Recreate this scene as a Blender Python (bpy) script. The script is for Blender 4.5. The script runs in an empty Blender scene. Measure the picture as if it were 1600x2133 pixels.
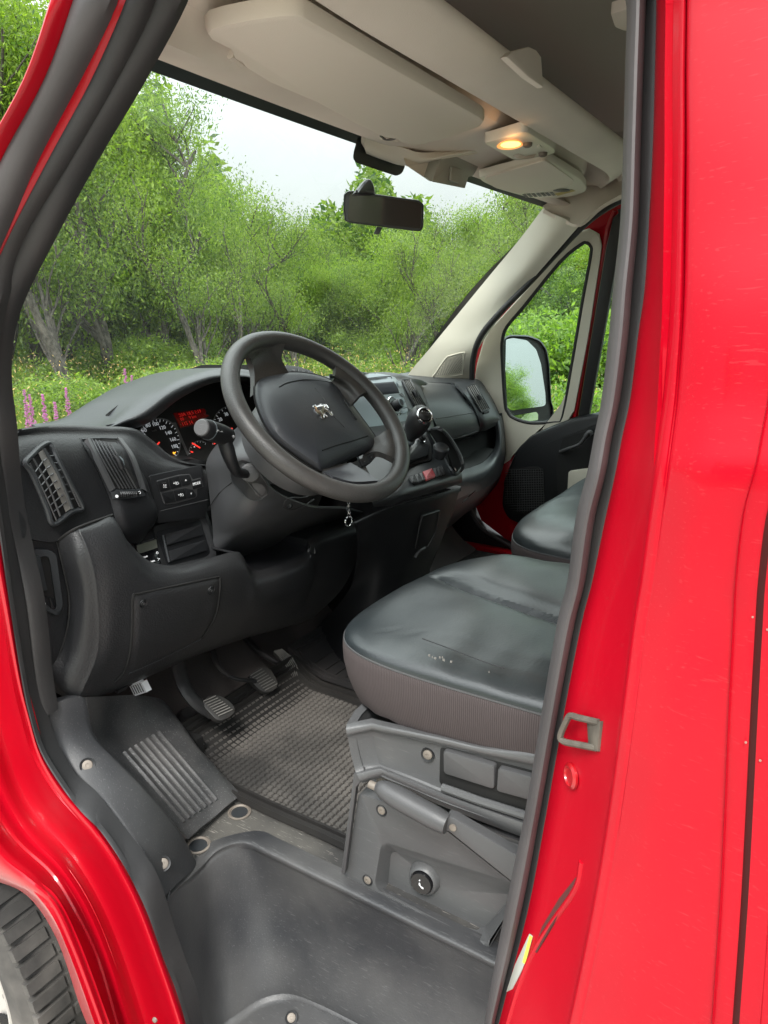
import bpy, bmesh, math, random
import numpy as np
from math import sin, cos, pi, radians, sqrt, atan, atan2
from mathutils import Vector as V, Matrix
from mathutils.bvhtree import BVHTree
from mathutils import noise as mnoise
random.seed(7)
S = bpy.context.scene
C = S.collection
# ---------------------------------------------------------------- camera
F = 1480.0
CAM = V((0, 1.46, 1.58)); YAW = radians(32); PIT = atan(416.5 / F)
fh = V((sin(YAW), -cos(YAW), 0)); Z = V((0, 0, 1))
FW = fh * cos(PIT) - Z * sin(PIT); UP = fh * sin(PIT) + Z * cos(PIT); RT = V((-cos(YAW), -sin(YAW), 0))
cam = bpy.data.cameras.new("camera"); co = bpy.data.objects.new("camera", cam); C.objects.link(co)
m = Matrix((RT, UP, -FW)).transposed().to_4x4(); m.translation = CAM
co.matrix_world = m
cam.sensor_fit = 'VERTICAL'; cam.sensor_height = 36; cam.sensor_width = 27; cam.lens = F / 2133 * 36
cam.clip_start = 0.05; cam.clip_end = 600
S.camera = co
S.render.resolution_x = 768; S.render.resolution_y = 1024
# ---------------------------------------------------------------- light
SUN_EL, SUN_AZ = radians(52), radians(112)      # direction towards the sun, azimuth from +X towards +Y
w = bpy.data.worlds.new("World"); S.world = w; w.use_nodes = True
nt = w.node_tree; bg = nt.nodes['Background']
sk = nt.nodes.new('ShaderNodeTexSky'); sk.sky_type = 'NISHITA'; sk.sun_disc = False
sk.sun_elevation = SUN_EL; sk.sun_rotation = pi / 2 - SUN_AZ
tc = nt.nodes.new('ShaderNodeTexCoord'); mp = nt.nodes.new('ShaderNodeMapping'); mp.inputs['Scale'].default_value = (1, 1, 3)
nz = nt.nodes.new('ShaderNodeTexNoise'); nz.inputs['Scale'].default_value = 1.6; nz.inputs['Detail'].default_value = 6
rp = nt.nodes.new('ShaderNodeValToRGB'); rp.color_ramp.elements[0].position = .25; rp.color_ramp.elements[0].color = (.78, .78, .78, 1)
rp.color_ramp.elements[1].position = .65; rp.color_ramp.elements[1].color = (.95, .95, .95, 1)
mx = nt.nodes.new('ShaderNodeMixRGB'); mx.inputs[2].default_value = (13.5, 14.1, 14.1, 1)   # bright thin overcast
nt.links.new(tc.outputs['Generated'], mp.inputs[0]); nt.links.new(mp.outputs[0], nz.inputs[0]); nt.links.new(nz.outputs[0], rp.inputs[0])
nt.links.new(rp.outputs[0], mx.inputs[0]); nt.links.new(sk.outputs[0], mx.inputs[1]); sx = nt.nodes.new('ShaderNodeSeparateXYZ'); nt.links.new(tc.outputs['Generated'], sx.inputs[0])        # an overcast sky is darker towards the horizon
sq = nt.nodes.new('ShaderNodeMath'); sq.operation = 'POWER'; sq.inputs[1].default_value = 1.7; nt.links.new(sx.outputs[2], sq.inputs[0])
r2 = nt.nodes.new('ShaderNodeMath'); r2.operation = 'MULTIPLY_ADD'; r2.inputs[1].default_value = 2.6; r2.inputs[2].default_value = .35; nt.links.new(sq.outputs[0], r2.inputs[0])
vm = nt.nodes.new('ShaderNodeVectorMath'); vm.operation = 'SCALE'; nt.links.new(mx.outputs[0], vm.inputs[0]); nt.links.new(r2.outputs[0], vm.inputs['Scale']); nt.links.new(vm.outputs[0], bg.inputs[0])
bg.inputs[1].default_value = 0.1
sl = bpy.data.lights.new("sun", 'SUN'); sl.energy = 2.0; sl.angle = radians(12); sl.color = (1, .96, .9)
so = bpy.data.objects.new("sun", sl); C.objects.link(so)
sd = V((cos(SUN_EL) * cos(SUN_AZ), cos(SUN_EL) * sin(SUN_AZ), sin(SUN_EL)))
so.rotation_euler = sd.to_track_quat('Z', 'Y').to_euler(); so.location = sd * 30
S.view_settings.view_transform = 'Standard'; S.view_settings.look = 'None'; S.view_settings.gamma = 1
S.view_settings.use_curve_mapping = False
S.view_settings.exposure = 0.92
S.render.engine = 'CYCLES'
S.cycles.max_bounces = 8; S.cycles.diffuse_bounces = 4; S.cycles.transparent_max_bounces = 16
# ---------------------------------------------------------------- helpers
def ray(px, py): return FW + RT * ((px - 800) / F) + UP * ((1066.5 - py) / F)
def W(px, py, x=None, y=None, z=None):          # the point of a sight line at a given world x, y or z
    d = ray(px, py)
    t = (x - CAM.x) / d.x if x is not None else (y - CAM.y) / d.y if y is not None else (z - CAM.z) / d.z
    return CAM + d * t
def on(px, py, pl, h=0):                        # ... on a plane (point, normal), lifted h
    d = ray(px, py); p = pl[0] + pl[1] * h
    return CAM + d * ((p - CAM).dot(pl[1]) / d.dot(pl[1]))
def pt(a):
    if isinstance(a, V): return a
    if len(a) == 3: return W(a[0], a[1], x=a[2])
    return W(a[0], a[1], **{a[2]: a[3]})
def XX(x, l): return [W(a, b, x=x) for a, b in l]
def YY(y, l): return [W(a, b, y=y) for a, b in l]
def ZZ(z, l): return [W(a, b, z=z) for a, b in l]
def fitplane(pts):
    c = sum(pts, V()) / len(pts)
    A = np.array([list(p - c) for p in pts]); n = V(np.linalg.svd(A)[2][2])
    if n.dot(CAM - c) < 0: n = -n
    return (c, n.normalized())
def plane3(a, b, c):
    n = (b - a).cross(c - a).normalized()
    if n.dot(CAM - a) < 0: n = -n
    return (a, n)
def rc(p, r, k=4):                              # round the corners of a polygon (2-D tuples or vectors)
    p = [V(q) for q in p]; n = len(p); o = []
    for i in range(n):
        a, b, c = p[i - 1], p[i], p[(i + 1) % n]
        ra = min(r, (a - b).length * .45); rb = min(r, (c - b).length * .45)
        s = b + (a - b).normalized() * ra; e = b + (c - b).normalized() * rb
        for j in range(k + 1):
            t = j / k; o.append(s * (1 - t) ** 2 + b * 2 * t * (1 - t) + e * t * t)
    return o
def rp2(p, r, k=4): return [(q[0], q[1]) for q in rc([(a, b) for a, b in p], r, k)]
def cr(P, n, closed=False):                     # catmull-rom through P, n steps a span
    o = []; m_ = len(P)
    for i in range(m_ if closed else m_ - 1):
        if closed: a, b, c, d = P[i - 1], P[i], P[(i + 1) % m_], P[(i + 2) % m_]
        else:
            b, c = P[i], P[i + 1]; a = P[i - 1] if i else b * 2 - c; d = P[i + 2] if i + 2 < m_ else c * 2 - b
        for j in range(n):
            t = j / n
            o.append((b * 2 + (c - a) * t + (a * 2 - b * 5 + c * 4 - d) * t * t + (b * 3 - a - c * 3 + d) * t ** 3) * .5)
    if not closed: o.append(P[-1].copy())
    return o
class MB:
    def __init__(s): s.v = []; s.f = []; s.m = []; s.mats = []
    def mi(s, mat):
        if mat not in s.mats: s.mats.append(mat)
        return s.mats.index(mat)
    def add(s, vs, fs, mat=None):
        k = len(s.v); s.v += [tuple(q) for q in vs]; i = s.mi(mat) if mat else 0
        for f in fs: s.f.append([k + j for j in f]); s.m.append(i)
        return s
    def grid(s, rows, mat=None, wrap=False, cap=False):
        n = len(rows[0]); vs = [q for r in rows for q in r]; fs = []
        for i in range(len(rows) - 1):
            for j in range(n if wrap else n - 1):
                fs.append([i * n + j, i * n + (j + 1) % n, (i + 1) * n + (j + 1) % n, (i + 1) * n + j])
        if cap: fs.append(list(range(n))[::-1]); fs.append([(len(rows) - 1) * n + j for j in range(n)])
        return s.add(vs, fs, mat)
    def tube(s, path, r, mat=None, seg=10, closed=False, cap=True, flat=1.0):
        path = [V(q) for q in path]; n = len(path); rs = r if isinstance(r, (list, tuple)) else [r] * n
        rows = []; up = None
        for i, q in enumerate(path):
            if closed: t = path[(i + 1) % n] - path[i - 1]
            else: t = path[min(i + 1, n - 1)] - path[max(i - 1, 0)]
            t.normalize()
            if up is None: up = t.orthogonal().normalized()
            up = (up - t * up.dot(t)).normalized(); sd_ = t.cross(up)
            rows.append([q + (up * cos(a) + sd_ * sin(a) * flat) * rs[i] for a in [2 * pi * k / seg for k in range(seg)]])
        if closed:
            m0 = len(rows); vs = [q for r_ in rows for q in r_]; fs = []
            # align the seam
            off = min(range(seg), key=lambda o: (rows[-1][0] - rows[0][o]).length)
            for i in range(m0):
                for j in range(seg):
                    ni = (i + 1) % m0; o = off if i == m0 - 1 else 0
                    fs.append([i * seg + j, i * seg + (j + 1) % seg, ni * seg + (j + 1 + o) % seg, ni * seg + (j + o) % seg])
            return s.add(vs, fs, mat)
        return s.grid(rows, mat, True, cap)
    def lathe(s, c, ax, prof, mat=None, seg=24, ref=None, cap=True):      # prof: (radius, height along ax)
        ax = ax.normalized(); a = (ref - ax * ref.dot(ax)).normalized() if ref else ax.orthogonal().normalized(); b = ax.cross(a)
        rows = [[c + ax * h + (a * cos(2 * pi * k / seg) + b * sin(2 * pi * k / seg)) * r for k in range(seg)] for r, h in prof]
        return s.grid(rows, mat, True, cap)
    def box(s, c, ex, ey, ez, mat=None):                        # half-extent vectors
        vs = [c + ex * i + ey * j + ez * k for i in (-1, 1) for j in (-1, 1) for k in (-1, 1)]
        return s.add(vs, [(0, 1, 3, 2), (4, 6, 7, 5), (0, 4, 5, 1), (2, 3, 7, 6), (0, 2, 6, 4), (1, 5, 7, 3)], mat)
    def bar(s, a, b, n, w_, h_, mat=None):                      # flat bar a-b, normal n, width w_, height h_
        t = (b - a) * .5; sd_ = t.cross(n).normalized() * w_ * .5
        return s.box((a + b) * .5, t, sd_, n.normalized() * h_ * .5, mat)
    def poly(s, pts, n, t, mat=None, bev=0):                    # plate: top face at pts, going t down along -n
        pts = [V(q) for q in pts]; n = n.normalized(); k = len(pts)
        ar = sum((pts[i].cross(pts[(i + 1) % k]) for i in range(k)), V())
        if ar.dot(n) < 0: pts = pts[::-1]
        c = sum(pts, V()) / k
        if bev > 0:
            ins = []
            for i in range(k):
                a, b, d = pts[i - 1], pts[i], pts[(i + 1) % k]
                e1 = (b - a); e2 = (d - b)
                n1 = n.cross(e1).normalized() if e1.length > 1e-7 else V(); n2 = n.cross(e2).normalized() if e2.length > 1e-7 else V()
                q = (n1 + n2); q = q.normalized() if q.length > 1e-6 else q
                ins.append(q * bev)
            l0 = [p + ins[i] for i, p in enumerate(pts)]
            l1 = [p + ins[i] * .3 - n * bev * .3 for i, p in enumerate(pts)]
            l2 = [p - n * bev for p in pts]; l3 = [p - n * max(t, bev * 1.5) for p in pts]
            rows = [l0, l1, l2, l3]
        else: rows = [pts, [p - n * t for p in pts]]
        return s.grid(rows[::-1], mat, True, True)
    def build(s, name, mat=None, parent=None, smooth=True, weld=False, bevel=0, sub=0, solid=0):
        me = bpy.data.meshes.new(name); me.from_pydata(s.v, [], s.f)
        ml = s.mats if s.mats else [mat]
        for q in ml: me.materials.append(q)
        if s.mats: me.polygons.foreach_set('material_index', s.m)
        bm = bmesh.new(); bm.from_mesh(me)
        if weld: bmesh.ops.remove_doubles(bm, verts=bm.verts, dist=1e-5)
        bmesh.ops.recalc_face_normals(bm, faces=bm.faces)
        bm.to_mesh(me); bm.free()
        o = bpy.data.objects.new(name, me); C.objects.link(o)
        while parent and parent.parent and parent.parent.parent: parent = parent.parent   # thing > part > sub-part, no deeper
        if parent: o.parent = parent
        if smooth:
            me.polygons.foreach_set('use_smooth', [True] * len(me.polygons)); me.set_sharp_from_angle(angle=radians(38))
        if solid:
            q = o.modifiers.new('solid', 'SOLIDIFY'); q.thickness = solid; q.offset = -1
        if bevel:
            q = o.modifiers.new('bevel', 'BEVEL'); q.width = bevel; q.segments = 2; q.limit_method = 'ANGLE'; q.angle_limit = radians(40)
        if sub:
            q = o.modifiers.new('sub', 'SUBSURF'); q.levels = sub; q.render_levels = sub
        return o
def surf(rows, n=5, m_=None):                    # smooth surface through a grid of points
    rows = [[pt(a) for a in r] for r in rows]; m_ = m_ or n
    rr = [cr(r, n) for r in rows]
    cols = [cr([rr[i][j] for i in range(len(rr))], m_) for j in range(len(rr[0]))]
    return [[cols[j][i] for j in range(len(cols))] for i in range(len(cols[0]))]
def px_index(g):                                 # a grid as something sight lines can be dropped on
    n = len(g[0]); vs = [q for r in g for q in r]
    return BVHTree.FromPolygons(vs, [(i * n + j, i * n + j + 1, (i + 1) * n + j + 1, (i + 1) * n + j) for i in range(len(g) - 1) for j in range(n - 1)])
def onsurf(px, py, h=0, K=None):
    d = ray(px, py).normalized(); loc, nn, i_, di = K.ray_cast(CAM, d)
    if loc is None:
        t = 1.3
        for _ in range(8):
            loc, nn, i_, di = K.find_nearest(CAM + d * t); t = (loc - CAM).dot(d)
        loc = CAM + d * t
    if nn.dot(CAM - loc) < 0: nn = -nn
    return loc + (nn + (CAM - loc).normalized()).normalized() * h
def away(g, t):                                  # the same grid pushed t away from the camera side
    o = []
    for i, r in enumerate(g):
        q = []
        for j, p in enumerate(r):
            a = g[min(i + 1, len(g) - 1)][j] - g[max(i - 1, 0)][j]; b = r[min(j + 1, len(r) - 1)] - r[max(j - 1, 0)]
            nn = a.cross(b)
            if nn.length < 1e-9: nn = CAM - p
            nn.normalize()
            q.append((p, nn))
        o.append(q)
    s_ = sum((nn.dot(CAM - p) > 0) - .5 for q in o for p, nn in q)
    k = -1 if s_ > 0 else 1
    return [[p + nn * k * t for p, nn in q] for q in o]
def slab(mb, g, t, mat=None, push=None):         # closed thick sheet
    h = [[p + push * t for p in r] for r in g] if push else away(g, t); n, m_ = len(g), len(g[0])
    mb.grid(g, mat); mb.grid(h, mat)
    mb.grid([g[0], h[0]], mat); mb.grid([g[-1], h[-1]], mat)
    mb.grid([[r[0] for r in g], [r[0] for r in h]], mat); mb.grid([[r[-1] for r in g], [r[-1] for r in h]], mat)
    return mb
def patch(name, rows, mat, parent, n=5, t=.006, m_=None):
    mb = MB(); slab(mb, surf(rows, n, m_), t)
    return mb.build(name, mat, parent, weld=True)
def plate(name, pts, mat, parent, t=.004, bev=.0015, n=None):
    pl = fitplane(pts)
    mb = MB(); mb.poly(pts, n or pl[1], t, None, bev)
    return mb.build(name, mat, parent)
def label(o, l=None, c=None, g=None, k=None):
    if l: o['label'] = l
    if c: o['category'] = c
    if g: o['group'] = g
    if k: o['kind'] = k
    return o
def empty(name, loc=(0, 0, 0)):
    o = bpy.data.objects.new(name, None); C.objects.link(o); o.location = loc; o.empty_display_size = .1; return o
def text_into(mb, s_, mat, c, xd, n, size, depth=.0004):        # lettering centred at c, reading along xd on a face of normal n
    cu = bpy.data.curves.new('t', 'FONT'); cu.body = s_; cu.size = size; cu.align_x = 'CENTER'; cu.align_y = 'CENTER'; cu.extrude = depth
    cu.resolution_u = 2
    o = bpy.data.objects.new('t', cu); C.objects.link(o); dg = bpy.context.evaluated_depsgraph_get()
    me = bpy.data.meshes.new_from_object(o.evaluated_get(dg)); bpy.data.objects.remove(o); bpy.data.curves.remove(cu)
    n = n.normalized(); xd = (xd - n * xd.dot(n)).normalized(); yd = n.cross(xd)
    mb.add([c + xd * v.co.x + yd * v.co.y + n * v.co.z for v in me.vertices], [list(p.vertices) for p in me.polygons], mat)
    bpy.data.meshes.remove(me)
# ---------------------------------------------------------------- materials
def mat(name, col, rough=.5, metal=0, coat=0, bump=0, bs=300, var=0, vs=8, col2=None, thr=None, scr=0, scol=(.25, .25, .25), stretch=None, spec=.5, emit=None, es=0, wave=None, dust=0, dcol=(.2, .18, .15)):
    m_ = bpy.data.materials.new(name); m_.use_nodes = True; nt = m_.node_tree; b = nt.nodes['Principled BSDF']; L = nt.links.new
    b.inputs['Base Color'].default_value = (*col, 1); b.inputs['Roughness'].default_value = rough; b.inputs['Metallic'].default_value = metal
    b.inputs['Coat Weight'].default_value = coat; b.inputs['Coat Roughness'].default_value = .10; b.inputs['Specular IOR Level'].default_value = spec
    if emit: b.inputs['Emission Color'].default_value = (*emit, 1); b.inputs['Emission Strength'].default_value = es
    tc = nt.nodes.new('ShaderNodeTexCoord'); out = None
    def noise(scale, det=3, st=None, seed=0):
        n = nt.nodes.new('ShaderNodeTexNoise'); n.inputs['Scale'].default_value = scale; n.inputs['Detail'].default_value = det
        mp = nt.nodes.new('ShaderNodeMapping'); mp.inputs['Location'].default_value = (seed, seed * 2, seed * 3)
        if st: mp.inputs['Scale'].default_value = st[:3]; mp.inputs['Rotation'].default_value = st[3:6] if len(st) > 3 else (0, 0, 0)
        L(tc.outputs['Object'], mp.inputs[0]); L(mp.outputs[0], n.inputs[0]); return n.outputs[0]
    def ramp(src, a, b_, c0=(0, 0, 0, 1), c1=(1, 1, 1, 1)):
        r = nt.nodes.new('ShaderNodeValToRGB'); r.color_ramp.elements[0].position = a; r.color_ramp.elements[1].position = b_
        r.color_ramp.elements[0].color = c0; r.color_ramp.elements[1].color = c1; L(src, r.inputs[0]); return r.outputs[0]
    def mix(fac, a, bcol):
        x = nt.nodes.new('ShaderNodeMixRGB'); L(fac, x.inputs[0])
        if isinstance(a, tuple): x.inputs[1].default_value = (*a[:3], 1)
        else: L(a, x.inputs[1])
        if isinstance(bcol, tuple): x.inputs[2].default_value = (*bcol[:3], 1)
        else: L(bcol, x.inputs[2])
        return x.outputs[0]
    cur = tuple(col)
    if var:
        c2 = col2 or tuple(min(1, c * (1 + var)) for c in col)
        cur = mix(ramp(noise(vs, 5), *(thr or (.35, .7))), cur, c2)
    if dust: cur = mix(ramp(noise(vs * .6, 8, seed=3), .45, .8, (0, 0, 0, 1), (dust, dust, dust, 1)), cur, dcol)
    if scr:
        for k, rot in enumerate(((0, 0, .5), (.7, .4, -.9), (1.3, -.5, 1.8))):
            f = ramp(noise(55, 2, (.7, 9, 9) + rot, k * 3.3), .67, .72, (0, 0, 0, 1), (scr, scr, scr, 1))
            cur = mix(f, cur, scol)
    if not isinstance(cur, tuple): L(cur, b.inputs['Base Color'])
    hs = None
    if bump: hs = (noise(bs, 2), bump)
    if wave:
        wv = nt.nodes.new('ShaderNodeTexWave'); wv.inputs['Scale'].default_value = wave[0]; wv.bands_direction = wave[2] if len(wave) > 2 else 'X'
        wv.inputs['Distortion'].default_value = wave[3] if len(wave) > 3 else .3
        wv.inputs['Detail Scale'].default_value = 1
        L(tc.outputs['Object'], wv.inputs[0]); hs = (wv.outputs[0], wave[1])
        if len(wave) > 4: cc = mix(wv.outputs[0], tuple(c * wave[4] for c in col), cur); L(cc, b.inputs['Base Color'])
    if hs:
        bp = nt.nodes.new('ShaderNodeBump'); bp.inputs['Strength'].default_value = hs[1]; bp.inputs['Distance'].default_value = .001
        L(hs[0], bp.inputs['Height']); L(bp.outputs[0], b.inputs['Normal'])
    return m_
RED = mat('red_paint', (.34, .0015, .009), .32, coat=.3, spec=.2, var=.12, vs=3, bump=.02, bs=40)
REDP = mat('red_paint_pillar', (.36, .0012, .010), .34, coat=.22, spec=.12, var=.14, vs=5, bump=.05, bs=14, dust=.06, dcol=(.45, .10, .10), scr=.10, scol=(.5, .10, .10))
REDI = mat('red_paint_inner', (.34, .0015, .006), .35, coat=.6)
SEALM = mat('seal_rubber', (.020, .020, .021), .6, bump=.2, bs=200, dust=.2, dcol=(.12, .1, .09))
SEALG = mat('seal_rubber_dusty', (.050, .046, .047), .55, bump=.15, bs=150, var=.35, vs=12)
DASH = mat('dash_plastic', (.013, .0135, .015), .46, bump=.6, bs=330, dust=.16, dcol=(.09, .085, .08), vs=10)
DASHD = mat('dash_plastic_dark', (.008, .0085, .010), .5, bump=.3, bs=450)
DASHG = mat('dash_grey', (.030, .033, .036), .4, bump=.2, bs=500)
BLK = mat('black_gloss', (.005, .005, .006), .12)
VOID = mat('black_matt', (.003, .003, .003), .8)
SLAT = mat('vent_plastic', (.045, .046, .049), .36)
BLADE = mat('vent_blade', (.062, .063, .066), .34)
SLATW = mat('vent_plastic_dusty_glint', (.13, .125, .115), .7, var=.5, vs=40)  # dust colour, also used to paint highlights on vent slats
TRIMG = mat('sill_plastic', (.030, .031, .034), .5, bump=.3, bs=350, dust=.35, dcol=(.13, .125, .12), vs=7, scr=.25, scol=(.2, .2, .2))
STEP = mat('step_plastic', (.026, .027, .030), .46, bump=.35, bs=300, dust=.8, dcol=(.14, .135, .13), vs=5, scr=.4, scol=(.13, .13, .13))
FOOT = mat('footrest_plastic', (.030, .031, .033), .5, bump=.4, bs=300, dust=.8, dcol=(.19, .18, .175), vs=6, scr=.8, scol=(.2, .2, .2))
FLOORV = mat('floor_vinyl', (.035, .034, .033), .7, bump=.6, bs=420, dust=.9, dcol=(.16, .15, .13), vs=6, scr=.6, scol=(.3, .28, .25))
SEATP = mat('seat_plastic', (.078, .079, .081), .42, bump=.25, bs=420, dust=.2, dcol=(.18, .18, .175), vs=6, scr=.12, scol=(.3, .3, .3))
SEATD = mat('seat_plastic_dark', (.060, .060, .062), .45, bump=.2, bs=420)
LEATH = mat('black_leather', (.013, .0165, .0185), .33, bump=.25, bs=250, var=.6, vs=5, dust=.25, dcol=(.11, .12, .12), spec=.7)
RIB = mat('ribbed_cloth', (.078, .064, .064), .85, wave=(110, .5, 'X', .3, .62), spec=.2)
CREAM = mat('cream_trim', (.60, .57, .48), .55, bump=.15, bs=300, var=-.1, vs=4)
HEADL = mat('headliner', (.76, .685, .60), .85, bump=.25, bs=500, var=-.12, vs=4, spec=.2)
VISOR = mat('visor_vinyl', (.68, .615, .53), .7, bump=.2, bs=500, spec=.3)
LAMPB = mat('lamp_housing', (.66, .62, .53), .4)
SILV = mat('silver_plastic', (.22, .26, .28), .34, metal=.3)
CHRM = mat('chrome', (.8, .8, .8), .12, metal=1)
STEEL = mat('worn_steel', (.15, .13, .11), .6, metal=.3, var=.6, vs=30)
WHT = mat('print_white', (.75, .76, .78), .5)
WHTG = mat('gauge_white', (.6, .62, .65), .5, emit=(.8, .85, .9), es=.12)
REDG = mat('gauge_red', (.7, .03, .03), .5, emit=(1, .05, .03), es=.5)
REDSW = mat('hazard_switch', (.42, .06, .07), .45)
MIRR = mat('mirror_glass', (.9, .93, .93), .015, metal=1)
MIRRD = mat('mirror_dark_reflection', (.05, .045, .04), .05, spec=.6)  # dark reflection of the rear view mirror put into the glass colour
WHEELM = mat('wheel_leather', (.034, .033, .032), .38, bump=.6, bs=500, var=.8, vs=9, dust=.4, dcol=(.09, .075, .07))
AIRB = mat('airbag_cover', (.034, .037, .043), .42, bump=.4, bs=600)
RUBM = mat('mat_rubber', (.028, .027, .026), .5, dust=1, dcol=(.15, .135, .12), vs=9)
TYRE = mat('tyre_rubber', (.04, .038, .036), .7, dust=.9, dcol=(.17, .155, .14), vs=14, bump=.4, bs=120)
RIMM = mat('steel_rim_paint', (.50, .48, .45), .4, metal=.3, dust=.5, dcol=(.3, .27, .24), vs=8)
# ================================================================ the van
van = empty('delivery_van')
label(van, 'red delivery van with its driver side open, black dashboard and leather covered seats', 'van')
def ribbon(mb, st, yl, yr, bulge, t=.006, n=6, matl=None):
    """st: (px left, px right, py[, py right]) ; half-round strip between two edges lying at world y = yl, yr"""
    rows = []
    m_ = len(st)
    L = []; R = []
    for i, s in enumerate(st):
        a = yl[i] if isinstance(yl, list) else yl; b = yr[i] if isinstance(yr, list) else yr
        L.append(W(s[0], s[2], y=a)); R.append(W(s[1], s[3] if len(s) > 3 else s[2], y=b))
    L = cr(L, 5); R = cr(R, 5)
    for a, b in zip(L, R):
        row = []
        w_ = (b - a).length
        for k in range(n + 1):
            u = k / n; row.append(a.lerp(b, u) + V((-.25, 1, 0)).normalized() * bulge * sin(pi * u) ** .7)
        rows.append(row)
    slab(mb, rows, t, matl, V((.25, -1, 0)).normalized()); return mb
def lerp_list(a, b, n): return [a + (b - a) * i / (n - 1) for i in range(n)]
# ---- front pillar layers, from the outside in
yp = [.845, .87, .88, .895, .91, .925, .93, .93]
ys = [-90, 0, 169, 338, 506, 633, 760, 900]
def pil(name, mat_, l, r, dl, dr, bulge, t=.01):
    mb = MB(); ribbon(mb, [(l[i], r[i], ys[i]) for i in range(len(l))], [q + dl for q in yp[:len(l)]], [q + dr for q in yp[:len(l)]], bulge, t)
    return mb.build(name, mat_, van, weld=True)
pil('windscreen_pillar', RED, [140, 108, 50, -45, -150, -240, -330, -420], [185, 155, 94, 3, -66, -115, -190, -260], .075, .06, .010, .03)
pil('pillar_weatherstrip', SEALG, [182, 152, 91, 0, -70, -120, -195, -265], [256, 230, 150, 62, -12, -68, -130, -190], .055, .045, .012, .012)
pil('pillar_flange', RED, [252, 227, 147, 59, -16, -71, -135, -195], [285, 262, 188, 97, 10, -43, -90, -140], .035, .03, .003, .012)
pil('pillar_seal', SEALM, [282, 259, 185, 94, 7, -46, -60, -70], [335, 313, 238, 141, 42, 0, -20, -25], .025, .015, .009, .012)
# ---- black aperture seal down to the step
mb = MB()
ribbon(mb, [(332, 400, -90), (310, 378, 0), (234, 288, 169), (139, 188, 338), (40, 98, 506), (-2, 36, 633), (-14, 15, 720), (-16, 13, 800), (-4, 24, 890), (9, 33, 1000), (27, 49, 1100), (56, 83, 1255), (75, 100, 1410), (94, 112, 1484)],
       [.86, .875, .89, .905, .92, .93, .935, .935, .935, .935, .935, .935, .935, .93], [.845, .86, .875, .89, .905, .915, .92, .92, .92, .92, .92, .92, .92, .92], .008, .01)
ds = mb.build('door_seal', SEALM, van, weld=True)
mb = MB()
ribbon(mb, [(-44, -12, 700), (-30, -3, 890), (-16, 10, 1000), (0, 26, 1100), (22, 54, 1255), (47, 75, 1410), (63, 92, 1487), (87, 115, 1565, 1553), (131, 149, 1637, 1613), (172, 192, 1692, 1651), (213, 222, 1732, 1688),
            (256, 262, 1795, 1739), (285, 293, 1850, 1780), (313, 327, 1915, 1838), (344, 358, 2001, 1936), (366, 381, 2055, 2003), (380, 404, 2100, 2068), (392, 420, 2145, 2140), (404, 440, 2220, 2220), (420, 470, 2330, 2330)],
       .962, .935, .010, .006)
mb.build('sill_seal', SEALM, van, weld=True)
# ---- red wing behind the front wheel, stepped flange down to the arch lip
def yy(y, l): return [(a, b, 'y', y_) for (a, b), y_ in zip(l, y)]
Yc = [.95, .965, .950, .955, .985, .990, 1.03, 1.03, 1.00]
rows = [
 yy(Yc, [(-40, 700), (-70, 700), (-110, 700), (-150, 700), (-190, 700), (-230, 700), (-300, 700), (-360, 700), (-420, 700)]),
 yy(Yc, [(-25, 900), (-50, 900), (-90, 900), (-130, 900), (-170, 900), (-210, 900), (-280, 900), (-340, 900), (-400, 900)]),
 yy(Yc, [(3, 1100), (-22, 1100), (-60, 1100), (-100, 1100), (-140, 1100), (-180, 1100), (-240, 1100), (-300, 1100), (-360, 1100)]),
 yy(Yc, [(28, 1255), (8, 1258), (-20, 1260), (-60, 1262), (-100, 1264), (-140, 1266), (-200, 1270), (-260, 1275), (-320, 1280)]),
 yy(Yc, [(51, 1410), (36, 1412), (14, 1416), (-22, 1420), (-60, 1425), (-95, 1430), (-150, 1440), (-210, 1450), (-270, 1460)]),
 yy(Yc, [(68, 1487), (58, 1500), (40, 1510), (6, 1530), (-30, 1550), (-60, 1565), (-110, 1580), (-170, 1590), (-230, 1600)]),
 yy(Yc, [(92, 1563), (82, 1580), (64, 1600), (36, 1625), (8, 1655), (-15, 1680), (-55, 1700), (-110, 1720), (-170, 1735)]),
 yy(Yc, [(136, 1637), (126, 1655), (105, 1680), (82, 1705), (55, 1735), (35, 1755), (0, 1780), (-40, 1800), (-90, 1815)]),
 yy(Yc, [(217, 1730), (203, 1750), (180, 1772), (155, 1790), (125, 1805), (103, 1818), (62, 1830), (22, 1836), (-10, 1835)]),
 yy(Yc, [(289, 1850), (272, 1866), (246, 1880), (214, 1890), (180, 1890), (150, 1890), (115, 1880), (80, 1873), (58, 1867)]),
 yy(Yc, [(348, 2001), (328, 2008), (300, 2012), (262, 2008), (226, 1998), (200, 1992), (160, 1975), (135, 1962), (118, 1955)]),
 yy(Yc, [(396, 2145), (375, 2148), (345, 2148), (305, 2142), (268, 2132), (240, 2125), (210, 2110), (186, 2100), (166, 2094)]),
 yy(Yc, [(412, 2230), (395, 2235), (370, 2235), (330, 2230), (295, 2220), (265, 2215), (240, 2205), (220, 2195), (200, 2185)]),
 yy(Yc, [(430, 2340), (415, 2345), (390, 2345), (350, 2340), (320, 2335), (290, 2330), (265, 2320), (245, 2310), (225, 2300)])]
fw_ = patch('front_wing', rows, RED, van, n=5, t=.012)
# paint chips and small fixings along the lower wing
mb = MB()
for px, py, r in ((323, 2124, .0035), (192, 2118, .003), (232, 2124, .0025)):
    mb = MB(); pl = (W(px, py, y=.982), V((-.2, 1, .1)).normalized()); mb.lathe(pl[0], pl[1], [(r * 1.2, 0), (r, .002), (r * .4, .003)], STEEL, 8)
    mb.build('rivet', None, fw_)
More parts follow.
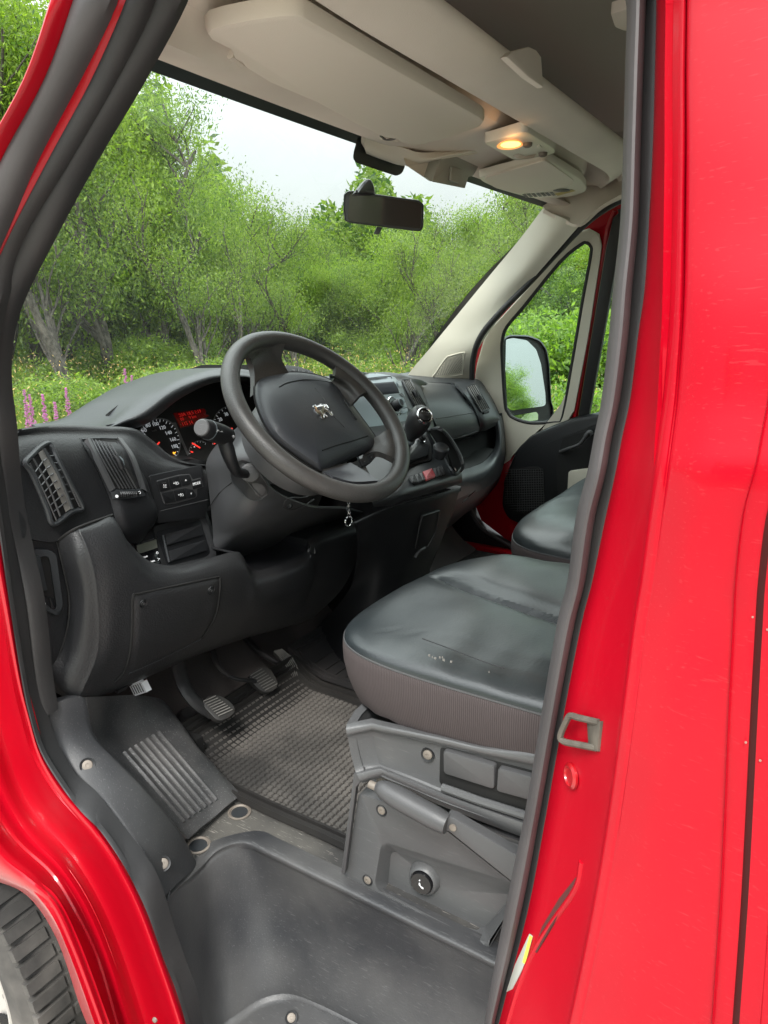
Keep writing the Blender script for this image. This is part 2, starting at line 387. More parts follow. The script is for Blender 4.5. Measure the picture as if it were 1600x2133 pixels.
# ---- centre pillar : seal, jamb, outer skin, gap and the panel behind
eb = [(1276, 1338, -420), (1290, 1350, -60), (1305, 1346, 0), (1302, 1340, 150), (1298, 1335, 300), (1292, 1330, 460), (1277, 1317, 600), (1268, 1309, 700), (1253, 1292, 830), (1237, 1275, 910), (1223, 1262, 985), (1199, 1239, 1080), (1182, 1219, 1210), (1160, 1197, 1300),
      (1129, 1163, 1480), (1092, 1124, 1700), (1051, 1086, 1900), (1008, 1030, 2133), (985, 1006, 2260)]
yb = [.82, .865, .87, .88, .89, .90, .91, .915, .92, .925, .93, .93, .93, .93, .935, .935, .94, .95, .95]
mb = MB(); ribbon(mb, eb, yb, [q + .004 for q in yb], .013, .012)
mb.build('door_seal', SEALG, van, weld=True)
ed = [1350, 1362, 1369, 1366, 1362, 1354, 1345, 1331, 1315, 1298, 1284, 1263, 1236, 1213, 1178, 1139, 1101, 1041, 1016]
mb = MB(); ribbon(mb, [(eb[i][1] - 4, ed[i], eb[i][2]) for i in range(len(eb))], [q - .006 for q in yb], yb, .002, .01)
mb.build('seal_shadow_strip', SEALM, van, weld=True)  # dark strip stands for the shadow between seal and jamb
def st(px, y): return [(a, eb[i][2], 'y', yb[i] + y) for i, a in enumerate(px)]
e1 = [a - 2 for a in ed]
cor = [1394, 1400, 1402, 1400, 1400, 1398, 1395, 1390, 1380, 1370, 1360, 1347, 1330, 1315, 1292, 1262, 1228, 1180, 1150]
e2 = [a + (b - a) * .55 for a, b in zip(e1, cor)]
up_ = [min(1, max(0, (1150 - q[2]) / 700)) for q in eb]                       # the pressed ribs fade out lower down
def stv(px, ys): return [(a, eb[i][2], 'y', yb[i] + ys[i]) for i, a in enumerate(px)]
rows = [st(e1, 0), st(e2, .03), st([c - 3 for c in cor], .055), st([c + 6 for c in cor], .062), stv([c + 22 for c in cor], [.0655 + .0025 * u for u in up_]), stv([c + 30 for c in cor], [.066 - .0035 * u for u in up_]), stv([c + 40 for c in cor], [.068 + .0015 * u for u in up_])]
g1 = [1815, 1800, 1790, 1770, 1750, 1730, 1690, 1670, 1650, 1635, 1620, 1594, 1578, 1572, 1562, 1551, 1540, 1523, 1515]
rows += [st([c + (g - c) * .4 for c, g in zip(cor, g1)], .078), st([c + (g - c) * .8 for c, g in zip(cor, g1)], .082), st([g - 3 for g in g1], .084), st(g1, .078), st([g + 3 for g in g1], .05)]
dp = patch('door_pillar', [list(r) for r in zip(*rows)], REDP, van, n=4, t=.012)
JK = px_index(surf([list(r) for r in zip(*rows)], 4))
def oj(a, b, h=0): return onsurf(a, b, h, JK)
# shallow pressed ribs down the upper pillar
# dark gap with chipped edges, next panel
g2 = [a + 24 for a in g1]
mb = MB(); ribbon(mb, [(g1[i] - 4, g1[i] + 40, eb[i][2]) for i in range(len(eb))], [q + .079 for q in yb], [q + .079 for q in yb], 0, .004)
mb.build('panel_gap', mat('gap_red_dark', (.10, .002, .004), .5), van, weld=True)
rows = [st([g + 0 for g in g2], .05), st([g + 1 for g in g2], .083), st([g + 8 for g in g2], .088), st([g + 200 for g in g2], .095), st([g + 700 for g in g2], .098), st([g + 2400 for g in g2], .098)]
patch('side_panel', [list(r) for r in zip(*rows)], REDP, van, n=3, t=.012)
CHIP = mat('chipped_paint', (.30, .16, .13), .6)
mb = MB()
rr = random.Random(3)
for i in range(10, 17):
    for k in range(2):
        t = rr.random(); a = g1[i] + (g1[i + 1] - g1[i]) * t; yy_ = eb[i][2] + (eb[i + 1][2] - eb[i][2]) * t; y_ = yb[i] + .0865
        o = -5 if rr.random() < .6 else 27
        c = W(a + o, yy_, y=y_ if o < 0 else y_ + .002); s_ = .0004 + .0005 * rr.random()
        mb = MB(); mb.lathe(c, V((0, 1, 0)), [(s_, 0), (s_ * .8, .0006)], CHIP, 6); mb.build('paint_chip', None, dp)
for px, py in ((1352, 1908), (1351, 1988)): mb = MB(); mb.lathe(W(px, py, y=yb[14] + .0815), V((0, 1, 0)), [(.0011, 0), (.0008, .0008)], CHIP, 6); mb.build('paint_chip', None, dp)
STRK = mat('striker_steel', (.085, .075, .062), .55, metal=.3, var=.8, vs=60)
# lock striker, bolt cap and sticker on the jamb
jp = fitplane([W(1185, 1500, y=.937), W(1285, 1490, y=.985), W(1150, 1700, y=.94), W(1240, 1760, y=.99)])
mb = MB()
o_ = rp2([(1196, 1485), (1255, 1500), (1248, 1560), (1236, 1567), (1173, 1545), (1175, 1530)], 6)
i_ = [(1212, 1500), (1235, 1515), (1238, 1535), (1200, 1528)]
lo = [oj(a, b, .003) for a, b in [(1255, 1502), (1248, 1565), (1230, 1562), (1226, 1505)]]
mb.poly(lo, jp[1], .004, STRK, .001)
lp = [oj(a, b, h * .42) for a, b, h in ((1250, 1505, .002), (1215, 1494, .016), (1200, 1490, .02), (1193, 1500, .022), (1180, 1532, .022), (1186, 1543, .020), (1210, 1549, .016), (1244, 1558, .002))]
mb.tube(cr(lp, 4), .0027, STRK, 8)
mb.build('door_striker', None, dp)
mb = MB(); mb.lathe(oj(1192, 1616, 0), jp[1], [(.0105, 0), (.0105, .002), (.008, .0035), (.0075, .002), (.0005, .0022)], REDI, 24); mb.build('bolt_cap', None, dp)
mb = MB()
mb.poly([oj(a, b, .0012) for a, b in ((1104, 1945), (1110, 1950), (1094, 2010), (1068, 2060), (1056, 2066), (1074, 2010))], jp[1], .0008, mat('sticker_paper', (.42, .42, .38), .5))
mb.poly([oj(a, b, .0017) for a, b in ((1105, 1948), (1110, 1951), (1095, 2008), (1090, 2004))], jp[1], .0006, mat('sticker_yellow', (.6, .6, .08), .5))
mb.build('door_sticker', None, dp)
# pressed groove low on the jamb
mb = MB()
mb.poly([oj(a, b, .0007) for a, b in ((1205, 1822), (1207, 1828), (1168, 1902), (1118, 1985), (1113, 1979), (1130, 1930), (1165, 1872))], jp[1], .001, mat('drain_slot', (.075, .012, .010), .8))
mb.build('drain_slot', None, dp)
mb = MB()
mb.tube(cr([oj(a, b, -.0012) for a, b in ((1212, 1795), (1200, 1850), (1148, 1925), (1110, 1985), (1083, 2050), (1058, 2130))], 4), .0030, REDP, 10)
mb.build('jamb_pressing', None, dp)
# ---- outer shell that is seen only from elsewhere: roof, far side, bonnet, tail
def hull(name, pts, mat_, t=.02):
    mb = MB(); pl = fitplane(pts); mb.poly(pts, pl[1], t); return mb.build(name, mat_, van)
mb = MB()
prof = [(-.93, 2.02), (-.90, 2.20), (-.82, 2.34), (-.5, 2.40), (0, 2.42), (.5, 2.40), (.82, 2.34), (.885, 2.24), (.90, 2.12)]
rows = []
for x, dz, sc in ((-3.2, 0, 1), (-1, 0, 1), (.2, -.03, 1), (.55, -.04, .97), (.80, -.08, .94), (.87, -.40, .90)):
    rows.append([V((x, y * sc, max(z + dz, 1.965))) for y, z in prof])
mb.grid(rows, RED); mb.grid([[p - V((0, 0, .03)) for p in r] for r in rows], RED)
mb.build('roof_panel', None, van)
mb = MB(); mb.box(V((-1.7, -.985, 1.2)), V((1.45, 0, 0)), V((0, .012, 0)), V((0, 0, .86)), RED); mb.box(V((-3.16, 0, 1.35)), V((.02, 0, 0)), V((0, .96, 0)), V((0, 0, .98)), RED)
mb.build('cargo_side', None, van)
mb = MB(); mb.box(V((-.62, 0, 1.45)), V((.01, 0, 0)), V((0, .9, 0)), V((0, 0, .78)), None); mb.build('bulkhead', mat('bulkhead_grey', (.10, .10, .10), .7), van)
rows = [[V((x, y, z - .12 * (abs(y) / .9) ** 3)) for y in (-.95, -.7, -.35, 0, .35, .7, .95)] for x, z in ((1.36, 1.335), (1.55, 1.26), (1.8, 1.10), (2.02, .92), (2.12, .62), (2.12, .34))]
mb = MB(); slab(mb, surf(rows, 3), .015); mb.build('bonnet', RED, van, weld=True)
mb = MB(); mb.box(V((-1.6, 0, .55)), V((1.55, 0, 0)), V((0, .93, 0)), V((0, 0, .08)), None); mb.box(V((.35, 0, .40)), V((.55, 0, 0)), V((0, .98, 0)), V((0, 0, .04)), None); mb.build('underbody', VOID, van)
mb = MB(); mb.box(V((1.30, -.1, 1.0)), V((.012, 0, 0)), V((0, .95, 0)), V((0, 0, .34)), None); mb.build('firewall', VOID, van)
mb = MB(); mb.box(V((.34, .945, 2.06)), V((.34, 0, 0)), V((0, .02, .0)) , V((0, -.03, .10)), None); mb.build('roof_rail', RED, van)
def arch(x): return .34 + sqrt(max(0, .45 ** 2 - (x - 1.37) ** 2)) if abs(x - 1.37) < .45 else .36
mb = MB(); rows = []
for k in range(25):
    x = 1.12 + 1.0 * k / 24; zb = arch(x); zt = 1.20 - .30 * max(0, (x - 1.45) / .67) ** 1.6; yy0 = 1.02 - .22 * max(0, (x - 1.7) / .42) ** 2
    rows.append([V((x, yy0 - .07 * (j / 6) ** 3, zb + (zt - zb) * j / 6)) for j in range(7)])
for sg in (1, -1):
    q = [[V((p.x, p.y * sg, p.z)) for p in r] for r in rows]; mw = MB(); slab(mw, q, .012, None, V((0, -sg, 0))); mw.build('wing_panel', RED, van, weld=True)
# ---- front wheel
def wheel(cx, cy, sgn):
    mb = MB(); c = V((cx, cy, .34)); ax = V((0, sgn, 0))
    mb.lathe(c, ax, [(.25, -.09), (.28, -.1), (.325, -.1), (.352, -.088), (.362, -.06), (.365, 0), (.362, .06), (.352, .088), (.325, .1), (.285, .1), (.268, .095), (.258, .075)], TYRE, 72, cap=False)
    for k in range(72):
        a = 2 * pi * k / 72; d = V((cos(a), 0, sin(a))); tt = V((-sin(a), 0, cos(a)))
        for s_, y0 in ((1, .066), (-1, -.066)):
            mb.box(c + ax * y0 + d * .360, d * .0085, tt * .0105, ax * .030, TYRE)
        mb.box(c + ax * (.018 if k % 2 else -.018) + d * .363, d * .0065, tt * .010, ax * .013, TYRE)
    t = mb.build('front_wheel', None, van)
    mb = MB()
    mb.lathe(c, ax, [(.262, -.08), (.262, .082), (.254, .092), (.24, .088), (.232, .05), (.21, .04), (.12, .06), (.08, .06), (.06, .07), (.03, .072)], RIMM, 48)
    mb.build('steel_rim', None, t)
    for k in range(12):
        mb = MB(); a = 2 * pi * k / 12 + .2; d = V((cos(a), 0, sin(a))); mb.lathe(c + d * .188 + ax * .050, (ax * 1 + d * .25), [(.021, -.002), (.021, .003)], VOID, 14)
        mb.build('rim_hole', None, t)
    return t
wheel(1.36, .885, 1)
wheel(1.36, -.885, -1)
mb = MB(); mb.lathe(V((1.46, .76, .36)), V((0, 1, 0)), [(.42, -.2), (.42, .1)], VOID, 40); 
# inner wheel housing as an open drum
mb = MB(); rws = []
for k in range(25):
    a = pi * k / 24 - .2 * 0; rws.append([V((1.38 + .44 * cos(a), y, .34 + .44 * sin(a))) for y in (.60, .80)])
mb.grid(rws, None); mb.box(V((1.38, .61, .55)), V((.42, 0, 0)), V((0, .008, 0)), V((0, 0, .22)), None)
mb.build('wheel_housing', VOID, van)
# ================================================================ sill trim, step, floor
TRL = [[(90, 1484, 'y', .925), (130, 1468, 'y', .905), (178, 1455, 'y', .865)],
        [(112, 1553, 'y', .925), (150, 1543, 'y', .91), (196, 1530, 'y', .865)],
        [(147, 1612, 'y', .925), (198, 1600, 'y', .91), (246, 1584, 'y', .86)],
        [(219, 1684, 'y', .925), (262, 1666, 'y', .905), (308, 1648, 'y', .85)],
        [(291, 1777, 'y', .925), (332, 1752, 'y', .90), (372, 1728, 'y', .825)],
        [(338, 1880, 'y', .925), (376, 1848, 'y', .88), (415, 1808, 'y', .80)]]
rows = []
for r in TRL:
    a, b = pt(r[0]), pt(r[2]); rows.append([a, a.lerp(b, .12) + V((-.002, .002, .008)), a.lerp(b, .5) + V((-.004, .004, .012)), a.lerp(b, .88) + V((-.002, .002, .008)), b])
trim = patch('sill_trim', rows, TRIMG, van, n=6, t=.02)
def screw(px, py, ref, parent, r=.0075, mat_=None, name='screw', ring=True):
    P = W(px, py, **ref) if isinstance(ref, dict) else on(px, py, ref)
    n = (CAM - P).normalized() if isinstance(ref, dict) else ref[1]
    mb = MB()
    if ring: mb.lathe(P, n, [(r * 1.45, -.002), (r * 1.4, .0012), (r * 1.05, .0003), (r * .98, -.002)], DASHD, 20)
    mb.lathe(P, n, [(r, -.002), (r * .95, .0012), (r * .6, .002), (r * .35, .002), (r * .3, .0008), (.0002, .0008)], mat_ or STEEL, 18)
    return mb.build(name, None, parent)
tp = fitplane([W(a, b, y=c) for a, b, c in ((130, 1543, .915), (170, 1610, .92), (225, 1600, .88), (182, 1560, .9))])
TRG = px_index(surf(rows, 6))
for a, b in ((182, 1594), (340, 1799)): screw(a, b, {'y': onsurf(a, b, .001, TRG).y}, trim, .0078)
# step well
top = [(338, 1880, 'y', .925), (415, 1808, 'z', .71), (455, 1768, 'z', .712), (510, 1752, 'z', .712), (560, 1771, 'z', .712), (640, 1810, 'z', .712), (740, 1858, 'z', .712), (860, 1917, 'z', .712), (1035, 2003, 'z', .712), (1300, 2140, 'z', .712)]
bot = [(428, 2180, 'y', .935), (450, 2150, 'z', .475), (490, 2120, 'z', .472), (545, 2085, 'z', .475), (600, 2075, 'z', .48), (660, 2095, 'z', .485), (740, 2135, 'z', .485), (860, 2200, 'z', .485), (1030, 2300, 'z', .485), (1250, 2440, 'z', .485)]
top = [pt(a) for a in top]; bot = [pt(a) for a in bot]
r1 = []
for i, (a, b) in enumerate(zip(top, bot)):
    r1.append(a.lerp(b, .5) + (V((0, -.02, 0)) if 2 <= i else V()))
inn = [p + (V((0, -.03, .0)) if i > 2 else V((.02, -.01, 0)) if i else V()) for i, p in enumerate(top)]
tl = [p + V((0, .004, -.008)) if i else p for i, p in enumerate(top)]
rows = [inn, top, tl, [a.lerp(b, .2) for a, b in zip(top, r1)], r1, [a.lerp(b, .85) for a, b in zip(r1, bot)], bot, [p + V((-.01, .03, -.005)) for p in bot], [V((p.x - .05, 1.0, .475)) for p in bot]]
sw = patch('step_well', rows, STEP, van, n=4, t=.01)
screw(607, 2120, {'z': .484}, sw, .007)
mb = MB(); mb.box(V((.35, .995, .435)), V((.42, 0, 0)), V((0, .035, 0)), V((0, 0, .045)), None); mb.build('rocker_panel', RED, van, bevel=.01)
mb = MB(); mb.box(V((.3, -.95, .52)), V((.9, 0, 0)), V((0, .03, 0)), V((0, 0, .19)), None); mb.build('far_rocker_panel', RED, van)
# cab floor
ft = [p.copy() for p in inn[1:]]
fl = [V((p.x, p.y + .004, .708)) for p in ft] + [V((-.6, .7, .708)), V((-.6, -.9, .708)), V((1.25, -.9, .708)), V((1.25, .80, .708)), V((.95, .80, .708))]
floor = plate('cab_floor', fl, FLOORV, van, .02, 0, V((0, 0, 1)))
for px, py in ((499, 1692), (413, 1761)):
    P = W(px, py, z=.709); mb = MB(); mb.lathe(P, Z, [(.021, 0), (.021, .0015), (.018, .0025), (.0165, .0012), (.0155, -.003)], STEEL, 28); mb.lathe(P, Z, [(.015, -.0005), (.015, .0004)], DASHG, 24); mb.build('floor_eyelet', None, floor)
mb = MB()
mb.tube([W(a, b, z=.711) for a, b in ((392, 1747), (430, 1716), (500, 1657))], .0025, FLOORV, 6)
mb.build('vinyl_seam', None, floor)
# footrest over the wheel arch
A, B_, C_ = W(395, 1746, z=.712), W(502, 1656, z=.712), W(330, 1452, y=.635)
fp = plane3(A, B_, C_)
rows = [[(180, 1452, 'y', .855), (225, 1450, 'y', .78), (285, 1448, 'y', .70), (332, 1455, 'y', .63), (350, 1470, 'y', .61)],
        [(197, 1530, 'y', .855), (250, 1520, 'y', .77), (310, 1510, 'y', .70), (366, 1500, 'y', .64), (384, 1515, 'y', .625)],
        [(246, 1586, 'y', .85), (300, 1575, 'y', .77), (355, 1562, 'y', .705), (402, 1550, 'y', .65), (420, 1566, 'y', .635)],
        [(308, 1650, 'y', .84), (345, 1638, 'y', .78), (398, 1620, 'y', .715), (448, 1604, 'y', .655), (466, 1615, 'y', .64)],
        [(392, 1748, 'y', .79), (418, 1724, 'y', .757), (446, 1702, 'y', .72), (478, 1674, 'y', .68), (503, 1656, 'y', .645)]]
fr = patch('footrest', rows, FOOT, van, n=5, t=.02)
mb = MB()
# ribs follow the slope of the footrest
gK = px_index(surf(rows, 5))
def foot_at(px, py):
    return onsurf(px, py, 0, gK)
for k in range(7):
    t = k / 6
    a = (258 + (330 - 258) * t, 1570 + (1527 - 1570) * t); b = (381 + (450 - 381) * t, 1712 + (1668 - 1712) * t)
    pts_ = [foot_at(a[0] + (b[0] - a[0]) * s_, a[1] + (b[1] - a[1]) * s_) + V((0, 0, .002)) for s_ in (0, .25, .5, .75, 1)]
    mb.tube(cr(pts_, 3), .0034, FOOT, 6, flat=1.3)
mb.build('tread_rib', None, fr)
mb = MB(); P = foot_at(251, 1436)
mb.box(P + V((0, 0, .004)), V((.006, 0, .003)), V((0, .010, 0)), V((-.002, 0, .004)), DASHD)
for k in range(5): mb.tube([P + V((-.005, .008 - k * .004, .008)), P + V((.005, .008 - k * .004, .012))], .0012, SLATW, 5)
mb.build('socket_block', None, fr)
# ================================================================ pedals
def mpp(P): return (P - CAM).dot(FW) / F
def pedal(name, out, plx, nrm, arm, ar, ribs, rw=.0016):
    c = V((sum(a for a, b in out) / len(out), sum(b for a, b in out) / len(out)))
    P0 = W(c[0], c[1], x=plx); pl = (P0, nrm.normalized())
    mb = MB(); path = cr([pt(a) for a in arm], 5); n = len(path)
    mb.tube(path, [ar[0] + (ar[1] - ar[0]) * i / (n - 1) for i in range(n)], SEALM, 12, flat=.55)
    arm_o = mb.build(name, None, van)
    mb = MB(); mb.poly([on(a, b, pl, 0) for a, b in rp2(out, 8)], pl[1], .014, RUBM, .002)
    for a, b in ribs: mb.bar(on(*a, pl, .0012), on(*b, pl, .0012), pl[1], rw, .004, SLATW)
    mb.build('pedal_pad', None, arm_o)
pedal('clutch_pedal', [(418, 1464), (438, 1447), (458, 1447), (478, 1459), (491, 1474), (487, 1488), (462, 1502), (449, 1498)], .945, V((-.7, .15, .7)),
      [(368, 1350, 1.10), (372, 1385, 1.05), (384, 1430, 1.0), (408, 1463, .975), (440, 1484, .965)], (.020, .016),
      [((424 + 4.4 * k, 1461 + 4.3 * k), (449 + 5.0 * k, 1450 + 4.0 * k)) for k in range(8)])
pedal('brake_pedal', [(517, 1407), (544, 1388), (563, 1391), (580, 1420), (577, 1433), (560, 1443), (545, 1440), (524, 1420)], .99, V((-.7, .2, .7)),
      [(440, 1335, 1.15), (446, 1368, 1.10), (462, 1397, 1.05), (492, 1414, 1.01), (530, 1418, 1.0)], (.010, .008),
      [((522 + 4.3 * k, 1407 + 4.4 * k), (546 + 4.4 * k, 1393 + 4.5 * k)) for k in range(8)])
pedal('accelerator_pedal', [(570, 1354), (583, 1350), (602, 1365), (617, 1384), (626, 1407), (604, 1417), (596, 1392), (583, 1372)], 1.02, V((-.6, .25, .75)),
      [(505, 1322, 1.18), (530, 1350, 1.12), (556, 1368, 1.06), (585, 1385, 1.03)], (.014, .012),
      [q for k in range(6) for q in (((571 + k * 3, 1356 - k * .8), (588 + k * 3.6, 1373 - k * 1.1)), ((588 + k * 3.6, 1373 - k * 1.1), (598 + k * 3.8, 1391 - k * 1.2)), ((598 + k * 3.8, 1391 - k * 1.2), (605 + k * 3.7, 1413 - k * 1.4)))])
mb = MB(); P = W(395, 1500, z=.735)
mb.lathe(P, V((-.3, .3, .9)), [(.028, 0), (.03, .006), (.022, .02), (.014, .03)], SEALM, 20); mb.build('pedal_boot', None, van)
# dark carpeted toe board
rows = [[V((1.06, y, .712)), V((1.14, y, .76)), V((1.24, y, .90)), V((1.27, y, 1.1))] for y in (.66, .4, .1, -.3, -.9)]
TOE = mat('toe_carpet', (.045, .040, .038), .8, bump=.5, bs=250, dust=.8, dcol=(.13, .11, .10), vs=6)
patch('toe_board', rows, TOE, van, n=3, t=.01)
# white connector dangling on its wires
mb = MB(); P = W(293, 1433, y=.70); ex = (W(308, 1428, y=.70) - P); ez = (W(287, 1421, y=.70) - P)
nn = ex.cross(ez).normalized()
mb.box(P, ex * .85, ez * .85, nn * .006, WHT)
for k in range(5): mb.box(P + ex * (-.6 + .3 * k) - nn * .0065 + ez * .1, ex * .03, ez * .7, nn * .001, SEATP); mb.box(P + ex * (-.6 + .3 * k) + nn * .0065 + ez * .1, ex * .03, ez * .7, nn * .001, SEATP)
mb.box(P + ez * 1.0, ex * .5, ez * .22, nn * .005, WHT)
for k in range(2): mb.tube(cr([P + ez * 1.1 - ex * (.3 + .2 * k), P + ez * 1.6 - ex * (.9 + .2 * k), W(270, 1410 + 3 * k, y=.70), W(262, 1395, y=.69)], 4), .0011, WHT, 5)
mb.build('wiring_connector', None, van)
# ================================================================ driver seat
def cushion(cx, cy, a, b, ztop, zseam, tilt, crease=True, ex=3.2):
    """rings of a rounded cushion; returns functions for the top and for the skirt"""
    def fp_(s, th):
        c, s_ = cos(th), sin(th); r = (abs(c) ** ex + abs(s_) ** ex) ** (-1 / ex)
        return cx + a * s * c * r, cy + b * s * s_ * r
    def top(x, y, s):
        base = zseam + tilt * (cx + a - x) - (.022 * max(0, -(y - cy) / b) if crease else 0)
        h = (ztop - zseam) * (1 - s ** 7) ** .45 if s < 1 else 0
        v_ = (y - cy) / b; u_ = (cx + a - x) / (2 * a)
        h *= 1 - .12 * max(0, 1 - abs(v_) * 1.3)
        h += .004 * max(0, -v_) * (1 if crease else 0) * (1 - s ** 8)
        if crease:                       # stitched crease between the insert and the far bolster
            d = (y - (.405 + (.52 - x) * .30)) / .018
            k_ = min(1, max(0, (.60 - x) * 9)) * (1 - s ** 20)
            h -= .010 * math.exp(-d * d) * k_
            if d < 0: h += .016 * (1 - math.exp(d / 2.5)) * k_
            else: h -= .010 * math.exp(-d / 4) * k_
            d2 = (y - (.655 - (x - .1) * .02)) / .004
            h -= .0022 * math.exp(-d2 * d2) * (1 if x < .5 else 0)
        h += (.0042 * mnoise.noise(V((x * 8, y * 5, cx))) + .0020 * mnoise.noise(V((x * 22, y * 11, cx * 3)))) * (1 - s ** 30)
        return base + h
    return fp_, top
LEATH2 = LEATH
def seat_cover(name, cx, cy, a, b, ztop, zs, zb, tilt, parent, crease=True, ex=3.2, nth=300, skirt=None):
    fp_, top = cushion(cx, cy, a, b, ztop, zs, tilt, crease, ex)
    S_ = [0.004] + [.03 * k for k in range(1, 21)] + [.63, .65, .7, .75, .8, .84, .88, .91, .935, .955, .97, .982, .991, .997, 1]
    rows = []
    for s in S_:
        r = []
        for k in range(nth):
            x, y = fp_(s, 2 * pi * k / nth); r.append(V((x, y, top(x, y, s))))
        rows.append(r)
    mb = MB(); mb.grid(rows, None, True, True)
    o = mb.build(name, LEATH, parent)
    mb = MB(); mb.tube([p + V((0, 0, -.0005)) for p in rows[-1]], .0016, None, 6, True); mb.build('seat_piping', SEATD, o)
    rows = []
    for j, u in enumerate((0, .03, .15, .35, .6, .85, 1)):
        r = []
        for k in range(nth):
            th = 2 * pi * k / nth
            x, y = fp_(1.0 + .004 * (u > 0) + .006 * sin(pi * u) - .05 * u ** 2, th)
            t0 = top(x, y, 1)
            r.append(V((x, y, t0 - .001 + (zb - zs) * u * (1 - .35 * (cx + a - x) / (2 * a)) + .0012 * sin(k * 1.3) * u)))
        rows.append(r)
    rows.append([V(((p.x - cx) * .9 + cx, (p.y - cy) * .9 + cy, p.z + .01)) for p in rows[-1]])
    mb = MB(); mb.grid(rows, None, True, False)
    return o, mb
seat, sk_ = seat_cover('driver_seat', .213, .458, .380, .260, 1.139, 1.110, 1.015, .012, van, ex=5.2)
label(seat)
sk_.build('seat_skirt', RIB, seat)
# backrest, hidden behind the pillar from the photograph
def backrest(cx, cy, hw, parent):
    rows = []
    for x, z, w_, d in ((cx, 1.10, .8, .07), (cx - .03, 1.2, 1, .09), (cx - .09, 1.45, 1, .085), (cx - .15, 1.7, .9, .07), (cx - .17, 1.80, .7, .05), (cx - .175, 1.82, .3, .02)):
        r = []
        for k in range(32):
            th = 2 * pi * k / 32; c, s_ = cos(th), sin(th)
            r.append(V((x + d * abs(c) ** .7 * (1 if c > 0 else -1), cy + hw * w_ * abs(s_) ** .6 * (1 if s_ > 0 else -1), z)))
        rows.append(r)
    mb = MB(); mb.grid(rows, None, True, True); mb.lathe(V((cx - .17, cy, 1.8)), Z, [(.01, 0), (.01, .06), (.09, .07), (.10, .12), (.09, .2), (.03, .22)], None, 20)
    return mb.build('backrest', LEATH, parent)
backrest(-.14, .46, .24, seat)
mb = MB()
for seg in ([(880, 1330), (940, 1352), (1000, 1375), (1050, 1392)],):
    mb.tube(cr([W(a, b, z=1.1475 + .002 * i) for i, (a, b) in enumerate(seg)], 5), .0008, DASHD, 5)
mb.build('seat_stitching', None, seat)
mb = MB(); rr = random.Random(5)
for k in range(9):
    a = 893 + rr.random() * 50; b = 1362 + (a - 893) * .25 + rr.random() * 6; s_ = .0003 + rr.random() * .0004
    if k > 7: a = 1012 + rr.random() * 8; b = 1399 + rr.random() * 3
    P = W(a, b, z=1.146); mb.box(P, V((s_ * 2, 0, 0)), V((0, s_ * 1.3, 0)), V((0, 0, .0012)), SLATW)
    if k == 7: mb.build('scuff_mark', None, seat); mb = MB()
mb.build('scuff_mark', None, seat)
# plastic valance
cc = [[(738, 1482), (775, 1496), (860, 1516), (930, 1531), (1010, 1548), (1112, 1551), (1200, 1553), (1350, 1556)],
      [(737, 1491), (775, 1507), (860, 1525), (930, 1540), (1010, 1559), (1112, 1571), (1200, 1584), (1350, 1606)],
      [(739, 1502), (776, 1519), (860, 1535), (930, 1551), (1010, 1570), (1112, 1591), (1200, 1611), (1350, 1645)],
      [(741, 1510), (777, 1526), (860, 1543), (930, 1560), (1010, 1579), (1111, 1600), (1199, 1621), (1350, 1656)],
      [(748, 1545), (782, 1560), (860, 1580), (927, 1600), (1010, 1624), (1103, 1650), (1192, 1675), (1340, 1718)],
      [(756, 1575), (790, 1592), (860, 1618), (925, 1645), (1008, 1674), (1095, 1702), (1182, 1730), (1320, 1775)],
      [(760, 1583), (792, 1601), (860, 1629), (922, 1654), (1006, 1685), (1091, 1715), (1176, 1743), (1310, 1790)],
      [(766, 1594), (797, 1613), (860, 1642), (920, 1668), (1003, 1701), (1087, 1733), (1170, 1760), (1300, 1806)],
      [(772, 1600), (800, 1619), (860, 1650), (918, 1678), (1000, 1710), (1083, 1742), (1165, 1770), (1290, 1815)]]
yv = [.700, .713, .714, .706, .703, .704, .713, .712, .700]
rows = []
for r, y in zip(cc, yv):
    q = [W(a, b, y=(.694 if i == 0 else y)) for i, (a, b) in enumerate(r)]
    rows.append([q[0] + V((.035, -.45, 0))] + q)
val = patch('seat_valance', rows, SEATP, van, n=3, t=.012)
vp = fitplane([W(a, b, y=.704) for a, b in ((925, 1565), (1030, 1600), (1030, 1650))] + [W(925, 1615, y=.705)])
vp = (W(980, 1600, y=.706), V((0, 1, .0)).normalized())
plate('handle_recess', [on(a, b, vp, .001) for a, b in rp2([(917, 1556), (1130, 1612), (1120, 1690), (1080, 1690), (915, 1632)], 8)], VOID, val, .002, .0003, vp[1])
plate('height_handle', [on(a, b, vp, .010) for a, b in rp2([(922, 1563), (1030, 1596), (1029, 1646), (923, 1612)], 8)], SEATD, val, .012, .003, vp[1])
plate('tilt_handle', [on(a, b, vp, .010) for a, b in rp2([(1036, 1600), (1135, 1626), (1130, 1676), (1033, 1649)], 8)], SEATD, val, .012, .003, vp[1])
mb = MB(); mb.tube([on(a, b, vp, .004) for a, b in ((922, 1640), (1000, 1668), (1095, 1698))], .006, SEATP, 8); mb.build('pocket_lip', None, val)
screw(891, 1572, (W(891, 1572, y=.706), V((-.1, 1, .1)).normalized()), val, .007)
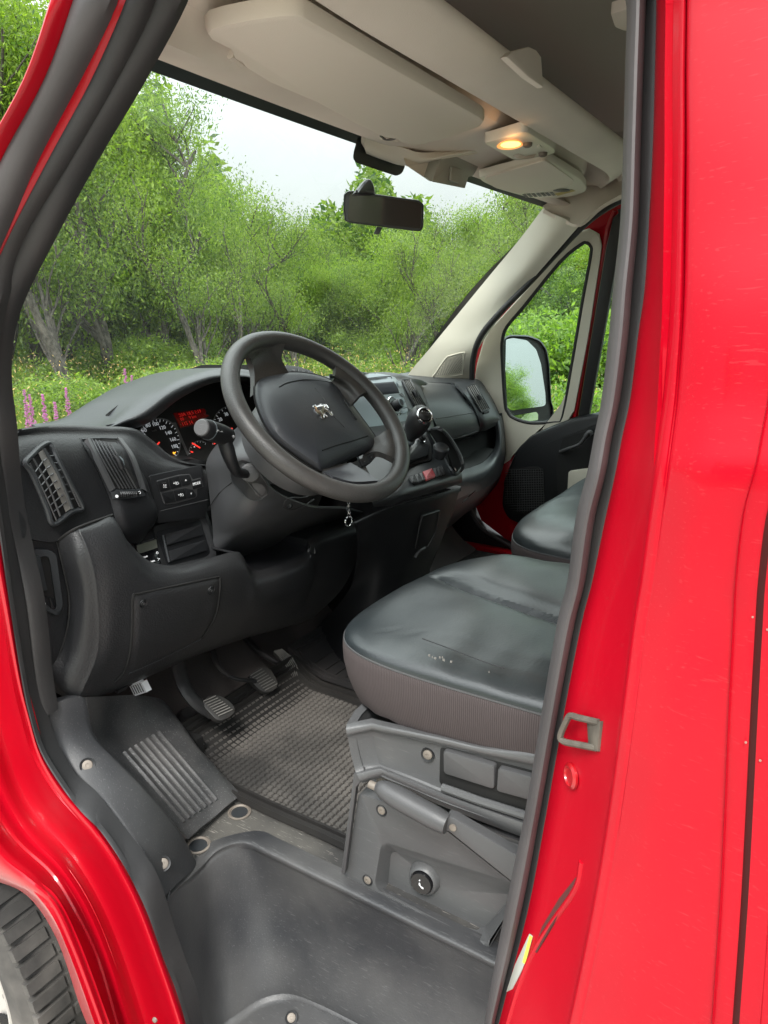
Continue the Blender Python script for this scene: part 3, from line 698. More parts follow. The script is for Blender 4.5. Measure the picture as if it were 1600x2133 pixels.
# rail and box below the seat
def loops(ls, y, name, mat_, parent, r=(10, 14, 14), t=None):
    mb = MB(); rows = []
    for q, yv_, rad in zip(ls, y, r): rows.append([W(a, b, y=yv_) for a, b in rp2(q, rad, 5)])
    mb.grid(rows, None, True, False)
    c = [sum(rows[-1], V()) / len(rows[-1])]
    mb.add(rows[-1] + c, [(i, (i + 1) % len(rows[-1]), len(rows[-1])) for i in range(len(rows[-1]))])
    back = [p + V((0, -.40, 0)) for p in rows[0]]
    mb.grid([rows[0], back], None, True, False)
    return mb.build(name, mat_, parent, weld=True)
box = loops([[(748, 1650), (1130, 1778), (1012, 1988), (718, 1836)], [(751, 1654), (1120, 1782), (1013, 1981), (722, 1834)], [(795, 1750), (1095, 1845), (1010, 1974), (779, 1850)], [(798, 1755), (1090, 1849), (1010, 1966), (782, 1850)], [(815, 1771), (1075, 1862), (1006, 1936), (808, 1848)]],
            [.697, .700, .700, .697, .672], 'seat_box', SEATP, van, (10, 10, 20, 20, 14))
screw(795, 1688, (W(795, 1688, y=.700), V((0, 1, .1)).normalized()), box, .0065)
screw(766, 1833, (W(766, 1833, y=.700), V((0, 1, .1)).normalized()), box, .0065)
mb = MB(); P = W(884, 1830, y=.676); s_ = mpp(P); ax = V((-.10, 1, .12)).normalized()
mb.lathe(P - ax * .004, ax, [(36 * s_, 0), (33 * s_, .006), (30 * s_, .012), (26 * s_, .014), (25 * s_, .012)], SEATP, 40)
mb.lathe(P - ax * .002, ax, [(25 * s_, 0), (24 * s_, .014), (22 * s_, .016), (.0005, .0163)], BLK, 40)
q = P + ax * .0148
mb.poly([q + V((a * s_, 0, b * s_)) for a, b in ((4, 2), (1, 2), (0, -4), (-7, -6), (-7, -9), (4, -9))], ax, .0008, WHT)
mb.poly([q + V((a * s_, 0, b * s_)) for a, b in ((2, 6), (4, 7), (3, 10), (1, 9))], ax, .0008, WHT)
mb.build('seat_heater_switch', None, box)
mb = MB()
pb = (W(730, 1720, y=.71), V((-.25, 1, 0)).normalized())
mb.poly([on(a, b, pb) for a, b in ((737, 1612), (768, 1604), (764, 1612), (742, 1640), (718, 1822), (712, 1822), (711, 1815))], pb[1], .012, SEATD, .001)
mb.build('seat_bracket', None, box)
mb = MB(); mb.bar(W(790, 1640, y=.66), W(1120, 1790, y=.66), V((0, 1, 0)), .05, .02, STEEL); mb.bar(W(900, 1690, y=.69), W(1120, 1765, y=.69), V((0, 1, 0)), .008, .01, SEATD); mb.build('seat_rail', None, box)
# handbrake
mb = MB()
hp = cr([W(a, b, y=.745) for a, b in ((786, 1640), (800, 1645), (830, 1662), (870, 1684), (905, 1703), (932, 1717))], 5)
hr = [V((12, 0)), V((19, 0)), V((23, 0)), V((23, 0)), V((23, 0)), V((20, 0))]; hr = [q[0] * mpp(hp[0]) for q in cr(hr, 5)]
mb.tube(hp, hr, SEATD, 20)
grp = mb.build('handbrake', None, van)
mb = MB(); mb.tube([W(770, 1633, y=.745), W(788, 1641, y=.745)], 8.5 * mpp(hp[0]), STEEL, 14); mb.build('release_button', None, grp)
mb = MB(); ap = (W(940, 1720, y=.745), V((-.1, 1, .05)).normalized())
mb.poly([on(a, b, ap) for a, b in rp2([(928, 1700), (944, 1704), (1078, 1783), (1150, 1830), (1140, 1900), (1060, 1836), (1000, 1790), (936, 1736), (924, 1732)], 6)], ap[1], .016, SEATD, .003)
mb.lathe(on(944, 1723, ap, 0), ap[1], [(.005, 0), (.005, .002), (.002, .002)], STEEL, 12)
mb.build('brake_lever_arm', None, grp)
# ---- passenger bench
bench, sk2 = seat_cover('passenger_seat', .225, -.43, .40, .45, 1.115, 1.06, .96, .03, van, crease=False, ex=5)
sk2.build('seat_skirt', RIB, bench)
backrest(-.14, -.22, .2, bench); backrest(-.14, -.66, .2, bench)
mb = MB(); mb.box(V((.15, -.43, .86)), V((.32, 0, 0)), V((0, .38, 0)), V((0, 0, .13)), VOID); mb.build('bench_base', None, van, bevel=.02)
# ================================================================ loose rubber mats
MATC = mat('mat_rubber_base', (.016, .015, .015), .5, var=1, vs=9, col2=(.03, .028, .026))
MATL = mat('mat_rubber_worn', (.050, .048, .046), .45, var=2, vs=6, col2=(.13, .12, .11), thr=(.38, .62))
def rubber_mat(name, x0, x1, y0, y1, z, lab, cell=.0128, rim=.03, ribs=False, curl=None):
    mb = MB()
    def zz(x, y):
        h = z
        if curl: h += .05 * max(0, (x - curl) / (x1 - curl)) ** 1.5
        return h + .0015 * sin(x * 23) * sin(y * 31)
    nx, ny = 26, 18
    rows = [[V((x0 + (x1 - x0) * i / nx, y0 + (y1 - y0) * j / ny, zz(x0 + (x1 - x0) * i / nx, y0 + (y1 - y0) * j / ny))) for j in range(ny + 1)] for i in range(nx + 1)]
    slab(mb, rows, .004, MATC if not ribs else SEALM)
    MATR = MATL if not ribs else SEALM
    def line(a, b, w_, h_, mt=None):
        n = 14; P = [a.lerp(b, i / n) for i in range(n + 1)]
        for q in P: q.z = zz(q.x, q.y)
        d = (b - a).normalized(); sd_ = V((-d.y, d.x, 0)) * w_ * .5
        mb.grid([[q - sd_, q - sd_ * .8 + Z * h_, q + sd_ * .8 + Z * h_, q + sd_] for q in P], mt or MATR)
    X0, X1, Y0, Y1 = x0 + rim, x1 - rim, y0 + rim, y1 - rim
    x = X0
    while x < X1:
        if ribs: line(V((x, Y0, 0)), V((x, Y1, 0)), .0030, .0042)
        else:
            y = Y0
            while y < Y1:                       # raised square studs with grooves between them
                c_ = V((x + cell / 2, y + cell / 2, zz(x, y))); e_ = cell * .40; q_ = e_ * .78; hh = .0038
                mb.add([c_ + V((-e_, -e_, 0)), c_ + V((e_, -e_, 0)), c_ + V((e_, e_, 0)), c_ + V((-e_, e_, 0)), c_ + V((-q_, -q_, hh)), c_ + V((q_, -q_, hh)), c_ + V((q_, q_, hh)), c_ + V((-q_, q_, hh))],
                       [(4, 5, 6, 7), (0, 1, 5, 4), (1, 2, 6, 5), (2, 3, 7, 6), (3, 0, 4, 7)], MATR); y += cell
        x += cell
    for k, h_ in ((0, .012), (.011, .006), (.02, .009)):
        line(V((x0 + k, y0 + k, 0)), V((x1 - k, y0 + k, 0)), .006, h_, MATC if not ribs else SEALM); line(V((x0 + k, y1 - k, 0)), V((x1 - k, y1 - k, 0)), .006, h_, MATC if not ribs else SEALM)
        line(V((x0 + k, y0 + k, 0)), V((x0 + k, y1 - k, 0)), .006, h_, MATC if not ribs else SEALM); line(V((x1 - k, y0 + k, 0)), V((x1 - k, y1 - k, 0)), .006, h_, MATC if not ribs else SEALM)
    o = mb.build(name, RUBM if not ribs else SEALM, None)
    return label(o, lab, 'floor mat')
mo = rubber_mat('rubber_mat', .42, 1.02, .245, .655, .716, 'worn grey checkered rubber mat on the floor in front of the driver seat', curl=.93)
rubber_mat('rubber_mat', .55, 1.06, -.30, .215, .716, 'dark ribbed rubber mat in shade beyond the checkered mat', cell=.03, ribs=True, curl=.95)
# ================================================================ dashboard
def z5(x, y): return (250 + x * .19375, 760 + y * .19375)       # reading scales of the enlarged views
def z2(x, y): return (40 + x * .1875, 880 + y * .1875)
def z3(x, y): return (220 + x * .1625, 1040 + y * .1625)
rows = [
 [V((1.32, y_, 1.325)) for y_ in (.93, .86, .80, .72, .66, .60, .56, .52, .46)],
 [(24, 897, 1.03), (78, 889, 1.05), (132, 887, 1.06), (200, 889, 1.07), (262, 893, 1.075), (302, 914, 1.065), (336, 941, 1.05), (375, 957, 1.04), (428, 963, 1.03)],
 [(22, 915, .985), (82, 908, 1.0), (140, 906, 1.01), (206, 908, 1.02), (268, 910, 1.03), (306, 932, 1.03), (338, 955, 1.02), (377, 968, 1.01), (430, 974, 1.01)],
 [(25, 955, .955), (92, 950, .972), (152, 948, .98), (220, 948, .99), (282, 950, 1.0), (312, 965, 1.0), (345, 978, 1.0), (383, 985, .998), (432, 992, .998)],
 [(32, 1010, .94), (98, 1010, .955), (163, 1010, .965), (236, 1010, .975), (298, 1015, .985), (325, 1022, .99), (358, 1026, .99), (395, 1030, .99), (434, 1032, .995)],
 [(46, 1120, .93), (116, 1128, .945), (163, 1100, .955), (234, 1074, .962), (318, 1066, .98), (334, 1082, .99), (365, 1078, .99), (400, 1072, .99), (438, 1064, .995)]]
dash = patch('dashboard', rows, DASH, van, n=7, t=.012)
# end cheek that faces the open door
rows = [[(40, 1085, .945), (80, 1095, .948), (118, 1108, .955)],
        [(46, 1125, .947), (88, 1130, .948), (122, 1132, .954)],
        [(56, 1200, .950), (100, 1195, .950), (135, 1195, .955)],
        [(66, 1280, .955), (105, 1275, .955), (141, 1280, .958)],
        [(78, 1350, .958), (105, 1352, .955), (128, 1350, .957)],
        [(92, 1420, .962), (97, 1412, .960), (101, 1404, .960)]]
cheek = patch('end_cheek', rows, DASH, dash, n=6, t=.01)
# bonnet release set in the cheek
cp = fitplane([W(a, b, x=c) for a, b, c in ((65, 1150, .946), (105, 1150, .948), (120, 1270, .955), (80, 1270, .955))])
o1 = [(60, 1152), (66, 1143), (104, 1145), (118, 1155), (132, 1262), (122, 1284), (84, 1268)]
mb = MB()
def frame(mb, out, inn, pl, h0, h1, matl, depth=.0):
    a = rp2(out, 6); b = rp2(inn, 5)
    n_ = 48
    def res(p):
        P = [V((*q, 0)) for q in p] + [V((*p[0], 0))]; L = [0]
        for i in range(len(P) - 1): L.append(L[-1] + (P[i + 1] - P[i]).length)
        o = []
        for k in range(n_):
            d = L[-1] * k / n_; j = max(i for i in range(len(L)) if L[i] <= d); j = min(j, len(P) - 2)
            o.append(P[j].lerp(P[j + 1], (d - L[j]) / max(1e-6, L[j + 1] - L[j])))
        return o
    A_ = res(a); B2 = res(b)
    def area(Q): return sum(Q[i].x * Q[(i + 1) % n_].y - Q[(i + 1) % n_].x * Q[i].y for i in range(n_))
    if area(A_) * area(B2) < 0: B2 = B2[::-1]
    c = sum(B2, V()) / n_; k0 = min(range(n_), key=lambda k: (A_[0] - B2[k]).length); B2 = B2[k0:] + B2[:k0]
    def ctr(A, s): c_ = sum(A, V()) / n_; return [c_ + (q - c_) * s for q in A]
    rws = [[on(q.x, q.y, pl, h) for q in Q] for Q, h in ((A_, -.004), (A_, h0 * .7), (ctr(A_, .985), h0), (ctr(B2, 1.02), h1), (B2, h1 * .6), (B2, -.004))]
    mb.grid(rws, matl, True, False)
frame(mb, o1, [(66, 1165), (99, 1158), (104, 1170), (118, 1265), (112, 1272), (76, 1240)], cp, .006, .006, DASHG)
br = mb.build('bonnet_release_frame', None, cheek)
plate('bonnet_release_recess', [on(a, b, cp, .0015) for a, b in [(65, 1160), (101, 1156), (118, 1270), (80, 1262)]], VOID, cheek, .001, 0, cp[1])
mb = MB()
mb.poly([on(a, b, cp, .005) for a, b in rp2([(76, 1240), (101, 1244), (106, 1270), (79, 1264)], 3)], cp[1], .006, DASHD, .001)
mb.poly([on(a, b, cp, .004) for a, b in rp2([(103, 1245), (113, 1247), (117, 1272), (108, 1271)], 2)], cp[1], .005, DASHD, .001)
mb.poly([on(a, b, cp, .008) for a, b in rp2([(70, 1160), (84, 1158), (100, 1230), (76, 1232)], 3)], cp[1], .003, DASHG, .001)
c = (89, 1257)
for pts in ([(-6, 1), (-5, -2), (-3, -2), (-1, -5), (3, -5), (5, -2), (6, -1), (6, 2), (4, 3), (-5, 3)],): mb.poly([on(c[0] + a * 1.05, c[1] + b * 1.0, cp, .0065) for a, b in pts], cp[1], .001, WHT)
mb.tube([on(c[0] - 5, c[1] - 3, cp, .0066), on(c[0] - 8, c[1] - 6, cp, .0066)], .0006, WHT, 5)
mb.build('bonnet_release_lever', None, cheek)
# knee panel
R0 = [(119, 1126, .952), (140, 1110, .935), (163, 1100, .925), (200, 1086, .925), (234, 1074, .93), (262, 1122, .93), (310, 1168, .925), (370, 1178, .92), (430, 1164, .915), (488, 1149, .912), (504, 1156, .912), (517, 1178, .912), (534, 1189, .912), (580, 1175, .912), (626, 1154, .912), (640, 1138, .912), (648, 1115, .912), (742, 1085, .912)]
R05 = [(122, 1138, .95), (146, 1122, .928), (169, 1113, .915), (208, 1104, .912), (245, 1098, .912), (272, 1138, .91), (315, 1178, .905), (372, 1187, .90), (432, 1173, .897), (491, 1158, .897), (508, 1164, .897), (520, 1186, .897), (536, 1197, .90), (582, 1183, .90), (628, 1163, .90), (643, 1146, .90), (652, 1122, .90), (743, 1093, .90)]
R1 = [(131, 1181, .950), (158, 1168, .915), (187, 1158, .902), (222, 1150, .897), (255, 1150, .895), (285, 1175, .892), (322, 1203, .888), (376, 1207, .885), (435, 1193, .882), (493, 1180, .882), (512, 1185, .882), (524, 1203, .882), (538, 1212, .885), (586, 1200, .885), (632, 1183, .885), (647, 1165, .887), (658, 1142, .887), (744, 1115, .888)]
def mid(A, B, t, dx): return [(a[0] + (b[0] - a[0]) * t, a[1] + (b[1] - a[1]) * t, a[2] + (b[2] - a[2]) * t + dx) for a, b in zip(A, B)]
R4 = [(104, 1400, .96), (136, 1432, .94), (168, 1449, .93), (195, 1440, .94), (218, 1430, .945), (245, 1421, .945), (285, 1408, .945), (345, 1385, .945), (402, 1363, .945), (450, 1345, .945), (472, 1338, .945), (490, 1331, .945), (508, 1325, .945), (548, 1315, .945), (590, 1304, .945), (608, 1299, .945), (622, 1296, .945), (655, 1284, .945)]
R2 = [(145, 1250, .955), (172, 1240, .915), (202, 1233, .90), (232, 1232, .893), (262, 1232, .89), (295, 1240, .888), (335, 1252, .885), (388, 1252, .883), (440, 1240, .882), (495, 1228, .882), (515, 1228, .882), (530, 1238, .882), (546, 1243, .885), (592, 1232, .887), (636, 1218, .89), (652, 1203, .892), (664, 1185, .893), (742, 1165, .895)]
R3 = [(130, 1345, .958), (165, 1352, .928), (204, 1355, .915), (228, 1350, .91), (255, 1343, .908), (287, 1338, .905), (330, 1330, .903), (380, 1318, .90), (430, 1303, .90), (480, 1287, .90), (500, 1281, .90), (516, 1278, .90), (534, 1276, .90), (576, 1266, .902), (618, 1254, .905), (636, 1243, .906), (655, 1232, .907), (712, 1228, .91)]
R5 = [(112, 1440, .97), (140, 1455, .965), (170, 1462, .96), (200, 1455, .985), (225, 1445, .99), (255, 1434, .99), (290, 1418, .99), (350, 1392, .99), (405, 1368, .99), (452, 1350, .99), (474, 1342, .99), (492, 1336, .99), (510, 1330, .99), (550, 1318, .99), (592, 1306, .99), (610, 1300, .99), (624, 1296, .99), (655, 1284, .99)]
def crease(r):                                    # tighten the fold between cheek and knee panel
    L_ = lambda a, b, t: tuple(a[i] + (b[i] - a[i]) * t for i in range(3))
    return r[:2] + [L_(r[1], r[2], .80), r[2], L_(r[2], r[3], .16)] + r[3:]
KNEE = [crease(r) for r in (R0, R05, R1, R2, R3, R4, R5)]
knee = patch('knee_panel', KNEE, DASH, dash, n=4, t=.012)
# floor of the open tray behind the knee panel
rows = [[(a[0], a[1], a[2]) for a in R0[9:]], [V((1.08, p.y, p.z + .01)) for p in [pt(a) for a in R0[9:]]], [V((1.12, p.y, p.z + .12)) for p in [pt(a) for a in R0[9:]]]]
patch('open_tray', rows, DASHD, dash, n=3, t=.004)
# fuse cover with two fasteners
kp = fitplane([W(a, b, x=c) for a, b, c in ((290, 1240, .886), (450, 1215, .882), (440, 1300, .899), (285, 1345, .906))])
KPX = px_index(surf(KNEE, 4))
_os = onsurf
def onsurf(px, py, h=0, K=KPX): return _os(px, py, h, K)
def surf_plate(name, out, mat_, parent, h=.003, K=KPX, n=24, grow=2.5):
    """thin raised cover that follows a curved panel: rows between the outline's two long sides"""
    (tl, tr, br_, bl) = out
    mb = MB(); g = []
    for i in range(n + 1):
        u = i / n; r = []
        for j in range(n + 1):
            v_ = j / n
            def side(S_, t): S_ = [V(q) for q in S_]; c_ = cr(S_, 8) if len(S_) > 2 else [S_[0].lerp(S_[1], k / 8) for k in range(9)]; f_ = t * (len(c_) - 1); k = min(int(f_), len(c_) - 2); return c_[k].lerp(c_[k + 1], f_ - k)
            T = side(tl, v_); B2 = side(br_, v_); L_ = side(tr, u); R_ = side(bl, u)
            q = T.lerp(B2, u) + L_.lerp(R_, v_) - (V(tl[0]).lerp(V(tl[-1]), v_)).lerp(V(br_[0]).lerp(V(br_[-1]), v_), u)
            e_ = min(u, 1 - u, v_, 1 - v_) * n
            r.append(onsurf(q.x, q.y, h * (0 if e_ < .5 else .8 if e_ < 1.5 else 1), K))
        g.append(r)
    slab(mb, g, .002); return mb.build(name, mat_, parent, weld=True)
cov = surf_plate('fuse_cover', ([(279, 1240), (365, 1222), (458, 1203)], [(279, 1240), (277, 1330), (268, 1405)], [(268, 1405), (345, 1370), (420, 1330)], [(458, 1203), (452, 1270), (420, 1330)]), DASH, knee)
mb = MB(); edge = [(458, 1203), (458, 1225), (452, 1270), (440, 1300), (420, 1330)]
mb.tube(cr([onsurf(a, b, .0005) for a, b in edge], 5), .0022, VOID, 6)
mb.tube(cr([onsurf(a, b, .0005) for a, b in [(456, 1201), (365, 1220), (290, 1236), (277, 1243), (276, 1290), (274, 1330), (270, 1365), (258, 1400), (240, 1420)]], 5), .0020, VOID, 6)
mb.tube(cr([onsurf(a, b, .0005) for a, b in [(268, 1403), (345, 1368), (418, 1331)]], 5), .0012, DASHG, 6)
mb.tube(cr([onsurf(a, b, .0005) for a, b in [(119, 1128), (132, 1181), (144, 1240), (144, 1290), (131, 1345), (102, 1405)]], 5), .0018, VOID, 6)
mb.tube(cr([onsurf(a, b, .001) for a, b in [(121, 1126), (141, 1111), (163, 1099), (200, 1085), (234, 1073)]], 5), .0022, VOID, 6)
mb.build('panel_joint', None, knee)
for a, b in ((297, 1256), (438, 1229)):
    P = onsurf(a, b, .003); n_ = kp[1]; s_ = mpp(P)
    mb = MB(); mb.lathe(P, n_, [(9.5 * s_, 0), (9.2 * s_, .0018), (7 * s_, .0005), (6.5 * s_, .0005), (5.5 * s_, .002), (3 * s_, .0024), (.0003, .0024)], DASHD, 24)
    for k in (0, 1): d_ = V((0, 1, 0)) if k else V((0, 0, 1)).cross(n_).cross(n_) * 0 + V((-.3, 0, -.9)); d_ = (d_ - n_ * d_.dot(n_)).normalized(); mb.bar(P + n_ * .0026 - d_ * 3 * s_, P + n_ * .0026 + d_ * 3 * s_, n_, .9 * s_, .0006, SEATP)
    mb.build('fastener', None, cov)
# ---- side vent straddling the corner
def vq(tl, tr, br_, bl):                                        # bilinear map of a pixel quad to points
    tl, tr, br_, bl = [V((*q, 0)) for q in (tl, tr, br_, bl)]
    return lambda u, v_: tl.lerp(tr, u).lerp(bl.lerp(br_, u), v_)
lv = (W(110, 1010, x=.952), V((-.86, .42, .28)).normalized())
DK = px_index(surf([
 [(24, 897, 1.03), (78, 889, 1.05), (132, 887, 1.06), (200, 889, 1.07), (262, 893, 1.075), (302, 914, 1.065), (336, 941, 1.05), (375, 957, 1.04), (428, 963, 1.03)],
 [(22, 915, .985), (82, 908, 1.0), (140, 906, 1.01), (206, 908, 1.02), (268, 910, 1.03), (306, 932, 1.03), (338, 955, 1.02), (377, 968, 1.01), (430, 974, 1.01)],
 [(25, 955, .955), (92, 950, .972), (152, 948, .98), (220, 948, .99), (282, 950, 1.0), (312, 965, 1.0), (345, 978, 1.0), (383, 985, .998), (432, 992, .998)],
 [(32, 1010, .94), (98, 1010, .955), (163, 1010, .965), (236, 1010, .975), (298, 1015, .985), (325, 1022, .99), (358, 1026, .99), (395, 1030, .99), (434, 1032, .995)],
 [(46, 1120, .93), (116, 1128, .945), (163, 1100, .955), (234, 1074, .962), (318, 1066, .98), (334, 1082, .99), (365, 1078, .99), (400, 1072, .99), (438, 1064, .995)]], 7))
def D(px, py, h=0): return onsurf(px, py, h, DK)
def Dz(x, y, h=0): return D(*z2(x, y), h)
def strip(mb, P, w_, matl, h=.0, n=None):                        # flat blade along points
    P = cr(P, 4); mb.tube(P, w_, matl, 6)
mb = MB()
op = [(60, 964), (86, 934), (103, 929), (124, 975), (145, 1020), (163, 1054), (147, 1063), (110, 1089), (96, 1055), (82, 1015)]
cdk = D(110, 1005)
mb.add([D(a, b, .002) for a, b in op] + [D(110, 1008, .002)], [(i, (i + 1) % len(op), len(op)) for i in range(len(op))], VOID)
fr_ = cr([Dz(a, b, .003) for a, b in ((55, 458), (150, 350), (240, 272), (335, 250), (420, 420), (560, 690), (690, 935), (640, 975), (560, 1000), (370, 1130), (300, 960), (190, 700), (110, 540))], 4, True)
mb.tube(fr_, .0042, DASHG, 8, True)
vent = mb.build('side_air_vent', None, dash)
mb = MB()
for a, b, w_, mt in ((((95, 460), (240, 740), (395, 1090)), None, .0012, SLAT), (((135, 410), (300, 700), (435, 1040)), None, .0016, SLAT), (((255, 300), (430, 610), (572, 955)), None, .0026, DASHG), (((345, 285), (500, 600), (655, 935)), None, .0014, SLAT)):
    mb.tube(cr([Dz(x, y, .0065) for x, y in a], 6), w_, mt, 6)
mb.grid([cr([Dz(x, y, .0055) for x, y in l], 6) for l in (((195, 350), (350, 660), (500, 995)), ((250, 305), (425, 615), (560, 955)))], SLATW)
for k in range(7):
    t = k / 6
    a = (320 + 225 * t, 385 + 470 * t); b = (372 + 220 * t, 378 + 468 * t); mb.tube([Dz(*a, .006), Dz(*b, .006)], .0011, SLAT, 5)
    a = (160 + 205 * t, 555 + 435 * t); b = (240 + 235 * t, 450 + 455 * t); mb.tube([Dz(*a, .006), Dz(*b, .006)], .0011, SLAT, 5)
    a = (250 + 235 * t, 440 + 455 * t); b = (285 + 225 * t, 415 + 468 * t); mb.tube([Dz(*a, .007), Dz(*b, .007)], .0011, SLAT, 5)
mb.build('vent_slat', None, vent)
# ---- driver's face vent in its own projecting housing
H = .012
def hx(px, py, h): return D(px, py, h)
g = [[(165, 913), (185, 911), (215, 911), (243, 912), (250, 915)], [(180, 940), (205, 938), (236, 938), (262, 940), (267, 943)], [(199, 975), (222, 972), (250, 968), (277, 968), (284, 971)],
     [(218, 1018), (240, 1014), (270, 1008), (297, 1003), (304, 1006)], [(228, 1045), (248, 1045), (275, 1042), (300, 1036), (313, 1032)], [(237, 1080), (256, 1078), (285, 1072), (315, 1066), (324, 1062)], [(250, 1104), (268, 1108), (292, 1104), (316, 1092), (322, 1086)], [(262, 1122), (278, 1130), (296, 1130), (312, 1112), (318, 1098)]]
hh = [.002, .008, .011, .013, .015, .016, .008, -.01]
rows = [[hx(a, b, hh[i] * (.35 if j in (0, 4) else 1)) for j, (a, b) in enumerate(r)] for i, r in enumerate(g)]
hous = patch('vent_housing', rows, DASHD, dash, n=5, t=.006)
HK = px_index(surf(rows, 5))
def Hs(x, y, h=0): return onsurf(*z2(x, y), h, HK)
mb = MB()
op = [(770, 185), (920, 180), (1070, 188), (1150, 360), (1240, 530), (1340, 735), (1200, 740), (1060, 737), (960, 560), (860, 370)]
mb.add([Hs(a, b, .002) for a, b in op] + [Hs(1060, 450, .002)], [(i, (i + 1) % len(op), len(op)) for i in range(len(op))], VOID)
mb.grid([cr([Hs(x, y, h) for x, y in l], 6) for l, h in ((((722, 212), (860, 480), (1003, 772)), .002), (((745, 197), (885, 460), (1030, 752)), .008), (((775, 186), (915, 440), (1060, 732)), .006), (((775, 190), (915, 442), (1060, 735)), 0))], BLADE)
mb.grid([cr([Hs(x, y, h) for x, y in l], 6) for l, h in ((((1078, 180), (1230, 400), (1345, 735)), .0), (((1085, 178), (1240, 400), (1350, 738)), .005), (((1125, 185), (1270, 400), (1405, 770)), .005), (((1135, 185), (1285, 400), (1415, 775)), 0))], BLADE)
mb.grid([[Hs(x, y, h) for x, y in l] for l, h in ((((1005, 772), (1060, 745), (1200, 745), (1345, 738)), .002), (((1010, 780), (1065, 756), (1200, 756), (1350, 748)), .006), (((1030, 850), (1080, 848), (1250, 845), (1395, 815)), .004))], DASHG)
mb.grid([[Hs(x, y, h) for x, y in l] for l, h in ((((690, 180), (800, 172), (950, 170), (1085, 172)), .001), (((710, 195), (800, 185), (950, 182), (1080, 186)), .004))], DASHG)
for k in range(6):
    t = k / 5
    mb.tube(cr([Hs(800 + 200 * t, 196 + 45 * t, .004), Hs(960 + 175 * t - 40 + 25 * t, 430 + 25 * t, .0075), Hs(1110 + 180 * t, 736, .004)], 6), .0013, SLAT, 6)
P = Hs(1070, 455, .010); ax = (CAM - P).normalized()
mb.tube(cr([Hs(1040, 392, .011), Hs(1075, 455, .013), Hs(1110, 520, .011)], 4), .0052, DASHD, 10)
mb.tube(cr([Hs(1075, 400, .013), Hs(1105, 440, .0155), Hs(1125, 490, .013)], 4), .0016, SILV, 6)
mb.build('vent_slat', None, hous)
mb = MB()
mb.tube([Hs(1100, 812, .003), Hs(1200, 805, .004), Hs(1300, 790, .003)], .0045, VOID, 10)
for k in range(9): x = 1120 + 20 * k; mb.tube([Hs(x - 6, 775, .006), Hs(x, 800, .0085), Hs(x + 8, 826, .006)], .0011, SLAT, 5)
for x, y in ((1080, 820),): P = Hs(x, y, .005); mb.lathe(P, (CAM - P).normalized(), [(.0026, 0), (.0024, .0008)], WHT, 12)
mb.tube([Hs(1322 + 12 * cos(a), 782 + 13 * sin(a), .006) for a in [2 * pi * k / 12 for k in range(12)]], .0006, WHT, 5, True)
mb.build('vent_wheel', None, hous)
# ---- switch panel
bp = fitplane([D(a, b, .004) for a, b in ((318, 995), (420, 972), (430, 1035), (336, 1060))])
bp = (bp[0], (bp[1] + V((-.3, 0, 0))).normalized())
pan = plate('switch_panel', [on(*z5(a, b), bp, .003) for a, b in rp2([(318, 1192), (882, 1075), (948, 1440), (925, 1640), (420, 1705), (395, 1570), (350, 1350)], 18)], DASHD, dash, .02, .0015, bp[1])
mb = MB()
mb.tube([on(*z5(a, b), bp, .003) for a, b in ((432, 1572), (945, 1450))], .0007, SEATD, 5)
mb.poly([on(*z5(a, b), bp, .0038) for a, b in rp2([(396, 1245), (640, 1180), (752, 1172), (785, 1235), (872, 1212), (900, 1315), (830, 1335), (832, 1410), (812, 1432), (600, 1490), (490, 1502), (470, 1480)], 12)], bp[1], .003, SEATD, .0006)
B7 = [[(404, 1252), (515, 1222), (550, 1340), (440, 1370)], [(521, 1220), (635, 1191), (670, 1308), (556, 1338)], [(641, 1189), (748, 1180), (772, 1240), (760, 1285), (676, 1306)], [(766, 1250), (868, 1222), (890, 1312), (792, 1340)],
      [(448, 1379), (570, 1354), (605, 1474), (491, 1494)], [(576, 1352), (690, 1327), (722, 1440), (610, 1472)], [(696, 1325), (786, 1342), (824, 1400), (808, 1426), (728, 1440)]]
for q in B7: mb.poly([on(*z5(a, b), bp, .0050) for a, b in rp2(q, 8)], bp[1], .003, DASHD, .0006)
xd = on(*z5(870, 1222), bp) - on(*z5(404, 1335), bp)
text_into(mb, 'MODE', WHT, on(*z5(826, 1276), bp, .0054), xd, bp[1], .0075)
def zp(pts, matl, h=.0054): mb.poly([on(*z5(a, b), bp, h) for a, b in pts], bp[1], .0006, matl)
zp([(700, 1250), (708, 1228), (720, 1246)], WHT); zp([(757, 1378), (775, 1373), (768, 1396)], WHT)
for cx_, cy_, s_ in ((605, 1272, 1), (655, 1398, -1)):
    zp([(cx_ - 30, cy_ + 8 * s_), (cx_ - 22, cy_ - 10 * s_), (cx_ - 12, cy_ + 4 * s_)], WHT)
    mb.tube([on(*z5(cx_ + 16 + 11 * cos(a), cy_ + 12 * sin(a)), bp, .0056) for a in [2 * pi * k / 10 for k in range(10)]], .0005, WHT, 4, True)
    mb.tube([on(*z5(cx_ - 3, cy_ - 15), bp, .0056), on(*z5(cx_ - 6, cy_), bp, .0056), on(*z5(cx_, cy_ + 18), bp, .0056)], .0005, WHT, 4)
for k in range(4):
    a = pi / 4 + k * pi / 2; zp([(484 + 3 * cos(a), 1303 + 3 * sin(a)), (484 + 22 * cos(a - .35), 1303 + 22 * sin(a - .35)), (484 + 22 * cos(a + .35), 1303 + 22 * sin(a + .35))], WHT)
zp([(452, 1270), (492, 1262), (493, 1268), (453, 1276)], SEATP)
mb.build('switch_button', None, pan)
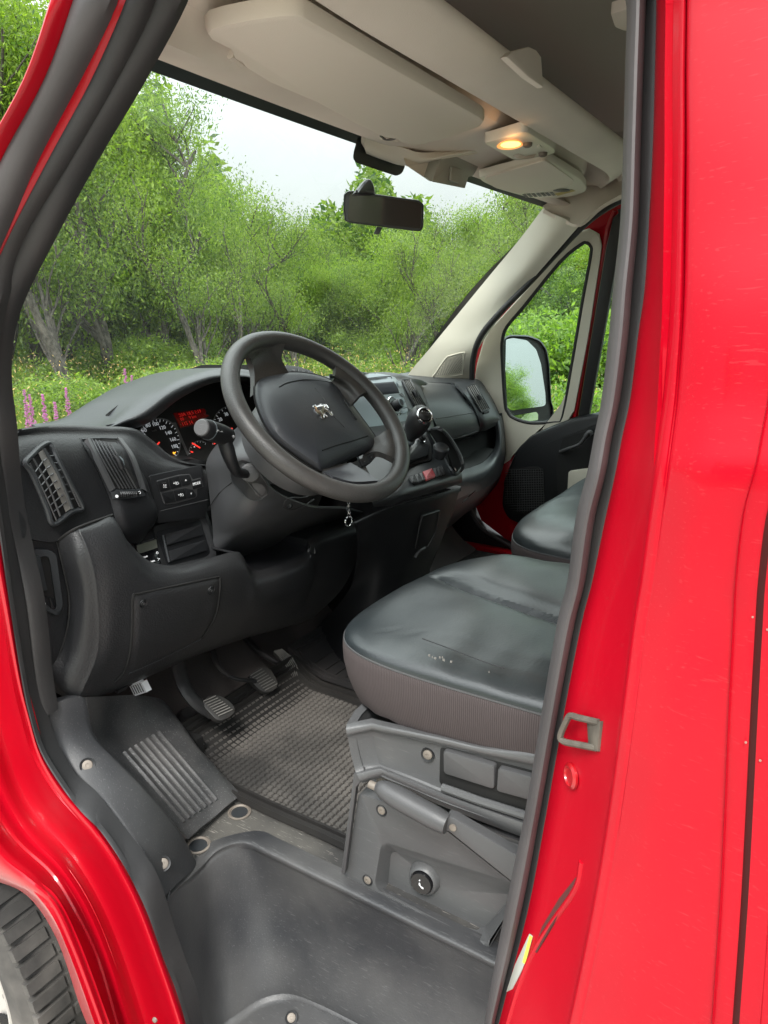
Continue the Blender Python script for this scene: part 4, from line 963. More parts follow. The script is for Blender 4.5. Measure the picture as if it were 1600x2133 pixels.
# ---- recess with heater timer and two blanks
q0 = fitplane([W(a, b, x=c) for a, b, c in ((300, 1100, 1.0), (430, 1070, 1.0), (450, 1160, .965), (330, 1180, .96))])
rec = plate('lower_console', [on(a, b, q0) for a, b in [(235, 1075), (319, 1092), (430, 1062), (470, 1180), (300, 1200), (240, 1130)]], DASHD, dash, .02, .001, q0[1])
mb = MB()
frame(mb, [z3(600, 345), z3(1275, 172), z3(1435, 715), z3(1330, 830), z3(730, 900)], [z3(640, 420), z3(1215, 262), z3(1350, 690), z3(1290, 740), z3(790, 860)], q0, .004, .001, DASH)
for q in ([(765, 452), (1225, 322), (1262, 455), (797, 588)], [(815, 662), (1275, 522), (1307, 655), (842, 798)]): mb.poly([on(*z3(a, b), q0, .005) for a, b in rp2(q, 10)], q0[1], .005, DASHD, .001)
mb.tube([on(*z3(735, 462), q0, .004), on(*z3(815, 805), q0, .004)], .0022, DASHG, 8)
mb.build('blank_cover', None, rec)
mb = MB()
mb.poly([on(*z3(a, b), q0, .003) for a, b in rp2([(360, 572), (660, 488), (722, 815), (600, 850), (405, 730)], 10)], q0[1], .003, BLK, .0008)
mb.poly([on(*z3(a, b), q0, .0036) for a, b in ((400, 592), (655, 510), (667, 620), (420, 702))], q0[1], .001, mat('lcd', (.10, .105, .085), .25))
hd = on(*z3(660, 500), q0) - on(*z3(400, 585), q0)
for cx_, cy_, w_ in ((497, 742, 11), (612, 793, 6)):
    for k in range(w_): x = cx_ + (k - w_ / 2) * 9; y = cy_ - (k - w_ / 2) * 2.6; hgt = 8 + 5 * ((k * 7) % 3 == 0); mb.poly([on(*z3(a, b), q0, .0038) for a, b in ((x - 3, y - hgt), (x + 3, y - hgt - 1), (x + 4, y + 8), (x - 2, y + 9))], q0[1], .0005, WHT)
text_into(mb, '>', WHT, on(*z3(682, 768), q0, .0036), hd, q0[1], .010)
mb.tube([on(*z3(664 + 11 * cos(a), 687 + 13 * sin(a)), q0, .0038) for a in [2 * pi * k / 10 for k in range(10)]], .0008, WHT, 4, True)
mb.build('heater_timer', None, rec)
# ---- instrument hood
sil = [(196, 893), (222, 873), (250, 851), (289, 825), (347, 794), (405, 774), (453, 766.5), (500, 769), (535, 777), (575, 794), (610, 822)]
lipu = [(212, 893), (234, 882), (258, 868), (299, 847), (352, 810), (408, 786), (450, 777), (500, 777), (532, 784), (568, 800), (598, 828)]
lipb = [(226, 892), (243, 888), (262, 881), (303, 866), (358, 827), (412, 801), (452, 788), (500, 786), (528, 790), (560, 806), (585, 832)]
inn_ = [(240, 896), (260, 895), (280, 893), (318, 876), (366, 836), (416, 808), (454, 796), (498, 793), (524, 797), (552, 812), (575, 836)]
xs = [1.09, 1.083, 1.075, 1.06, 1.05, 1.045, 1.04, 1.045, 1.05, 1.06, 1.07]
S0 = [W(a, b, x=x + .055) for (a, b), x in zip(sil, xs)]
rows = [[V((1.34, p.y, 1.365)) for p in S0], [V((1.26, p.y, p.z - .02)) for p in S0], S0, [W(a, b, x=x + .01) for (a, b), x in zip(lipu, xs)], [W(a, b, x=x) for (a, b), x in zip(lipb, xs)], [W(a, b, x=x + .03) for (a, b), x in zip(inn_, xs)],
        [V((1.16, W(a, b, x=x + .05).y, W(a, b, x=x + .05).z)) for (a, b), x in zip(inn_, xs)]]
patch('instrument_hood', rows, DASHG, dash, n=5, t=.006)
# ---- instrument cluster
ic = (W(430, 890, x=1.105), V((-.88, .05, .47)).normalized())
clu = plate('instrument_cluster', [on(a, b, ic) for a, b in [(225, 860), (300, 800), (420, 760), (560, 760), (640, 850), (600, 1010), (420, 1000), (250, 950)]], VOID, dash, .01, .0, ic[1])
hx_ = on(500, 880, ic) - on(330, 921, ic)
def dial(name, c, rx, ry, ang0, ang1, rot, labels, lr, tick_n, size, needle, R_=1.0):
    mb = MB()
    def P(a, f_=1, h=.001): x = rx * f_ * cos(a); y = ry * f_ * sin(a); return on(c[0] + x * cos(rot) - y * sin(rot), c[1] + x * sin(rot) + y * cos(rot), ic, h)
    n = 40; A_ = [ang0 + (ang1 - ang0) * k / n for k in range(n + 1)]
    mb.grid([[P(a) for a in A_], [P(a, 1.06) for a in A_]], SEATP)
    for k in range(tick_n + 1):
        a = ang0 + (ang1 - ang0) * k / tick_n; f0 = .88 if k % 2 == 0 else .94
        mb.grid([[P(a - .015, f0, .0014), P(a + .015, f0, .0014)], [P(a - .015, 1, .0014), P(a + .015, 1, .0014)]], WHTG)
    for s_, x, y in labels: text_into(mb, s_, WHTG, on(*z5(x, y), ic, .0012), hx_, ic[1], size * (.86 if len(s_) > 2 else 1))
    if name == 'speedometer': text_into(mb, 'km/h', SEATP, on(*z5(368, 706), ic, .0012), hx_, ic[1], .0055)
    if needle:
        (ax_, ay_), (bx_, by_) = needle; a, b = on(*z5(ax_, ay_), ic, .004), on(*z5(bx_, by_), ic, .004); mb.bar(a, b, ic[1], .0028, .001, REDG)
    return mb.build(name, None, clu)
dial('speedometer', (329, 925), 45, 52, radians(-175), radians(75), radians(12), [('80', 300, 650), ('100', 382, 638), ('120', 457, 676), ('140', 522, 732), ('160', 570, 803), ('180', 587, 877), ('60', 258, 704), ('40', 252, 765), ], 1, 26, .0125, ((380, 880), (425, 832)))
dial('rev_counter', (481, 885), 36, 38, radians(-185), radians(0), radians(10), [('20', 1078, 588), ('30', 1143, 532), ('40', 1245, 566), ('10', 1062, 662)], 1, 14, .0115, ((1150, 693), (1210, 683)))
dial('fuel_gauge', (416, 945), 22, 26, radians(-180), radians(-55), 0, [], 1, 8, .008, ((775, 840), (862, 892)))
dial('temperature_gauge', (455, 945), 22, 26, radians(-125), radians(-10), 0, [], 1, 6, .008, ((1010, 850), (1032, 836)))
mb = MB()
mb.poly([on(*z5(a, b), ic, .001) for a, b in ((575, 520), (905, 470), (925, 500), (920, 530), (960, 545), (800, 640), (650, 675))], ic[1], .001, mat('display_glass', (.02, .002, .002), .25, emit=(.5, .01, .01), es=.03))
DSP = mat('display_red', (.3, .01, .01), .5, emit=(1, .03, .02), es=.10)
text_into(mb, '20A 18.5 1:19', DSP, on(*z5(755, 520), ic, .0022), hx_, ic[1], .0105)
text_into(mb, '00     9 km', DSP, on(*z5(735, 570), ic, .0022), hx_, ic[1], .0095)
text_into(mb, '115 14', DSP, on(*z5(725, 628), ic, .0022), hx_, ic[1], .0105)
mb.poly([on(*z5(a, b), ic, .0018) for a, b in ((570, 620), (600, 620), (745, 965), (728, 978))], ic[1], .001, SEATD)
mb.poly([on(*z5(a, b), ic, .002) for a, b in ((572, 935), (585, 942), (600, 932), (596, 950), (580, 960), (572, 948))], ic[1], .001, mat('amber_lamp', (.8, .3, .02), .5, emit=(1, .4, .03), es=1.0))
mb.poly([on(*z5(a, b), ic, .002) for a, b in ((795, 875), (806, 872), (808, 885), (797, 888))], ic[1], .001, WHTG)
mb.poly([on(*z5(a, b), ic, .002) for a, b in ((762, 925), (790, 935), (786, 942), (765, 940))], ic[1], .001, REDG)
mb.build('trip_display', None, clu)
# ---- strip of switches on top of the dash behind the wheel
tp_ = (W(630, 778, x=1.08), V((-.8, 0, .6)).normalized())
mb = MB(); mb.poly([on(a, b, tp_) for a, b in rp2([(594, 760), (622, 763), (648, 772), (664, 784), (668, 800), (598, 800)], 3)], tp_[1], .03, DASHD, .001)
for x, y in ((611, 771), (632, 774), (653, 781)): mb.poly([on(x + a, y + b, tp_, .0006) for a, b in ((-3, -3), (3, -2), (3, 2), (-3, 1))], tp_[1], .0005, SEATP)
for x, y in ((620, 764), (641, 770)): mb.tube([on(x, y, tp_, .001), on(x + 5, y + 22, tp_, .001)], .0008, SEATP, 5)
mb.build('dash_top_switches', None, dash)
# ================================================================ steering column
def q4(x, y): return (400 + x * .225, 900 + y * .225)
rows = [
 [(492, 892, .96), (508, 880, .93), (522, 885, .90), (545, 900, .86)],
 [(455, 922, 1.0), (480, 915, .955), (505, 912, .915), (530, 925, .875)],
 [(430, 962, 1.0), (455, 958, .955), (485, 955, .91), (532, 960, .865)],
 [(434, 1010, .995), (462, 1010, .945), (500, 1005, .90), (548, 995, .855)],
 [(440, 1065, .98), (472, 1062, .93), (520, 1050, .885), (575, 1025, .85)],
 [(444, 1110, .975), (485, 1105, .93), (540, 1080, .885), (615, 1045, .85)],
 [(450, 1160, .975), (505, 1125, .94), (575, 1095, .90), (660, 1058, .865)],
 [(500, 1165, 1.02), (560, 1140, 1.0), (630, 1105, .96), (720, 1060, .90)],
 [(560, 1180, 1.06), (620, 1150, 1.05), (690, 1110, 1.03), (760, 1070, .98)]]
colm = patch('steering_column', rows, mat('column_plastic', (.048, .049, .052), .36, bump=.15, bs=400), van, n=6, t=.006)
CK = px_index(surf(rows, 6))
def Cs(x, y, h=0): return onsurf(*q4(x, y), h, CK)
mb = MB()
slot = [(355, 370), (450, 250), (560, 290), (700, 480), (710, 560), (640, 630), (560, 635), (500, 600), (370, 465)]
mb.add([Cs(a, b, .0015) for a, b in rp2(slot, 40)] + [Cs(530, 460, .0015)], [(i, (i + 1) % 45, 45) for i in range(45)], DASHD)
mb.tube([Cs(a, b, .001) for a, b in rp2(slot, 40)][12:], .0014, DASHG, 6)
mb.tube(cr([Cs(500, 440, .002), Cs(600, 560, .002), Cs(650, 600, .002), (Cs(700, 570, .002))], 4), .0012, SEATD, 6)
mb.tube(cr([Cs(160, 700, .0006), Cs(250, 570, .0006), Cs(370, 465, .0006)], 4), .0009, VOID, 5)
mb.tube(cr([Cs(840, 690, .001), Cs(870, 625, .001), Cs(930, 605, .001), Cs(1050, 600, .001), Cs(1150, 545, .001)], 4), .0008, SEATD, 5)
mb.tube(cr([Cs(840, 700, .001), Cs(900, 718, .001), Cs(1000, 700, .001), Cs(1130, 620, .001)], 4), .0008, SEATD, 5)
P = Cs(900, 678, .002); mb.lathe(P, (CAM - P).normalized(), [(.006, 0), (.004, .002), (.001, .001)], DASHD, 14)
mb.build('stalk_slot', None, colm)
mb = MB()
P1 = W(*z5(1400, 1160), x=.875); 
mb.lathe(P1, (W(*z5(1400, 1160), x=.85) - P1).normalized() * 1, [(.016, -.01), (.018, .0), (.017, .008), (.012, .010)], SEATD, 20)
arm = cr([W(*z5(1350, 1170), x=.862), W(*z5(1250, 1140), x=.845), W(*z5(1190, 1020), x=.84), W(*z5(1150, 900), x=.84), W(*z5(1120, 800), x=.845)], 6)
mb.tube(arm, [.009 + .006 * min(1, i / len(arm) * 1.6) for i in range(len(arm))], DASHD, 14, flat=.8)
hd_ = [W(*z5(1150, 770), x=.845), W(*z5(1080, 735), x=.84), W(*z5(1000, 710), x=.835), W(*z5(935, 695), x=.83)]
hd_ = [hd_[0].lerp(hd_[-1], k / 3) for k in range(4)]
mb.tube(hd_, [.0155, .0168, .0168, .0160], DASHD, 24)
ca = (hd_[-1] - hd_[0]).normalized()
mb.lathe(hd_[-1] - ca * .004, ca, [(.0164, 0), (.0164, .0012)], SILV, 28)
mb.lathe(hd_[-1] - ca * .002, ca, [(.0158, 0), (.0150, .014), (.0138, .016), (.0138, .0135)], DASHD, 28)
mb.lathe(hd_[-1], ca, [(.0134, .010), (.0134, .0165), (.0120, .0182), (.0002, .0185)], SEATP, 28)
sn = (CAM - hd_[2]).normalized(); sn = (sn - ca * sn.dot(ca)).normalized()
for s_, d in (('-O', .35), ('=D', .95), ('o', 2.1), ('=D', 3.2)):
    q = hd_[-1].lerp(hd_[0], d / 3.6) + sn * .0166 + UP * .003
    text_into(mb, s_, WHT, q, -ca, sn, .007)
mb.build('indicator_stalk', None, colm)
# ================================================================ steering wheel
WC = V((.772, .437, 1.405)); th_, ph_ = .785, .0694
WN = V((-sin(th_) * cos(ph_), sin(th_) * sin(ph_), cos(th_))); WE1 = Z.cross(WN).normalized(); WE2 = WN.cross(WE1)
WP = (WC, WN)
mb = MB(); R_ = .1775
mb.tube([WC + (WE1 * cos(a) + WE2 * sin(a)) * R_ for a in [2 * pi * k / 120 for k in range(120)]], .0160, None, 20, True)
sw_ = mb.build('steering_wheel', WHEELM, van)
def spoke(name, rows, mat_, parent=sw_, t=.012, n=5):
    rr_ = [[on(a, b, WP, h) for a, b in r] for r, h in rows]
    # dish the middle a little
    mb = MB(); slab(mb, surf(rr_, n), t); return mb.build(name, mat_, parent, weld=True)
spoke('spoke', [([(502, 722), (530, 702), (562, 696), (602, 706)], .006), ([(515, 738), (538, 722), (562, 714), (592, 722)], .004), ([(524, 752), (540, 742), (562, 738), (587, 745)], -.012), ([(530, 775), (548, 764), (570, 760), (594, 763)], -.022), ([(530, 820), (550, 800), (575, 790), (606, 782)], -.028)], WHEELM)
spoke('spoke', [([(700, 762), (735, 782), (770, 815)], .004), ([(698, 782), (726, 796), (752, 822)], .002), ([(694, 792), (716, 808), (738, 836)], -.014), ([(680, 800), (704, 822), (722, 855)], -.026)], WHEELM)
spoke('spoke', [([(828, 892), (836, 925), (830, 960)], .002), ([(806, 895), (814, 925), (808, 948)], 0), ([(788, 908), (790, 925), (782, 940)], -.014), ([(765, 915), (765, 935), (755, 950)], -.026)], WHEELM)
spoke('spoke', [([(655, 1005), (715, 1030), (790, 1018)], .004), ([(668, 995), (725, 1016), (785, 1008)], .003), ([(676, 985), (728, 995), (772, 990)], -.012), ([(670, 970), (722, 965), (756, 960)], -.026)], WHEELM)
spoke('spoke_insert', [([(694, 992), (735, 1003), (787, 1001)], .012), ([(684, 985), (730, 988), (765, 984)], .000), ([(672, 982), (700, 974), (730, 963)], -.015)], mat('spoke_insert_grey', (.065, .067, .075), .28, metal=.3), t=.004)
# hub, airbag cover
ho = [(530, 822), (532, 800), (545, 788), (575, 780), (612, 775), (660, 781), (697, 797), (722, 828), (752, 868), (782, 910), (784, 926), (774, 937), (735, 954), (700, 970), (673, 982), (655, 975), (610, 945), (572, 915), (548, 880), (535, 848)]
HC = (650, 872)
def hubring(s, h): return [on(HC[0] + (a - HC[0]) * s, HC[1] + (b - HC[1]) * s, WP, h) for a, b in hs_]
hs_ = [tuple(q)[:2] for q in cr([V((a, b, 0)) for a, b in ho], 4, True)]
mb = MB(); mb.grid([hubring(1, -.05), hubring(1.0, -.030), hubring(.985, -.023), hubring(.95, -.018), hubring(.86, -.011), hubring(.7, -.004), hubring(.5, .000), hubring(.25, .002), hubring(.02, .003)], None, True, True)
ab = mb.build('airbag_cover', AIRB, sw_)
mb = MB()
mb.grid([hubring(1.02, -.033), hubring(1.02, -.028), hubring(1.0, -.027), hubring(1.0, -.034)], VOID, True)
bc = WC - WN * .05
mb.lathe(WC - WN * .115, WN, [(.10, 0), (.10, .045), (.09, .06), (.06, .075)], SEATD, 48)
mb.build('hub_boss', None, sw_)
def hubh(a, b):
    # height of the cover under a pixel
    best = None
    for k, (s, h) in enumerate(((1, -.03), (.985, -.023), (.95, -.018), (.86, -.011), (.7, -.004), (.5, 0), (.25, .002), (.02, .003))):
        pass
    d = V((a - HC[0], b - HC[1])); L_ = d.length; an = atan2(d.y, d.x)
    e_ = min(hs_, key=lambda q: abs((atan2(q[1] - HC[1], q[0] - HC[0]) - an + pi) % (2 * pi) - pi)); r = L_ / max(1, sqrt((e_[0] - HC[0]) ** 2 + (e_[1] - HC[1]) ** 2))
    T = [(.02, .003), (.25, .002), (.5, 0), (.7, -.004), (.86, -.011), (.95, -.018), (.985, -.023), (1, -.03)]
    for (r0, h0), (r1, h1) in zip(T, T[1:]):
        if r <= r1: return h0 + (h1 - h0) * max(0, (r - r0)) / (r1 - r0)
    return -.03
def onhub(a, b, h=0): return on(a, b, WP, hubh(a, b) + h)
def z6(x, y): return (620 + x * .075, 820 + y * .075)
mb = MB()
for l, w_, mt in (([(582, 806), (600, 797), (640, 791), (690, 797), (690, 800)], .0009, VOID), ([(672, 938), (700, 928), (735, 918), (766, 908)], .0012, VOID), ([(656, 808), (680, 838), (700, 870), (718, 890)], .0007, SEATD), ([(713, 831), (720, 842), (733, 862), (742, 874)], .0022, VOID), ([(717, 834), (726, 848), (741, 873)], .0008, SILV)):
    P = [onhub(a, b, .0006) for a, b in l]; mb.tube(cr(P, 5), w_, mt, 6)
mb.build('cover_groove', None, ab)
lion = [(430, 335), (500, 300), (520, 345), (600, 305), (660, 280), (700, 300), (780, 280), (850, 370), (860, 405), (810, 395), (765, 335), (742, 385), (790, 420), (915, 490), (940, 500), (985, 600), (962, 612), (915, 575), (880, 535), (785, 495), (752, 560), (790, 600), (835, 625), (822, 662), (765, 640), (725, 585), (745, 670), (720, 690), (672, 672), (652, 620), (650, 530), (615, 570), (575, 565), (495, 485), (470, 430), (492, 385), (440, 368)]
mb = MB()
mb.poly([onhub(*z6(a, b), .0018) for a, b in lion], WN, .0025, CHRM, .0003)
lp_ = [onhub(*z6(a, b), .0020) for a, b in lion]
mb.tube(lp_, .00042, CHRM, 5, True)
mb.poly([onhub(*z6(610 + 75 * cos(a), 400 + 45 * sin(a)), .0022) for a in [2 * pi * k / 12 for k in range(12)]], WN, .0006, SEATD)
mb.build('wheel_emblem', None, ab)
mb = MB()
bq = [[(729, 966), (746, 958), (754, 972), (738, 981)], [(748, 957), (763, 949), (773, 962), (757, 971)], [(765, 948), (776, 943), (784, 951), (775, 961)]]
for q in bq: mb.poly([on(a, b, WP, -.016) for a, b in rp2(q, 2)], WN, .01, DASHD, .001)
for x, y in ((744, 970), (760, 961), (774, 952)): mb.poly([on(x + a, y + b, WP, -.0155) for a, b in ((-2, -1), (2, -1), (0, 2))], WN, .0004, SEATP)
mb.build('wheel_button', None, ab)
# ---- keys hanging from the ignition
mb = MB()
kx = .80
mb.lathe(W(727, 1040, x=kx), V((0, 0, 1)), [(.004, 0), (.005, .01), (.004, .04)], CHRM, 10)
ch = [(726, 1046), (727, 1053), (725, 1060), (728, 1067), (727, 1074)]
for i, (a, b) in enumerate(ch):
    P = W(a, b, x=kx); r = 3.6 * mpp(P); d1 = V((0, .7, .7)) if i % 2 else V((.7, .3, .6)); d1.normalize()
    mb.tube([P + (Z * cos(t) * 1.4 + (V((0, 1, 0)) if i % 2 else V((.6, .8, 0))) * sin(t) * .8) * r for t in [2 * pi * k / 14 for k in range(14)]], .0006, CHRM, 6, True)
P = W(727, 1086, x=kx); r = 10.2 * mpp(P)
for o_ in (0, .0016): mb.tube([P + V((o_, 0, 0)) + (V((.15, .99, 0)) * cos(t) + Z * sin(t)) * r for t in [2 * pi * k / 36 for k in range(36)]], .0008, CHRM, 8, True)
kr = mb.build('key_ring', None)
label(kr, 'small shiny key ring on a short chain hanging from the ignition below the steering wheel', 'key ring')
# ================================================================ centre stack and console
rows = [
 [V((1.36, y_, 1.37)) for y_ in (.33, .2, .12, .04, -.02, -.08, -.14)],
 [(655, 786, 1.07), (733, 779, 1.06), (772, 776.5, 1.06), (804, 778.5, 1.06), (826, 785, 1.06), (850, 790, 1.07), (869, 797, 1.08)],
 [(650, 800, .99), (740, 794, .985), (775, 791, .985), (812, 790, .985), (836, 792, .99), (856, 795, .995), (876, 806, 1.02)],
 [(680, 830, .95), (760, 830, .94), (800, 826, .94), (832, 822, .94), (850, 818, .95), (872, 820, .955), (887, 832, .98)],
 [(700, 870, .92), (780, 868, .91), (820, 862, .91), (845, 852, .915), (862, 848, .925), (884, 850, .935), (899, 864, .96)],
 [(730, 910, .89), (790, 905, .88), (830, 895, .88), (850, 885, .89), (872, 880, .90), (895, 887, .93), (908, 902, .96)],
 [(745, 945, .85), (795, 945, .83), (835, 935, .82), (860, 925, .82), (885, 915, .83), (905, 918, .86), (920, 928, .90)],
 [(760, 985, .79), (800, 985, .775), (835, 978, .77), (860, 968, .77), (890, 958, .775), (918, 952, .79), (940, 948, .82)],
 [(770, 1020, .735), (810, 1016, .73), (838, 1006, .725), (868, 999, .725), (905, 988, .725), (938, 977, .73), (960, 972, .745)],
 [(775, 1045, .72), (812, 1040, .71), (840, 1030, .705), (870, 1022, .705), (910, 1010, .705), (945, 1000, .71), (963, 994, .72)],
 [(780, 1056, .745), (815, 1052, .74), (842, 1042, .735), (872, 1034, .735), (912, 1022, .735), (945, 1012, .74), (962, 1006, .75)]]
con = patch('centre_console', rows, DASHG, dash, n=5, t=.008); con.parent = van
KK = px_index(surf(rows, 5))
def z7(x, y): return (730 + x * .10625, 760 + y * .10625)
def z8(x, y): return (740 + x * .2, 750 + y * .2)
def K7(x, y, h=0): return onsurf(*z7(x, y), h, KK)
def K8(x, y, h=0): return onsurf(*z8(x, y), h, KK)
def fill(mb, pts, matl):
    c_ = sum(pts, V()) / len(pts); n_ = len(pts); mb.add(pts + [c_], [(i, (i + 1) % n_, n_) for i in range(n_)], matl)
rd = surf_plate('radio', ([z7(-420, 200), z7(0, 180), z7(400, 155), z7(850, 215)], [z7(-420, 200), z7(-300, 600), z7(0, 1250)], [z7(0, 1250), z7(600, 1190), z7(1130, 1085)], [z7(850, 215), z7(1040, 480), z7(1130, 1085)]), SILV, con, .004, KK, 16)
surf_plate('radio_display', ([z7(250, 375), z7(600, 348), z7(860, 325)], [z7(250, 375), z7(360, 500), z7(490, 632)], [z7(490, 632), z7(700, 600), z7(985, 570)], [z7(860, 325), z7(930, 440), z7(985, 570)]), mat('radio_display', (.004, .005, .012), .45, spec=.12), rd, .0065, KK, 14)
mb = MB()
fill(mb, [K7(a, b, .0065) for a, b in ((205, 315), (480, 285), (700, 262), (730, 275), (500, 305), (215, 335))], VOID)
fill(mb, [K7(a, b, .0075) for a, b in ((885, 345), (975, 335), (990, 430), (930, 450))], SILV)
fill(mb, [K7(a, b, .0050) for a, b in ((940, 590), (990, 560), (1100, 690), (1200, 900), (1100, 860), (1010, 640))], SEATD)
mb.tube(cr([K7(a, b, .0045) for a, b in ((190, 300), (500, 262), (760, 240), (805, 280))], 4), .0009, VOID, 5)
mb.build('disc_slot', None, rd)
mb = MB()
for q in ([(872, 680), (1015, 650), (1052, 735), (930, 768)], [(938, 780), (1058, 745), (1088, 845), (965, 872)], [(968, 885), (1092, 855), (1112, 905), (1085, 950), (985, 975)], [(520, 660), (640, 630), (640, 720), (570, 740)]):
    q_ = [K7(a, b, .006) for a, b in rc([(a, b) for a, b in q], 14)] if False else [K7(a, b, .0056) for a, b in rp2(q, 14)]
    pl_ = fitplane(q_); mb.poly([p + pl_[1] * .0006 for p in q_], pl_[1], .002, SILV, .0006)
mb.build('radio_button', None, rd)
mb = MB(); P = K7(808, 850, .014); pl_ = fitplane([K7(650, 700), K7(970, 780), K7(930, 1040), K7(700, 980)]); ax = (pl_[1] + V((-.25, 0, 0))).normalized(); s_ = mpp(P)
mb.lathe(P - ax * .002, ax, [(22 * s_, -.004), (22 * s_, .004), (20.5 * s_, .0055), (20 * s_, .003)], CHRM, 32)
mb.lathe(P - ax * .001, ax, [(20 * s_, 0), (19 * s_, .006), (14 * s_, .007), (12 * s_, .006)], BLK, 32)
mb.lathe(P, ax, [(11 * s_, 0), (10.5 * s_, .022), (9.5 * s_, .024)], DASHD, 28)
mb.lathe(P, ax, [(9.6 * s_, .020), (9.6 * s_, .0245), (7.5 * s_, .0255), (7.2 * s_, .024), (.0003, .0238)], SILV, 28)
mb.build('radio_knob', None, rd)
# centre vent
def vent_on(name, K, Q, nsl, parent, frm=.0035, knob=(.55, .5)):
    f_ = vq(*Q); mb = MB()
    P = lambda u, v_, h: onsurf(f_(u, v_).x, f_(u, v_).y, h, K)
    mb.grid([[P(u / 8, v_ / 10, .002) for u in range(9)] for v_ in range(11)], VOID)
    edge = [P(u / 6, 0, .003) for u in range(6)] + [P(1, v_ / 8, .003) for v_ in range(8)] + [P(1 - u / 6, 1, .003) for u in range(6)] + [P(0, 1 - v_ / 8, .003) for v_ in range(8)]
    mb.tube(edge, frm, DASHD, 8, True)
    o = mb.build(name, None, parent); mb = MB()
    for k in range(nsl): mb.tube([P((k + .5) / nsl, v_ / 8, .005) for v_ in range(9)], .0010, SLATW, 6)  # slat highlights put into the colour, paler than the vent plastic
    mb.tube([P(knob[0], knob[1] - .09, .008), P(knob[0] + .03, knob[1], .011), P(knob[0], knob[1] + .09, .008)], .0065, DASHD, 10)
    mb.tube([P(knob[0] + .10, knob[1] - .09, .010), P(knob[0] + .13, knob[1], .013), P(knob[0] + .08, knob[1] + .08, .010)], .0018, SILV, 6)
    mb.build('vent_slat', None, parent if False else o.parent and o or o)
    return o
cv = vent_on('centre_air_vent', KK, (z7(1005, 315), z7(1155, 305), z7(1485, 868), z7(1290, 890)), 5, con)
# lower face of the stack
mb = MB()
q_ = [K7(a, b, .003) for a, b in rp2([(920, 1195), (1080, 1160), (1080, 1330), (990, 1330)], 16)]; pl_ = fitplane(q_); mb.poly(q_, pl_[1], .003, DASHD, .0008)
mb.build('stack_button', None, con)
# gear surround and lever
g1_ = [K8(a, b, .004) for a, b in ((540, 1040), (520, 900), (640, 800), (730, 770), (790, 880), (800, 1010), (690, 1060), (560, 1100))]
pl_ = fitplane(g1_)
mb = MB(); mb.poly([on(*z8(a, b), pl_, .004) for a, b in rp2([(500, 1110), (520, 900), (700, 770), (745, 780), (800, 880), (805, 1020), (790, 1045), (560, 1095)], 20)], pl_[1], .01, VOID, .003)
mb.poly([on(*z8(a, b), pl_, .010) for a, b in rp2([(510, 1060), (530, 910), (690, 790), (735, 800), (775, 880), (765, 990), (565, 1052)], 20)], pl_[1], .006, DASHG, .002)
gs = mb.build('gear_surround', None, con)
# heater dials behind the lever
mb = MB()
for x, y, r in ((660, 850, 11.5), (480, 790, 8)):
    P = K8(x, y, .012); s_ = mpp(P); ax = (pl_[1] + V((-.5, 0, .1))).normalized()
    mb.lathe(P, ax, [(r * s_, -.004), (r * s_, .004), ((r - 1.2) * s_, .005), ((r - 1.5) * s_, .003)], CHRM, 28); mb.lathe(P, ax, [((r - 2) * s_, -.003), ((r - 4) * s_, .012), ((r - 6) * s_, .013)], DASHD, 24)
mb.build('heater_dial', None, con)
gx = .80
Kb = [W(*z8(540, 860), x=gx + .01), W(*z8(570, 825), x=gx), W(*z8(605, 775), x=gx - .005), W(*z8(635, 720), x=gx - .01), W(*z8(655, 670), x=gx - .012), W(*z8(672, 625), x=gx - .014), W(*z8(682, 585), x=gx - .015)]
Kb = cr([W(*z8(535, 870), x=gx + .01), W(*z8(575, 800), x=gx), W(*z8(620, 715), x=gx - .01), W(*z8(655, 640), x=gx - .014), W(*z8(680, 590), x=gx - .016)], 6)
s_ = mpp(Kb[0]); base = [10, 12, 20, 24.5, 22]; rad = [q[0] * s_ for q in cr([V((b, 0)) for b in base], 6)]
ax0 = V((-.30, .10, .94)).normalized()
P0 = W(852, 917, x=gx + .01); 
mb = MB()
kax = (W(876, 868, x=gx - .03) - W(853, 915, x=gx + .005)).normalized()
kb_ = W(850, 922, x=gx + .008)
mb.lathe(kb_, kax, [(8 * s_, -.03), (9 * s_, 0), (10 * s_, .012), (13 * s_, .022), (20 * s_, .036), (24 * s_, .052), (25 * s_, .066), (24 * s_, .080), (21 * s_, .090), (17 * s_, .096), (.001, .099)], mat('gear_knob_leather', (.022, .022, .023), .33, bump=.5, bs=700), 40)
gk = mb.build('gear_lever', None, con)
mb = MB(); mb.lathe(kb_ + kax * .002, kax, [(11 * s_, 0), (12.5 * s_, .003), (12.5 * s_, .007), (11 * s_, .010)], SILV, 28)
mb.lathe(kb_ - kax * .03, kax, [(26 * s_, -.03), (20 * s_, -.012), (13 * s_, .008), (11 * s_, .025)], VOID, 20)
mb.build('gear_collar', None, gk)
mb = MB()
cap = W(886, 873, x=gx - .05); cn = ((CAM - cap).normalized() * .80 + RT * .42 + UP * .32).normalized()
cc_ = kb_ + kax * .068 + cn * .0265
mb.lathe(cc_, cn, [(17.5 * s_, -.012), (17.5 * s_, .001), (16 * s_, .0032), (14.2 * s_, .0015)], CHRM, 36)
mb.lathe(cc_, cn, [(14.4 * s_, -.004), (14 * s_, .0018), (.0004, .0026)], BLK, 36)
gxd = (RT * 1 - UP * .12); gxd = (gxd - cn * gxd.dot(cn)).normalized(); gyd = cn.cross(gxd)
